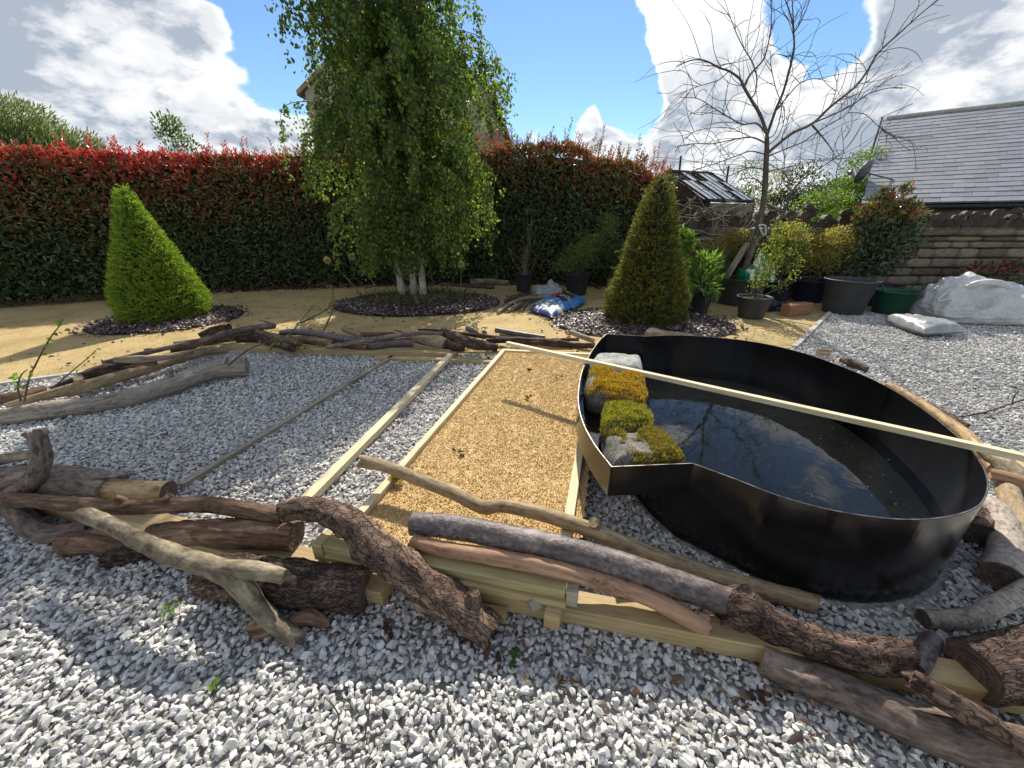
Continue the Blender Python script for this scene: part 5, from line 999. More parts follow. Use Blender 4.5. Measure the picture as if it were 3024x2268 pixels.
for r in range(nrow):
    a = -.02 - (.19 if r % 2 else 0) + rng.uniform(-.02, .02)
    while a < RL:
        w_ = rng.uniform(.36, .40); lo, hi = max(a, -.03), min(a + w_, RL)
        if hi - lo > .05:
            c = rp((lo + hi) / 2, gauge * (r + .62), .012 + rng.normal(0, .0015)); pj = proj(c); sc_ = (hi - lo - .005, gauge * 1.20, .042); tl = rng.normal(0, .004)
            if pj[0] < PW + 120 and cnt < 300:
                o = bpy.data.objects.new('slate', smesh); link(o, roof_, c); o.scale = sc_; o.rotation_euler = rotm; o.rotation_euler.rotate_axis('X', -.05); cnt += 1
            else:
                v = smv * np.array(sc_); rest.append((c + v[:, 0:1] * rd_ + v[:, 1:2] * su + v[:, 2:3] * nrm_, smf))
        a += w_
if rest:
    V, F = cat_mesh(rest); mobj('slates', V, F, M['roofslate'], roof_)['kind'] = 'stuff'
M['ridge'] = nmat('ridge_tile', [(.3, (.20, .19, .165)), (.7, (.33, .31, .27))], 6, 5, .6, .85, .3, .01, var=.2)
rl = np.array([(0, 0, 0)]); prof = [(-.15, -.055), (-.06, .03), (0, .055), (.06, .03), (.15, -.055)]
rv = np.array([[x, y, z] for x in (0, .44) for y, z in prof] + [[x, y, z - .02] for x in (0, .44) for y, z in prof]); rf = [[i, i + 1, i + 6, i + 5] for i in range(4)] + [[10 + i + 1, 10 + i, 15 + i, 16 + i] for i in range(4)] + [[0, 10, 11, 12, 13, 14, 4, 3, 2, 1], [5, 6, 7, 8, 9, 19, 18, 17, 16, 15], [0, 5, 15, 10], [4, 14, 19, 9]]
rme = meshdata('ridge_tile', rv, rf, M['ridge']); er = Matrix((Vector(rd_), Vector(rn), Vector((0, 0, 1)))).transposed().to_euler()
for i in range(int(RL / .45)):
    o = bpy.data.objects.new('ridge_tile', rme); link(o, roof_, rp(i * .45 + .02, sl_len, .03)); o.rotation_euler = er
V, F, *_ = tube(np.array([rp(-.03, -.06, -.06), rp(RL, -.06, -.06)]), [.055, .055], 10, 1., 0); mobj('gutter', V.reshape(-1, 3), F, M['blackplastic'], ob, True)
q = [rp(-.045, -.02, -.14), rp(-.045, sl_len, -.14), rp(-.045, sl_len, .03), rp(-.045, -.02, .03)]; mobj('verge_board', q + [p + rd_ * .015 for p in q], [[0, 1, 2, 3], [7, 6, 5, 4], [0, 4, 5, 1], [1, 5, 6, 2], [2, 6, 7, 3], [3, 7, 4, 0]], M['blackplastic'], ob)
# aerial on its mast fixed to the gable
M['metal'] = nmat('grey_aluminium', [(.3, (.10, .10, .11)), (.7, (.2, .2, .21))], 5, 3, .6, .45, 0, metal=.6)
pa = E0 + rn * 4.0 - rd_ * .1; ae = thing('tv_aerial', 'thin television aerial on a mast at the slate roof gable', 'aerial', (pa[0], pa[1], 2.6)); tp = np.array([pa[0], pa[1], PY(2625, 348, pa[1])[2]])
pa_top = PY(2618, 345, pa[1]); pa_top = np.array([pa[0], pa[1], pa_top[2]])
V, F, *_ = tube(np.array([pa + [0, 0, .4], pa_top]), [.03, .028], 8, .4, 0); mobj('mast', V.reshape(-1, 3), F, M['metal'], ae, True)
bd = unit(np.array([.9, -.25, .42])); V, F, *_ = tube(np.array([pa_top - bd * .1, pa_top + bd * .75]), [.012, .012], 6, .3, 0); boom_ = mobj('boom', V.reshape(-1, 3), F, M['metal'], ae, True)
for k in range(7):
    c = pa_top + bd * (.05 + k * .105); cr = unit(np.cross(bd, [0, 0, 1.])); V, F, *_ = tube(np.array([c - cr * (.17 - .01 * k), c + cr * (.17 - .01 * k)]), [.005, .005], 5, .3, 0); mobj('element', V.reshape(-1, 3), F, M['metal'], boom_)
ds = PY(2560, 510, 12.3); dish = thing('satellite_dish', 'dark grey satellite dish fixed behind the slate roof gable', 'dish', (ds[0], ds[1], ds[2] - .4)); a = np.linspace(0, 1, 8); V, F = lathe([(.30 * t, .10 * t * t) for t in a] + [(.30 * t, .10 * t * t - .012) for t in a[::-1]], 26)
dd = unit(np.array([-.45, .8, .35])); rm = np.array(Vector(dd).to_track_quat('Z', 'Y').to_matrix()); mobj('reflector', V @ rm.T + ds, F, M['metal'], dish, True)
V, F, *_ = tube(np.array([ds - dd * .02 - [0, 0, .33], ds + dd * .42 - [0, 0, .12]]), [.012, .012], 6, .2, 0); arm_ = mobj('arm', V.reshape(-1, 3), F, M['metal'], dish, True); V, F = bevel_box(.1, .1, .12, .02); mobj('receiver', V + ds + dd * .42 - [0, 0, .12], F, M['metal'], arm_)
V, F, *_ = tube(np.array([ds, ds + [.25, -.15, -.1], ds + [.55, -.3, -.2]]), [.02, .02, .02], 7, .1, 0); mobj('bracket', V.reshape(-1, 3), F, M['metal'], dish, True)

# ------------------------------------------------------------------ derelict greenhouse
gh = thing('greenhouse', 'derelict greenhouse with dark glazing bars and missing panes', 'greenhouse', (4.9, 11.8, 0))
M['darktimber'] = nmat('rotten_dark_timber', [(.3, (.02, .017, .014)), (.7, (.06, .05, .04))], 20, 4, .6, .85, .3, .005)
m, nt, b, o = newmat('dirty_glass'); L(nt, ramp(nt, noise(nt, vec(nt), 6, 5, .6), [(.3, (.48, .52, .55)), (.7, (.74, .77, .80))]), b.inputs['Base Color']); b.inputs['Roughness'].default_value = .06; b.inputs['Alpha'].default_value = .75; M['glass'] = m  # pale base colour stands in for sky reflected in the panes
gz = 1.98; A0, A1 = np.array([5.05, 10.9, gz]), np.array([6.55, 11.5, gz]); Rg0 = PY(1985, 512, 11.6); Rg0 = np.array([4.15, 11.7, 2.72]); Rg1 = Rg0 + (A1 - A0) * .98
def bar(p, q, r=.03): 
    V, F, *_ = tube(np.array([p, q]), [r, r], 4, 5., 0); mobj('glazing_bar', V.reshape(-1, 3), F, M['darktimber'], gh)
nb_ = 8
for k in range(nb_ + 1):
    t = k / nb_; bar(A0 * (1 - t) + A1 * t, Rg0 * (1 - t) + Rg1 * t, .028)
bar(Rg0, Rg1, .045); bar(A0, A1, .04)
miss = {(1, 2), (2, 0), (2, 1), (4, 2), (5, 0), (6, 1), (3, 2), (0, 2), (7, 2)}
for k in range(nb_):
    for j in range(3):
        if (k, j) in miss: continue
        def gp(t, s): t = t / nb_; return (A0 * (1 - t) + A1 * t) * (1 - s) + (Rg0 * (1 - t) + Rg1 * t) * s + [0, 0, .02]
        q = [gp(k + .1, j / 3 + .01), gp(k + .9, j / 3 + .01), gp(k + .9, (j + 1) / 3 - .01), gp(k + .1, (j + 1) / 3 - .01)]; mobj('pane', q + [p - np.array([0, 0, .006]) for p in q], [[0, 1, 2, 3], [7, 6, 5, 4], [0, 4, 5, 1], [1, 5, 6, 2], [2, 6, 7, 3], [3, 7, 4, 0]], M['glass'], gh)
L0 = Rg0 * 2 - A0; L0[2] = gz; L0 = L0 * .9 + A0 * .1; L1 = L0 + (A1 - A0)
for k in range(0, nb_ + 1, 2): t = k / nb_; bar(L0 * (1 - t) + L1 * t, Rg0 * (1 - t) + Rg1 * t, .025)
for p in (A0, A1, L0, (A0 + L0) / 2): bar(p * [1, 1, 0], p, .04)
bar(A0, L0, .035); bar((A0 + L0) / 2, Rg0, .03); bar(A0 * .6 + L0 * .4, Rg0 * .5 + A0 * .5, .02)
q = [A0 * [1, 1, 0] + [.02, 0, 0], A1 * [1, 1, 0], A1 + [0, 0, -.06], A0 + [.02, 0, -.06]]; mobj('base_wall', q + [p + np.array([-.05, .1, 0]) for p in q], [[0, 1, 2, 3], [7, 6, 5, 4], [3, 2, 6, 7], [0, 3, 7, 4], [1, 5, 6, 2]], M['sandstone'], gh)
q = [L0 * [1, 1, 0], A0 * [1, 1, 0], A0 + [-.05, 0, -.75], L0 + [0, 0, -.75]]; mobj('base_wall', q + [p + np.array([.05, .1, 0]) for p in q], [[0, 1, 2, 3], [7, 6, 5, 4], [3, 2, 6, 7], [0, 3, 7, 4], [1, 5, 6, 2]], M['sandstone'], gh)
q = [A0, L0, Rg0 + (A0 - Rg0) * .02]; q = [p + np.array([.02, .12, -.03]) for p in q] + [A0 * [1, 1, 0] + [.02, .12, 0], L0 * [1, 1, 0] + [.02, .12, 0]]; q += [p + np.array([.05, .06, 0]) for p in q]; mobj('end_wall', q, [[0, 2, 1, 4, 3], [5, 8, 9, 6, 7], [0, 5, 7, 2], [2, 7, 6, 1], [1, 6, 9, 4], [0, 3, 8, 5]], nmat('brick_and_dark_inside', [(.35, (.05, .035, .028)), (.6, (.10, .065, .05))], 12, 5, .6, .9, .4, .01), gh)  # brick end wall whose dark gable infill paints the shaded inside
q = [L0, L1, Rg1, Rg0]; mobj('far_roof', [p + np.array([0, .02, -.05]) for p in q] + [p + np.array([0, .02, -.07]) for p in q], [[0, 1, 2, 3], [7, 6, 5, 4], [0, 4, 5, 1], [1, 5, 6, 2], [2, 6, 7, 3], [3, 7, 4, 0]], M['glass'], gh)
for (px, py0, py1, lab) in [(2005, 460, 560, 'thin iron post with cross bar behind the greenhouse'), (2146, 490, 560, 'leaning dark post behind the greenhouse roof')]:
    a, b2 = PY(px, py1 + 60, 13), PY(px + 6, py0, 13); V, F, *_ = tube(np.array([[a[0], 13, -.1], b2]), [.035, .03], 7, 1., 0); tag(mobj('post', V.reshape(-1, 3), F, M['darktimber'], smooth=True), lab, 'post')
for (y0, y1, lab) in [(462, 440, 'upper thin overhead cable crossing the sky by the roof'), (456, 450, 'lower thin overhead cable crossing the sky by the roof')]:
    a, b2 = PY(2430, y0, 26), PY(2680, y1 - 6, 26); a = a + (a - b2) * 2.0; b2 = b2 + (b2 - a) * .6
    V, F, *_ = tube(np.array([a, a * .5 + b2 * .5 - [0, 0, .25], b2]), [.012] * 3, 5, 1.5, 0); tag(mobj('overhead_cable', V.reshape(-1, 3), F, M['blackplastic']), lab, 'cable')

# ------------------------------------------------------------------ dry stone wall and the logs stacked on it
WY = 8.25
wl = thing('stone_wall', 'dry stone wall of long flat buff stones behind the pots', 'wall', (8, WY + .25, 0))
M['wallcore'] = nmat('dark_wall_joints', [(.3, (.012, .010, .008)), (.7, (.04, .034, .028))], 10, 4, .6, .95, .5, .02)
V, F = box((3.3, WY + .05, -.05), (12.4, WY + .42, 1.30)); mobj('wall_core', V, F, M['wallcore'], wl)
M['wallstone'] = nmat('buff_wall_stone', [(.3, (.11, .088, .06)), (.5, (.22, .18, .125)), (.7, (.35, .295, .215))], 7, 8, .68, .92, .9, .03, var=.4, fine=45)
svars = []
for k in range(7):
    bm = bmesh.new(); bmesh.ops.create_cube(bm, size=1); bmesh.ops.subdivide_edges(bm, edges=bm.edges[:], cuts=3, use_grid_fill=True); V = np.array([v.co[:] for v in bm.verts]); bm.verts.index_update(); F = [[v.index for v in f.verts] for f in bm.faces]; bm.free()
    r = np.linalg.norm(np.maximum(np.abs(V) - .36, 0), axis=1, keepdims=True); V = np.where(r > 0, np.sign(V) * np.minimum(np.abs(V), .36) + np.sign(V) * np.maximum(np.abs(V) - .36, 0) / np.maximum(r, 1e-6) * np.minimum(r, .14), V)
    V += .045 * (np.stack([fbm(V * 3 + k * 9, 2, k), fbm(V * 3 + k * 9 + 30, 2, k), fbm(V * 3 + k * 9 + 60, 2, k)], -1) - .5) * 2; svars.append(meshdata('stone', V, F, M['wallstone'], True))
z = 0.; ns_ = 0
while z < 1.29:
    h = rng.choice([.10, .13, .16, .19]); h = min(h, 1.36 - z) if 1.36 - z - h < .06 else h; x = 3.3 + rng.uniform(-.2, 0); top = z + h > 1.28
    while x < 12.2:
        w = rng.uniform(.36, .88) * (1.4 if top else 1) * (.8 if h > .12 else 1)
        vis = x > 6.2 or z > 1.05 or rng.random() < .55
        if vis and ns_ < 300:
            o = bpy.data.objects.new('stone', svars[rng.integers(7)]); link(o, wl, (x + w / 2, WY + .08 + rng.uniform(-.02, .02), z + h / 2)); o.scale = (w * .99, .30 if not top else .42, h * .95); o.rotation_euler = (0, rng.normal(0, .012), 0); ns_ += 1
        x += w + .006
    z += h
print('stones', ns_)
# stacked logs, ends towards the garden
def stack_log(x, z, r, ln=.55, yaw=0., mat='dark', pitch=0.):
    y0 = WY + .0 + rng.uniform(-.10, .08); d = np.array([math.sin(yaw), math.cos(yaw), pitch]); a = np.array([x, y0, z]); V, F, lc, q, rr, T = tube(np.array([a, a + d * ln]), [r, r * .95], 14, .12, .07, 8, int(x * 31) % 50)
    cv, cf, cl = capmesh(V[-1], 14, q[-1], -T[-1] * .005, lc[-1]); n0 = V.size // 3
    o = mobj('stacked_log', np.vstack([V.reshape(-1, 3), cv]), F.tolist() + [[i + n0 for i in f] for f in cf], M[mat], None, True, {'lc': np.vstack([lc.reshape(-1, 3), cl])})
    tag(o, 'round log in the stack on top of the stone wall, cut end outward', 'log', 'logs stacked on the stone wall'); cv, cf, cl = capmesh(V[0], 14, q[0], T[0] * .004, lc[0]); mobj('cut_face', cv, cf, M['cutblack'], o, False, {'lc': cl}); return o
x = 3.5; ZT = 1.37; prev = []
while x < 11.9:
    r = rng.uniform(.05, .105); r = r * 1.4 if rng.random() < .1 else r; x += r; stack_log(x, ZT + r * .97, r, rng.uniform(.3, .42), math.atan2(x, 8.2) * .9 + rng.normal(0, .1), rng.choice(['dark', 'dark', 'brown'])); prev.append((x, ZT + r, r)); x += r + .005
for row in range(2):
    nx = []
    for (a, b2) in zip(prev[:-1], prev[1:]):
        if rng.random() < (.05, .72)[row]: continue
        r = rng.uniform(.05, .10); xm_ = (a[0] + b2[0]) / 2; h = max(a[1] + math.sqrt(max((a[2] + r) ** 2 - (xm_ - a[0]) ** 2, 0)), b2[1] + math.sqrt(max((b2[2] + r) ** 2 - (xm_ - b2[0]) ** 2, 0))) - .01
        if nx and abs(xm_ - nx[-1][0]) < nx[-1][2] + r - .01: continue
        stack_log(xm_, h, r, rng.uniform(.3, .42), math.atan2(xm_, 8.2) * .9 + rng.normal(0, .12), rng.choice(['dark', 'dark', 'brown', 'grey'])); nx.append((xm_, h, r))
    prev = nx
# ------------------------------------------------------------------ pots
M['potblack'] = nmat('charcoal_plastic_pot', [(.3, (.022, .023, .025)), (.7, (.040, .041, .044))], 8, 4, .6, .5, .15, .003)
M['potgrey'] = nmat('grey_plastic_pot', [(.3, (.040, .043, .046)), (.7, (.062, .066, .070))], 6, 4, .6, .55, .15, .003)
M['potblue'] = nmat('dark_blue_pot', [(.3, (.012, .017, .035)), (.7, (.022, .03, .06))], 6, 4, .6, .4, .1, .003)
M['trug'] = nmat('dark_green_rubber', [(.3, (.010, .055, .028)), (.7, (.018, .085, .045))], 6, 4, .6, .45, .1, .003)
def pot(name, label, xy, rt, rb, h, mat, cat='pot', group=None, soil=True):
    t = thing(name, label, cat, (*xy, 0), group); c = np.array([*xy, 0])
    V, F = lathe([(0, .008), (rb * .98, .008), (rb, .02), (rb + (rt - rb) * .93, h * .93), (rt * 1.0, h * .935), (rt * 1.06, h * .945), (rt * 1.075, h * .985), (rt * 1.05, h), (rt * .98, h * .99), (rt * .95, h * .9), (rt * .93, h * .80)], 36); mobj('body', V + c, F, M[mat], t, True)
    if soil:
        V, F = lathe([(0.001, h * .87), (rt * .5, h * .86), (rt * .93, h * .84)], 24); V[:, 2] += .02 * fbm(V * 14, 2, 3); mobj('soil', V + c, F, M['chipbed'], t, True)
    return t
pot('plant_pot', 'black pot of bright green leafy perennial beside the olive yew', (3.28, 6.78), .215, .165, .40, 'potblack')
pb = pot('planter', 'wide charcoal planter holding the bare tree and a bag', (4.45, 7.62), .43, .37, .50, 'potgrey', 'planter')
pc_ = pot('plant_pot', 'small grey pot with a spindly yellow-green shrub, standing forward on sand', (4.02, 6.42), .25, .19, .35, 'potgrey')
pot('plant_pot', 'dark blue round pot behind the wooden block', (6.0, 7.85), .33, .26, .42, 'potblue')
pot('plant_pot', 'dark pot in shade between the bare tree planter and blue pot', (5.22, 7.75), .27, .22, .42, 'potblue')
pot('planter', 'large empty dark grey planter next to the green trug', (5.86, 6.80), .37, .29, .58, 'potgrey', 'planter', soil=False)
pot('plant_pot', 'black pot in deep shade behind the green trug', (7.0, 7.35), .27, .22, .40, 'potblack')
pot('plant_pot', 'black pot with bare upright stems against the hedge', (.27, 9.0), .20, .155, .40, 'potblack')
pot('plant_pot', 'black pot with small-leaved white-flowered shrub against the hedge', (1.42, 8.6), .26, .21, .45, 'potblack')
tr = pot('garden_trug', 'dark green flexible trug with loop handles beside the dumpy bag', (6.62, 6.72), .30, .23, .40, 'trug', 'trug', soil=False)
for s in (-1, 1):
    c = np.array([6.62 + s * .30, 6.72, .38]); V, F, *_ = tube(np.array([c + [0, -.10, 0], c + [s * .05, -.09, .09], c + [s * .07, 0, .13], c + [s * .05, .09, .09], c + [0, .10, 0]]), [.014] * 5, 8, .03, 0); mobj('handle', V.reshape(-1, 3), F, M['trug'], tr, True)
# bag on the planter
def pillow(corners, h, z0, mat, name, label, cat, seed=1, n=26, wr=.02, sag=.0, group=None, parent=None, belly=.45):
    """filled sack between four ground corners (in order round), h thick"""
    c = np.array(corners, float); g = np.linspace(0, 1, n); U, Vv = np.meshgrid(g, g)
    Pq = (1 - U)[..., None] * ((1 - Vv)[..., None] * c[0] + Vv[..., None] * c[3]) + U[..., None] * ((1 - Vv)[..., None] * c[1] + Vv[..., None] * c[2])
    e = np.clip(1 - np.abs(2 * U - 1) ** 3.5, 0, 1) ** belly * np.clip(1 - np.abs(2 * Vv - 1) ** 3.5, 0, 1) ** belly
    pin = 1 - .10 * (np.abs(2 * U - 1) ** 2) * np.sin(np.pi * Vv) * 0
    nz = wr * (fbm(np.stack([U * 9 + seed, Vv * 9, 0 * U], -1), 4, seed) - .5) * 2 + wr * .6 * (fbm(np.stack([U * 24 + seed, Vv * 8, 0 * U], -1), 2, seed + 5) - .5)
    top = Pq.copy(); 
    if top.shape[-1] == 2: top = np.concatenate([top, np.zeros((*U.shape, 1))], -1); 
    bot = top.copy(); top[..., 2] = z0 + h * (.36 + .64 * e) + nz * e ** .5; bot[..., 2] = z0 + h * .34 * (1 - e) + .002
    top[0, :, 2] = bot[0, :, 2] = z0 + h * .35; top[-1, :, 2] = bot[-1, :, 2] = z0 + h * .35; top[:, 0, 2] = bot[:, 0, 2] = z0 + h * .35; top[:, -1, 2] = bot[:, -1, 2] = z0 + h * .35
    i = (np.arange(n - 1)[:, None] * n + np.arange(n - 1)[None]).ravel(); F = np.stack([i, i + 1, i + n + 1, i + n], -1); V = np.vstack([top.reshape(-1, 3), bot.reshape(-1, 3)]); uv = np.stack([U, Vv, 0 * U], -1).reshape(-1, 3)
    o = mobj(name, V, np.vstack([F, F[:, ::-1] + n * n]), mat, parent, True, {'rest': np.vstack([uv, uv + [0, 0, 1]])})
    if label: tag(o, label, cat, group)
    def surf(u, v, off=.004):
        a = np.clip(np.asarray(u) * (n - 1), 0, n - 1.001); b_ = np.clip(np.asarray(v) * (n - 1), 0, n - 1.001); iu, iv = a.astype(int), b_.astype(int); fu, fv = (a - iu)[..., None], (b_ - iv)[..., None]
        return (top[iv, iu] * (1 - fu) + top[iv, iu + 1] * fu) * (1 - fv) + (top[iv + 1, iu] * (1 - fu) + top[iv + 1, iu + 1] * fu) * fv + [0, 0, off]
    return o, surf
Zq = (1400, 700, 3.687)
def zq(p, z=.05): return P(Zq[0] + p[0] / Zq[2], Zq[1] + p[1] / Zq[2], z)[:2]
def printmat(name, fn, rough=.5):
    m, nt, b, o = newmat(name); a = N(nt, 'ShaderNodeAttribute', attribute_name='rest'); s = N(nt, 'ShaderNodeSeparateXYZ'); L(nt, a.outputs['Vector'], s.inputs[0]); c = fn(nt, s.outputs[0], s.outputs[1], a.outputs['Vector'])
    L(nt, c, b.inputs['Base Color']); b.inputs['Roughness'].default_value = rough; bump(nt, b, noise(nt, a.outputs['Vector'], 14, 4, .6), .4, .01); return m
def blue_print(nt, u, v, vec_):
    c = mixc(nt, maprange(nt, v, .22, .24), (.012, .03, .16), (.02, .17, .46)); ph = ramp(nt, noise(nt, vec_, 9, 5, .7), [(.36, (.015, .06, .03)), (.46, (.05, .16, .28)), (.54, (.40, .52, .46)), (.62, (.60, .40, .05)), (.70, (.7, .7, .6))])
    band = math_n(nt, 'MULTIPLY', maprange(nt, v, .24, .27), maprange(nt, v, .58, .50)); return mixc(nt, band, c, ph)
def soil_print(nt, u, v, vec_):
    c = mixc(nt, maprange(nt, u, .30, .32), (.50, .03, .025), (.012, .013, .014)); ph = ramp(nt, noise(nt, vec_, 7, 5, .7), [(.38, (.012, .02, .012)), (.5, (.05, .10, .03)), (.6, (.12, .16, .06))])
    c = mixc(nt, math_n(nt, 'MULTIPLY', maprange(nt, u, .42, .48), maprange(nt, v, .50, .58)), c, ph); return mixc(nt, maprange(nt, u, .78, .80), c, (.02, .16, .42))
bb_, bs = pillow([zq((590, 790)), zq((850, 875)), zq((1095, 755)), zq((815, 640))], .13, .004, printmat('blue_printed_plastic', blue_print), 'compost_bag', 'blue printed plastic compost bag lying flat on the path', 'bag', 3, wr=.016)
u = np.linspace(.0, 1, 24); V = np.vstack([bs(.40 + .0 * u - .015 + .12 * u, u), bs(.40 + .0 * u + .015 + .12 * u, u)]); mobj('white_tape', V, [[i, i + 1, 25 + i, 24 + i] for i in range(23)], nmat('white_tape', [(0, (.7, .7, .7)), (1, (.8, .8, .8))], 5, 2, .5, .5, 0), bb_)
sb_, ss = pillow([zq((800, 630), .07), zq((1085, 770), .07), zq((1225, 690), .07), zq((945, 575), .07)], .14, .006, printmat('black_printed_plastic', soil_print), 'soil_bag', 'black and red plastic bag lettered TOP SOIL beside blue bag', 'bag', 6, wr=.016)
def lettering(txt, u0, u1, v0, v1, surf, parent, flip=False):
    cu = bpy.data.curves.new('lettering', 'FONT'); cu.body = txt; cu.resolution_u = 2; to = bpy.data.objects.new('lettering', cu); COL.objects.link(to); dg = bpy.context.evaluated_depsgraph_get(); me = bpy.data.meshes.new_from_object(to.evaluated_get(dg)); bpy.data.objects.remove(to)
    bm = bmesh.new(); bm.from_mesh(me); bmesh.ops.triangulate(bm, faces=bm.faces[:]); bmesh.ops.subdivide_edges(bm, edges=[e for e in bm.edges if e.calc_length() > .2], cuts=2); bmesh.ops.triangulate(bm, faces=bm.faces[:]); bm.verts.index_update()
    V = np.array([v.co[:2] for v in bm.verts]); F = [[v.index for v in f.verts] for f in bm.faces]; bm.free(); V = (V - V.min(0)) / (V.max(0) - V.min(0)); mobj('lettering', surf(u0 + V[:, 0] * (u1 - u0), v0 + V[:, 1] * (v1 - v0)), F, nmat('white_print', [(0, (.75, .75, .75)), (1, (.8, .8, .8))], 5, 2, .5, .4, 0), parent)
lettering('TOP SOIL', .34, .78, .14, .34, ss, sb_)
lettering('BGA', .34, .48, .66, .88, ss, sb_)
def crumple(name, label, ctr, size, mat, seed, yaw=0., cat='bag', peak=(0., 0., .6), box_h=.5, cr=.06):
    """slumped sack: boxy lower part with slack folds, crumpled top rising to a peak"""
    bm = bmesh.new(); bmesh.ops.create_cube(bm, size=2); bmesh.ops.subdivide_edges(bm, edges=bm.edges[:], cuts=46, use_grid_fill=True); V = np.array([v.co[:] for v in bm.verts]); bm.verts.index_update(); F = [[v.index for v in f.verts] for f in bm.faces]; bm.free()
    r = np.maximum(np.abs(V) - .70, 0); rn_ = np.linalg.norm(r, axis=1, keepdims=True); V = np.where(rn_ > .30, np.sign(V) * (np.minimum(np.abs(V), .70) + r / np.maximum(rn_, 1e-6) * .30), V)
    h = (V[:, 2] + 1) / 2; S = np.array(size) * .5; X = V * S; up = np.clip((h - .55) / .45, 0, 1)
    hill = np.exp(-(((V[:, 0] - peak[0]) / .62) ** 2 + ((V[:, 1] - peak[1]) / .7) ** 2)); X[:, 2] = h * size[2] * (box_h + (peak[2] * hill) * up)
    def ridged(p, s): return 1 - np.abs(2 * fbm(p, 3, s) - 1) * 2.2
    wp = X + .05 * np.stack([fbm(X * 5, 2, seed), fbm(X * 5 + 9, 2, seed), fbm(X * 5 + 17, 2, seed)], -1)
    k1 = ridged(wp * [1.5, 2.6, 3.0] + seed, seed); k2 = ridged(wp * [1.2, 1.2, 13] + seed, seed + 3); k3 = ridged(wp * [3.5, 8, 8] + seed, seed + 6)
    side = unit(V * [1, 1, .15]); X += side * ((k1 - .3) * cr * .9 * (.3 + h) + (k2 - .3) * cr * .5 * (1 - up) + (k3 - .3) * cr * .16)[:, None]; X[:, 2] += up * ((k1 - .3) * cr * 1.7 + (k3 - .3) * cr * .45)
    X[:, :2] *= (1 - .16 * up)[:, None]; X[:, 2] = np.maximum(X[:, 2], 0) ; X[:, 2] -= X[:, 2].min(); ca, sa = math.cos(yaw), math.sin(yaw); X = np.stack([X[:, 0] * ca - X[:, 1] * sa, X[:, 0] * sa + X[:, 1] * ca, X[:, 2]], -1) + [*ctr, .006]
    o = mobj(name, X, F, mat, None, True); return tag(o, label, cat)
M['dumpy'] = nmat('woven_white_plastic', [(.3, (.46, .46, .45)), (.7, (.60, .60, .585))], 4, 6, .6, .5, .5, .02, fine=40)
M['polythene'] = nmat('silvery_polythene', [(.3, (.22, .225, .22)), (.7, (.36, .365, .355))], 5, 6, .65, .28, .7, .02)
db = crumple('dumpy_bag', 'big slumped white woven bag on the gravel by the wall', (7.72, 6.30), (1.75, .95, .52), M['dumpy'], 3, -.10, peak=(-.5, .1, .6), box_h=.62, cr=.075)
c = np.array([6.98, 6.3, .40]); V, F, *_ = tube(np.array([c + [.10, 0, -.02], c + [-.08, -.12, .05], c + [-.28, -.22, -.02], c + [-.30, -.25, -.06], c + [-.1, -.2, -.03], c + [.10, -.1, -.06]]), [.016] * 6, 7, .03, 0); mobj('strap', V.reshape(-1, 3), F, M['dumpy'], db, True)
c = np.array([7.45, 6.1, .50]); V, F, *_ = tube(np.array([c + [-.38, .1, -.04], c + [-.25, 0, .10], c + [0, -.05, .12], c + [.3, 0, .05], c + [.55, 0, -.04]]), [.03, .05, .055, .045, .03], 9, .04, .2, 12, 3); mobj('rolled_edge', V.reshape(-1, 3), F, M['dumpy'], db, True)
crumple('dumpy_bag', 'crumpled blue-white woven bag behind the big white bag', (8.75, 7.0), (1.1, .7, .42), nmat('pale_blue_woven_plastic', [(.3, (.30, .36, .42)), (.6, (.55, .60, .63)), (.8, (.25, .42, .55))], 3, 5, .6, .45, .5, .02), 12)
pillow([P(2606, 945, .06)[:2], P(2725, 996, .03)[:2], P(2855, 985, .05)[:2], P(2700, 932, .18)[:2]], .21, .008, M['polythene'], 'gravel_bag', 'full silvery plastic sack lying in front of the dumpy bag', 'bag', 9, wr=.03)
crumple('plastic_bag', 'knotted white plastic bag between the two hedge pots', (.75, 8.25), (.58, .42, .34), M['polythene'], 21, .2, peak=(.2, 0, .45), box_h=.55, cr=.05)
crumple('plastic_bag', 'dark glinting plastic sheet between the blue pot and grey pot', (4.75, 7.05), (.5, .35, .14), nmat('black_polythene', [(.3, (.012, .013, .018)), (.7, (.03, .032, .04))], 5, 4, .6, .25, .5, .02), 27, .2, cat='sheet')
def bagprint(nt, u, v, vec_):
    w = N(nt, 'ShaderNodeTexWave', i_Scale=.55, i_Distortion=3., i_Detail=2.); L(nt, vec_, w.inputs[0]); return mixc(nt, maprange(nt, w.outputs[1], .62, .68), (.015, .22, .10), (.72, .74, .72))
m_, nt_, b_2, o_2 = newmat('green_white_plastic'); w_n = N(nt_, 'ShaderNodeTexWave', i_Scale=2.2, i_Distortion=4., i_Detail=1.5); L(nt_, vec(nt_, 'Object'), w_n.inputs[0]); L(nt_, mixc(nt_, maprange(nt_, w_n.outputs[1], .60, .66), (.015, .20, .09), (.70, .72, .70)), b_2.inputs['Base Color']); b_2.inputs['Roughness'].default_value = .3
gb = crumple('carrier_bag', 'green and white plastic bag stuffed in the bare tree planter', (4.62, 7.50), (.52, .42, .42), m_, 33, .1, peak=(0, 0, .7), box_h=.4); gb.location.z += .43
V, F, *_ = tube(np.array([[4.55, 7.45, .82], [4.45, 7.42, .92], [4.42, 7.42, 1.0], [4.52, 7.42, .98], [4.58, 7.45, .84]]), [.016] * 5, 6, .03, .2); mobj('tied_handle', V.reshape(-1, 3), F, M['dumpy'], gb, True)
pl = plank('timber_post', np.array([4.02, 7.50, .47]), np.array([4.42, 7.70, 1.12]), .10, .05, M['greytimber'], label='weathered grey board leaning in the bare tree planter')
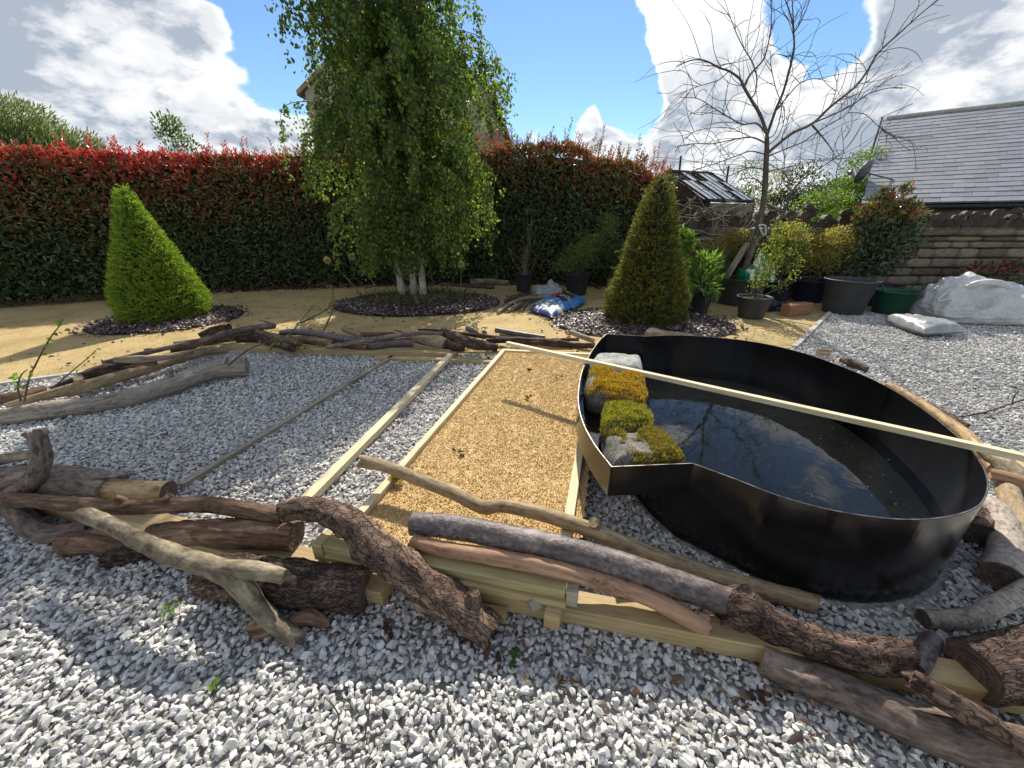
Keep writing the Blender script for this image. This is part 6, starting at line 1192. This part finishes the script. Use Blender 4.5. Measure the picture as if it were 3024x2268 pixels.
p0 = P(2365, 935)[:2]; o = plank('timber_block', np.array([p0[0] - .26, p0[1] + .05, .19]), np.array([p0[0] + .28, p0[1] + .28, .19]), .17, .185, M['blockwood'], label='red-brown chunky timber block lying in front of the blue pot', bev=.006)

# ------------------------------------------------------------------ potted plants
def plant(name, label, base, blobs, n, ln, pal, cat='shrub', wr=.5, stems=8, mat='softleaf', hollow=.35, droop=0., simple=False, sr=.008, group=None, lump=.4, tip=None):
    t = thing(name, label, cat, base, group); base = np.asarray(base, float); parts = []
    for k in range(stems):
        c, r = blobs[k % len(blobs)]; e = np.asarray(c) + rdir(1)[0] * np.asarray(r) * .6; e[2] = max(e[2], base[2] + .12); md = base * .5 + e * .5 + rng.normal(0, .04, 3); V, F, *_ = tube(np.array([base + np.append(rng.normal(0, .03, 2), 0), md, e]), [sr, sr * .8, sr * .4], 5, .08, 0); parts.append((V.reshape(-1, 3), F))
    V, F = cat_mesh(parts); mobj('stems', V, F, M['twig'], t, True)
    ds = [shrub_leaves(c, r, int(n * np.prod(r) ** .6 / sum(np.prod(b[1]) ** .6 for b in blobs)), ln, pal, i * 5 + int(abs(base[0]) * 7), lump, (0, 0, 0), hollow, wr, droop) for i, (c, r) in enumerate(blobs)]
    p, a, no, l, c, w = [np.concatenate(x) for x in zip(*ds)]; k = p[:, 2] > base[2] - .1; p, a, no, l, c, w = p[k], a[k], no[k], l[k], c[k], w[k]
    if tip is not None:
        hi = (p[:, 2] > np.quantile(p[:, 2], tip[0])) & (rng.random(len(p)) < tip[2]); c[hi] = pick(tip[1], hi.sum())
    V, F, C = leaves(p, a, no, l, w, c, .2, simple); o = mobj('foliage', V, F, M[mat], t, False, {'Col': C}); o['kind'] = 'stuff'; return t
OLV = [(.25, .22, .055), (.31, .26, .07), (.19, .185, .05), (.36, .27, .09)]
plant('shrub', 'bushy olive-gold box shrub growing from the dark blue pot', (6.0, 7.85, .36), [((6.0, 7.75, .92), (.52, .42, .42)), ((6.15, 7.8, 1.12), (.42, .36, .30)), ((5.85, 7.7, .70), (.42, .35, .30))], 6500, .032, OLV, wr=.6, simple=True, tip=(.6, [(.40, .34, .10), (.44, .30, .11)], .5))
plant('shrub', 'olive box shrub with yellow tips behind the spindly potted shrub', (5.22, 7.75, .36), [((5.2, 7.75, .95), (.46, .40, .42)), ((5.25, 7.8, 1.2), (.36, .32, .28)), ((5.05, 7.7, .72), (.35, .3, .28))], 5500, .032, [(.22, .25, .055), (.27, .29, .07), (.17, .20, .05)], wr=.6, simple=True, tip=(.6, [(.42, .36, .09), (.44, .28, .09)], .5))
plant('shrub', 'sprawling olive-gold shrub behind the bare tree planter', (4.2, 8.0, .02), [((4.05, 7.98, .85), (.55, .22, .42)), ((4.4, 7.98, 1.1), (.42, .2, .26)), ((3.8, 7.95, .65), (.40, .22, .36))], 5200, .034, OLV, wr=.55, simple=True, tip=(.6, [(.42, .36, .11), (.44, .28, .11)], .45))
plant('shrub', 'feathery pale green shrub left of the bare tree planter', (3.75, 7.6, .02), [((3.72, 7.55, .62), (.36, .25, .45)), ((3.85, 7.5, .5), (.3, .25, .35))], 6500, .030, [(.12, .155, .055), (.16, .19, .08), (.09, .12, .04)], wr=.22, simple=True)
# leafy perennial: big upright leaves
t = thing('perennial', 'lush bright green perennial with large leaves in the black pot', 'plant', (3.28, 6.78, .35)); n = 460; a = rng.uniform(0, 6.283, n); hh = rng.random(n); rr = .05 + .20 * np.sqrt(rng.random(n)) * (1 - hh * .4)
pos = np.stack([3.28 + rr * np.cos(a), 6.76 + rr * np.sin(a), .36 + hh * .62], -1); ax = np.stack([np.cos(a), np.sin(a), .2 + hh * 1.6 - .5 * (hh < .2)], -1) + rdir(n) * .35; ln = rng.uniform(.07, .15, n); V, F, C = leaves(pos, ax, rdir(n) * 1.2 + [0, -.3, .8], ln, ln * .34, pick([(.13, .21, .045), (.17, .27, .06), (.10, .17, .045), (.22, .32, .08)], n)); mobj('foliage', V, F, M['softleaf'], t, False, {'Col': C})['kind'] = 'stuff'
n = 26; a = rng.uniform(3.4, 6.0, n); pos = np.stack([3.28 + .2 * np.cos(a), 6.76 + .2 * np.sin(a), rng.uniform(.36, .44, n)], -1); ax = np.stack([np.cos(a) * .7, np.sin(a) * .7, rng.uniform(-1.2, -.1, n)], -1); V, F, C = leaves(pos, ax, np.stack([np.cos(a), np.sin(a), .8 + 0 * a], -1), rng.uniform(.12, .22, n), rng.uniform(.06, .10, n), pick([(.13, .20, .09), (.16, .24, .11)], n)); mobj('drooping_leaves', V, F, M['softleaf'], t, False, {'Col': C})['kind'] = 'stuff'
parts = []
for k in range(9): e = np.array([3.28 + rng.normal(0, .09), 6.76 + rng.normal(0, .09), rng.uniform(.7, 1.0)]); V, F, *_ = tube(np.array([[3.28 + rng.normal(0, .03), 6.76, .34], e]), [.008, .005], 5, .2, 0); parts.append((V.reshape(-1, 3), F))
V, F = cat_mesh(parts); mobj('stems', V, F, M['trug'], t, True)
plant('perennial', 'tall fresh green foliage showing behind the olive yew', (2.95, 7.3, .0), [((2.95, 7.3, .75), (.28, .22, .55)), ((3.05, 7.25, 1.1), (.18, .16, .25))], 1300, .085, [(.14, .23, .04), (.18, .28, .06), (.10, .17, .035)], cat='plant', wr=.35)
# spindly shrub in the small grey pot, traced stems
t = thing('shrub', 'spindly yellow-green shrub with arching stems in the grey pot', 'shrub', (4.02, 6.42, .30)); LV, parts = [], []
for pts in [[(2232, 895), (2250, 820), (2262, 760), (2285, 690)], [(2236, 895), (2262, 800), (2290, 740), (2320, 670)], [(2240, 893), (2268, 830), (2300, 770), (2335, 740)], [(2230, 895), (2232, 830), (2245, 780), (2250, 720)], [(2285, 885), (2320, 835), (2350, 790), (2365, 762)], [(2225, 885), (2228, 850), (2232, 820)], [(2238, 895), (2275, 790), (2290, 700), (2300, 650)]]:
    q = np.array([PY(x, y, 6.42 + rng.normal(0, .08)) for x, y in pts]); q[0] = [4.02 + rng.normal(0, .03), 6.42, .30]; V, F, *_ = tube(q, [.008, .006, .005, .003], 6, .04, 0); parts.append((V.reshape(-1, 3), F)); qq, _ = resample(q, [1] * len(q), .03)
    for p in qq[len(qq) // 4:]: LV.append(p + rng.normal(0, .05, (rng.integers(4, 9), 3)))
pos = np.concatenate(LV); n = len(pos); ln = rng.uniform(.028, .05, n); V, F, C = leaves(pos, rdir(n) + [0, 0, .2], rdir(n) + [0, 0, .7], ln, ln * .6, pick([(.20, .24, .04), (.25, .28, .06), (.15, .19, .035)], n)); mobj('foliage', V, F, M['softleaf'], t, False, {'Col': C})['kind'] = 'stuff'; V, F = cat_mesh(parts); mobj('stems', V, F, M['twig'], t, True)
# big photinia
PG = [(.045, .075, .03), (.06, .095, .04), (.035, .06, .025), (.075, .10, .045)]
plant('photinia_shrub', 'large glossy photinia with coppery shoots against the stone wall', (6.9, 7.75, .02), [((6.85, 7.6, .95), (.62, .42, .48)), ((7.05, 7.65, 1.25), (.55, .38, .36)), ((6.65, 7.6, .70), (.48, .36, .36)), ((6.75, 7.7, 1.55), (.42, .3, .34)), ((6.45, 7.6, 1.3), (.3, .28, .3)), ((7.1, 7.6, 1.6), (.30, .26, .22)), ((6.62, 7.6, 1.8), (.15, .14, .24)), ((6.95, 7.6, 1.85), (.13, .12, .24)), ((6.4, 7.6, 1.55), (.14, .12, .24))], 2900, .11, PG, wr=.38, mat='leaf', stems=12, sr=.012, hollow=.3, tip=(.66, [(.16, .13, .03), (.20, .16, .03), (.14, .10, .03), (.12, .13, .04), (.18, .15, .03), (.10, .12, .04), (.16, .13, .03), (.34, .06, .05)], .75))
plant('photinia_shrub', 'low reddish photinia growing behind the crumpled bags', (9.4, 7.85, .02), [((9.3, 7.8, .42), (.75, .25, .32)), ((10., 7.8, .45), (.6, .25, .35))], 700, .09, [(.07, .08, .03), (.10, .07, .03), (.05, .06, .025)], wr=.35, mat='leaf', tip=(.6, [(.30, .05, .03)], .3))
plant('shrub', 'small-leaved dark shrub with a few white flowers in hedge pot', (1.42, 8.6, .40), [((1.45, 8.5, .78), (.42, .34, .34)), ((1.15, 8.45, .60), (.32, .28, .22)), ((1.7, 8.55, 1.0), (.34, .28, .28)), ((2.0, 8.6, 1.3), (.25, .22, .35))], 5200, .032, [(.10, .15, .04), (.14, .19, .055), (.19, .24, .07)], wr=.6, simple=True, hollow=.15)
plant('shrub', 'upright green shrub between the hedge pot and olive yew', (2.25, 8.3, .02), [((2.3, 8.3, .45), (.28, .25, .40)), ((2.15, 8.35, .8), (.22, .2, .3))], 1500, .05, [(.05, .085, .025), (.075, .115, .035)], wr=.4, simple=True)
t = thing('leafless_shrub', 'cluster of thin bare upright stems in the hedge pot', 'shrub', (.27, 9.0, .34)); parts = []; LV = []
for k in range(11):
    e = np.array([.27 + rng.normal(0, .28), 9.0 + rng.normal(0, .15), rng.uniform(.9, 1.75)]); b0 = np.array([.27 + rng.normal(0, .05), 9. + rng.normal(0, .04), .33]); V, F, *_ = tube(np.array([b0, b0 * .55 + e * .45 + [rng.normal(0, .04), 0, 0], e]), [.007, .005, .003], 5, .1, 0); parts.append((V.reshape(-1, 3), F)); LV.append(b0 * .3 + e * .7 + rng.normal(0, .09, (10, 3)))
V, F = cat_mesh(parts); mobj('stems', V, F, M['tan'] if False else nmat('pale_stem', [(.3, (.16, .12, .08)), (.7, (.28, .22, .15))], 20, 3, .6, .8, 0), t, True); pos = np.concatenate(LV); n = len(pos); V, F, C = leaves(pos, rdir(n), rdir(n), .05, .025, pick([(.06, .08, .025), (.09, .10, .03)], n)); mobj('foliage', V, F, M['softleaf'], t, False, {'Col': C})['kind'] = 'stuff'
# ------------------------------------------------------------------ bare tree, limbs traced
bt = thing('bare_tree', 'slender leafless tree with spreading twiggy branches in the planter', 'tree', (4.45, 7.62, .42)); TY = 7.55
M['barebark'] = barkmat('grey_brown_bark', (.05, .04, .032), (.12, .10, .08), (.20, .17, .135), fib=60, k=.4, patch=12, bmp=.4)
ZT3 = (2016, 0, 2.194)
def tz(p, Y): return PY(ZT3[0] + p[0] / ZT3[2], ZT3[1] + p[1] / ZT3[2], Y)
tp_ = [(440, 1640), (462, 1560), (500, 1430), (530, 1250), (541, 1050), (546, 930), (545, 855)]; q = np.array([tz(p, TY) for p in tp_]); q = np.vstack([[q[0][0] - .07, TY + .02, .40], q]); V, F, lc, *_ = tube(q, [.062, .055, .052, .05, .046, .042, .036, .022], 12, .05, .08, 14, 2); mobj('trunk', V.reshape(-1, 3), F, M['barebark'], bt, True, {'lc': lc.reshape(-1, 3)})
LIMBS = [([(545, 860), (500, 740), (440, 640), (395, 560), (370, 510), (300, 460), (240, 440), (150, 395), (60, 390), (-40, 430)], .024), ([(395, 560), (440, 480), (520, 390), (550, 300), (570, 200), (575, 100), (582, -60)], .016),
    ([(546, 880), (600, 720), (650, 600), (690, 460), (720, 330), (720, 220), (700, 100), (650, -40)], .022), ([(720, 210), (760, 150), (800, 60), (840, -40)], .011), ([(720, 240), (715, 100), (706, -60)], .012),
    ([(558, 985), (700, 870), (840, 800), (960, 690), (1110, 570), (1190, 470), (1270, 340), (1400, 220), (1530, 100), (1680, -20)], .024), ([(840, 800), (980, 740), (1100, 680), (1200, 610), (1340, 570), (1450, 570)], .013), ([(840, 812), (900, 880), (960, 960), (992, 1018)], .014),
    ([(480, 1570), (560, 1490), (650, 1390), (690, 1290), (740, 1200), (820, 1130), (920, 1070), (990, 1020)], .024), ([(545, 870), (480, 800), (390, 805), (300, 760), (200, 700), (100, 640), (-20, 630)], .013), ([(535, 925), (450, 890), (350, 900), (200, 930), (80, 930), (-30, 945)], .012),
    ([(535, 1000), (440, 980), (350, 1010), (240, 1050), (120, 1090), (-20, 1145)], .010), ([(440, 640), (470, 600), (480, 500), (450, 400), (400, 320), (350, 220), (300, 100), (220, 0)], .011), ([(600, 720), (700, 600), (760, 540), (850, 510), (960, 530)], .011), ([(560, 1010), (680, 960), (780, 920), (850, 870), (960, 800), (1070, 730), (1180, 540), (1190, 460), (1150, 395)], .010),
    ([(558, 1110), (700, 1080), (850, 1050), (990, 1020)], .009), ([(530, 1095), (420, 1090), (300, 1140), (230, 1130), (60, 1080)], .009), ([(530, 1210), (470, 1160), (380, 1160), (330, 1200)], .010), ([(690, 1290), (800, 1220), (900, 1210), (980, 1220), (1000, 1100), (1040, 990), (1030, 820)], .008), ([(500, 1440), (420, 1400), (300, 1390), (100, 1340)], .008), ([(455, 1580), (380, 1510), (270, 1490), (160, 1550)], .008), ([(545, 900), (600, 860), (640, 700), (600, 560), (570, 400), (600, 350), (680, 370)], .008), ([(520, 1330), (590, 1250), (640, 1180), (660, 1040), (640, 900), (700, 800)], .007), ([(560, 1060), (650, 1120), (700, 1200), (680, 1280)], .006), ([(300, 460), (230, 520), (100, 560), (-60, 620)], .007), ([(470, 900), (300, 830), (120, 840), (0, 900)], .006), ([(545, 950), (620, 880), (660, 760), (640, 640)], .007), ([(960, 690), (1000, 560), (980, 480)], .006), ([(1070, 730), (1180, 740), (1270, 820), (1360, 880)], .006)]
for li, (pts, r0) in enumerate(LIMBS):
    m = len(pts); drift = rng.normal(0, .45) * min(m / 7, 1.1); q = np.array([tz(p, TY + drift * (k / (m - 1)) ** 1.2 if m > 1 else TY) for k, p in enumerate(pts)])
    if li in (1, 3, 4, 6, 7, 12, 13, 14, 18, 24, 25, 27, 28):   # starts on another limb: keep the join close
        q[:, 1] = TY + drift * np.linspace(.15, .6, m) ; q = np.array([tz(p, y) for p, y in zip(pts, q[:, 1])])
    rr = np.linspace(r0 * 1.1, max(.004, r0 * .25), m); V, F, lc, qq, ra, T = tube(q, rr, 7, .05, .10, 30, li); parts = [(V.reshape(-1, 3), F)]; lcs = [lc.reshape(-1, 3)]
    nt_w = int(len(qq) * .34)
    for k in range(nt_w):
        j = rng.integers(len(qq) // 6, len(qq)); L0_ = rng.uniform(.14, .62) * (1 if rng.random() < .75 else 1.5); d = unit(T[j] * .8 + rdir(1)[0] * .9 + [0, 0, .15]); b0 = qq[j]; e1 = b0 + d * L0_ * .5 + rdir(1)[0] * .04; e2 = e1 + unit(d + rdir(1)[0] * .6 + [0, 0, -.1]) * L0_ * .5
        e3 = e2 + unit(e2 - e1 + rdir(1)[0] * .05 + [0, 0, rng.choice([-.12, .10])]) * L0_ * .45; V, F, lc2, q3, *_ = tube(np.array([b0, e1, e2, e3]), [.0050, .0042, .0034, .0024], 5, .05, 0); parts.append((V.reshape(-1, 3), F)); lcs.append(lc2.reshape(-1, 3))
        for _ in range(rng.integers(0, 3)):
            j2 = rng.integers(1, len(q3)); d2 = unit(d + rdir(1)[0] * 1.1); V, F, lc2, *_ = tube(np.array([q3[j2], q3[j2] + d2 * rng.uniform(.05, .18)]), [.0028, .0018], 4, .1, 0); parts.append((V.reshape(-1, 3), F)); lcs.append(lc2.reshape(-1, 3))
    V, F = cat_mesh(parts); mobj('branch', V, F, M['barebark'], bt, True, {'lc': np.vstack(lcs)})
# twiggy heap against the wall, left of the trunk
for k, pts in enumerate([[(2440, 680), (2200, 640), (2060, 640)]]): pass
t = thing('brushwood', 'tangle of bare dry twigs leaning on the wall left of the trunk', 'brushwood', (3.7, 7.9, .6)); parts = []
for k in range(70):
    a = PY(rng.uniform(1990, 2260), rng.uniform(590, 740), 7.98 - rng.random() * .2); d = unit(np.array([rng.normal(0, 1), rng.normal(0, .12), rng.normal(0, .45)])); l_ = rng.uniform(.2, .7); V, F, *_ = tube(np.array([a - d * l_ / 2, a + rng.normal(0, .04, 3) * [1, .3, 1], a + d * l_ / 2]), [.007, .006, .003], 5, .1, 0); parts.append((V.reshape(-1, 3), F))
V, F = cat_mesh(parts); mobj('twigs', V, F, nmat('dry_grey_twig', [(.3, (.18, .15, .11)), (.7, (.32, .27, .21))], 20, 3, .6, .8, 0), t, True)['kind'] = 'stuff'

# ------------------------------------------------------------------ alliums, twigs, small litter
M['stalk'] = nmat('dry_stalk', [(.3, (.17, .16, .08)), (.7, (.30, .28, .15))], 20, 3, .6, .8, 0)
for i, (hx, hy_, pts, Yb) in enumerate([(245, 180, [(660, 605), (560, 490), (400, 310)], 7.0), (510, 140, [(850, 610), (780, 480), (680, 330)], 7.0), (1700, 145, [(1690, 620), (1700, 400)], 8.2), (1705, 225, [(1560, 560), (1640, 340)], 7.6), (870, 330, [(1010, 560), (960, 380)], 7.5), (1360, 340, [(1450, 580), (1400, 420)], 7.6)]):
    hd = PY(ZD[0] + hx / ZD[2], ZD[1] + hy_ / ZD[2], Yb - .1); b0 = P(ZD[0] + pts[0][0] / ZD[2], ZD[1] + pts[0][1] / ZD[2], .05); mid = [PY(ZD[0] + x / ZD[2], ZD[1] + y / ZD[2], b0[1] * .5 + hd[1] * .5) for x, y in pts[1:]]
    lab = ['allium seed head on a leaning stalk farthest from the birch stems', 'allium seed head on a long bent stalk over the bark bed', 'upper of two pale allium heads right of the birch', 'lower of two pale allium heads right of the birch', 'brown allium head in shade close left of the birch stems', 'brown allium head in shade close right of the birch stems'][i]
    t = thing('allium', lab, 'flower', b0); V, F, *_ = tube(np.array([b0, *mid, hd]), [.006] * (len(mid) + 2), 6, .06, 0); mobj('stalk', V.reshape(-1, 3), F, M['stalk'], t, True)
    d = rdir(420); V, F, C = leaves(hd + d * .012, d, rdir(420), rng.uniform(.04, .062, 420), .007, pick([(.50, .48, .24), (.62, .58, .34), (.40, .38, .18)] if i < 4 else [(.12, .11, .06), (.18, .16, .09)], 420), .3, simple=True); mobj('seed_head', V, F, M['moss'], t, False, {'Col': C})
n = 700; a = rng.uniform(0, 6.283, n); x = -1.9 + 1.2 * np.sqrt(rng.random(n)) * np.cos(a); y = 7.75 + .75 * np.sqrt(rng.random(n)) * np.sin(a); V, F, C = leaves(np.column_stack([x, y, 0 * x + .06]), np.column_stack([rng.normal(0, .8, n), rng.normal(0, .8, n), 0 * x + .8]), rdir(n), rng.uniform(.10, .30, n), .009, pick([(.08, .10, .03), (.14, .15, .05), (.20, .18, .08), (.25, .28, .12)], n), .1); tag(mobj('bulb_leaves', V, F, M['softleaf'], None, False, {'Col': C}), 'thin straggly leaves growing through the birch bed mulch', 'plants', kind='stuff')
n = 2600; i = rng.integers(0, int(m_ and len(hq) * .30), n); p = hq[i] + hn[i] * rng.uniform(-.5, .15, (n, 1)); V, F, C = leaves(np.column_stack([p, 0 * p[:, 0] + .01]), np.column_stack([rng.normal(0, .9, n), rng.normal(0, .9, n), rng.uniform(.1, .8, n)]), rdir(n), rng.uniform(.08, .24, n), .008, pick([(.07, .09, .025), (.14, .13, .05), (.22, .18, .09)], n), .1, simple=True); tag(mobj('grass', V, F, M['softleaf'], None, False, {'Col': C}), 'straggly half-dry grass under the leafy red hedge', 'grass', kind='stuff')
def leafy_twig(name, label, z, paths, dYs, w=.006, nl=14, lf=.05, pal=((.15, .21, .04), (.20, .26, .06)), zb=0.05):
    b0 = P(z[0] + paths[0][0][0] / z[2], z[1] + paths[0][0][1] / z[2], zb); t = thing(name, label, 'twig', b0); parts, LV = [], []
    for pts, dY in zip(paths, dYs):
        q = np.array([PY(z[0] + x / z[2], z[1] + y / z[2], b0[1] + dY * k) for k, (x, y) in enumerate(pts)]); V, F, *_ = tube(q, np.linspace(w, w * .4, len(q)), 6, .03, .1, 40, 3); parts.append((V.reshape(-1, 3), F)); qq, _ = resample(q, [1] * len(q), .02); k = rng.integers(len(qq) // 5, len(qq), nl); LV.append(qq[k] + rng.normal(0, .02, (nl, 3)))
    V, F = cat_mesh(parts); mobj('stem', V, F, M['twig'], t, True)
    if nl:
        pos = np.concatenate(LV); n = len(pos); ln = rng.uniform(.6, 1.2, n) * lf; V, F, C = leaves(pos, rdir(n) + [0, 0, -.3], rdir(n) + [0, -.5, .5], ln, ln * .7, pick(pal, n)); mobj('foliage', V, F, M['softleaf'], t, False, {'Col': C})
leafy_twig('leafy_twig', 'thin leafy shoot rising tall from the weathered log', ZF, [[(265, 905), (320, 650), (400, 480), (530, 240), (640, 90), (690, 10)], [(225, 900), (195, 740), (235, 610), (300, 560)]], [.0, .0], .008, 12, .05, zb=.15)
leafy_twig('leafy_twig', 'short leafy shoot slanting up behind the pale branch', ZF, [[(640, 700), (850, 520), (960, 430), (1070, 320)]], [.0], .006, 12, .035, zb=.12)
leafy_twig('leafy_twig', 'long pale leafy branch reaching from the weathered log to the bed', ZE, [[(640, 730), (760, 640), (900, 540), (1180, 440), (1320, 380), (1430, 250), (1590, 60)], [(1430, 270), (1580, 200), (1700, 130), (1900, 0)], [(1300, 400), (1420, 490), (1560, 580)], [(1180, 440), (1120, 540)]], [.12, .12, .0, .0], .010, 12, .04, zb=.16)
leafy_twig('leafy_twig', 'upright dark twig with yellowish leaves behind the back row', ZD, [[(205, 955), (260, 830), (300, 720), (305, 560), (300, 480), (160, 430)]], [.0], .010, 12, .05, ((.25, .24, .05), (.18, .18, .05)), zb=.08)
leafy_twig('twig', 'fine dry twig lying on the sunlit gravel', (0, 0, 1), [[(930, 2205), (985, 2190), (1040, 2200), (1090, 2160)], [(985, 2190), (1000, 2110), (960, 2060)]], [.0, .0], .0035, 0, zb=.03)
leafy_twig('twig', 'thin straw-coloured twig on gravel below the knobbly log', (0, 0, 1), [[(1075, 2190), (1088, 2110), (1095, 2040)]], [.0], .003, 0, zb=.03)
for (x, y, s, pal, lab) in [(490, 1285, .05, [(.16, .09, .045)], 'curled brown leaf on the gravel behind the front logs'), (505, 1795, .05, [(.14, .26, .04)], 'fresh green leaf sprig on shaded gravel by the forked branch'), (1518, 1940, .055, [(.06, .13, .03)], 'dark green leaf sprig on gravel in front of the sleeper'), (1135, 1855, .05, [(.10, .04, .025)], 'brown bark fragment on gravel below the knobbly log'), (1660, 2025, .045, [(.14, .09, .06)], 'crumpled brown leaf on sunlit gravel in front of the sleeper'), (628, 2015, .04, [(.16, .24, .05)], 'tiny green leaf on the sunlit gravel'), (2240, 2040, .05, [(.10, .06, .04)], 'brown leaf beside the long grey-brown log')]:
    c = P(x, y, .022); n = 6; V, F, C = leaves(c + rng.normal(0, .012, (n, 3)) * [1, 1, .2], rdir(n) * [1, 1, .4], rdir(n) + [0, 0, 1.2], s * .7, s * .38, pick(pal, n), .3); tag(mobj('fallen_leaf', V, F, M['softleaf'], None, False, {'Col': C}), lab, 'leaf')
for (x, y, lab) in [(1440, 1058, 'bark crumbs on the sand near the far corner'), (1565, 1092, 'dark leaf debris lying midway on the sand bed'), (1645, 1115, 'dark dropping on the sand beside the tub'), (1562, 1176, 'dark bark crumb at the tip of the batten shadow'), (1365, 1340, 'single dark pebble on the lower half of the sand bed')]:
    c = P(x, y, .112); n = 5; V, F, C = leaves(c + rng.normal(0, .018, (n, 3)) * [1, 1, .2], rdir(n) * [1, 1, .4], rdir(n) + [0, 0, 1.], .035, .022, pick([(.05, .035, .02), (.10, .07, .04)], n), .4); tag(mobj('debris', V, F, M['softleaf'], None, False, {'Col': C}), lab, 'debris')
# moss clump by the frame, loose bits on the tub floor
c = P(1172, 1414, .125); n = 900; d = rdir(n); d[:, 2] = abs(d[:, 2]); V, F, C = leaves(c + d * rng.random((n, 1)) * [.045, .045, .025], d + [0, 0, .4], rdir(n), .014, .005, pick([(.30, .26, .03), (.20, .18, .03)], n), simple=True); tag(mobj('moss_clump', V, F, M['moss'], None, False, {'Col': C}), 'small yellow moss clump beside the sand bed board', 'moss')
n = 300; i = rng.random((n, 2)); ctr = DEEP.mean(0); th = rng.uniform(0, 6.283, n); pp = ctr + np.column_stack([np.cos(th) * .95, np.sin(th) * .9]) * np.sqrt(rng.random((n, 1))); k = inpoly(pp[:, 0], pp[:, 1], offs(DEEP, inw * 6, True)); pp = pp[k]; n = len(pp); V, F, C = leaves(np.column_stack([pp, np.full(n, ZW + .002)]), np.column_stack([rng.normal(0, 1, (n, 2)), 0 * th[:n]]), np.tile([0, 0, 1.], (n, 1)), rng.uniform(.003, .013, n), .0035, pick([(.30, .28, .22), (.2, .16, .10), (.42, .40, .34)], n), .05, simple=True); tag(mobj('floating_specks', V, F, M['moss'], None, False, {'Col': C}), 'pale specks and seeds floating on the pond water', 'debris', kind='stuff')
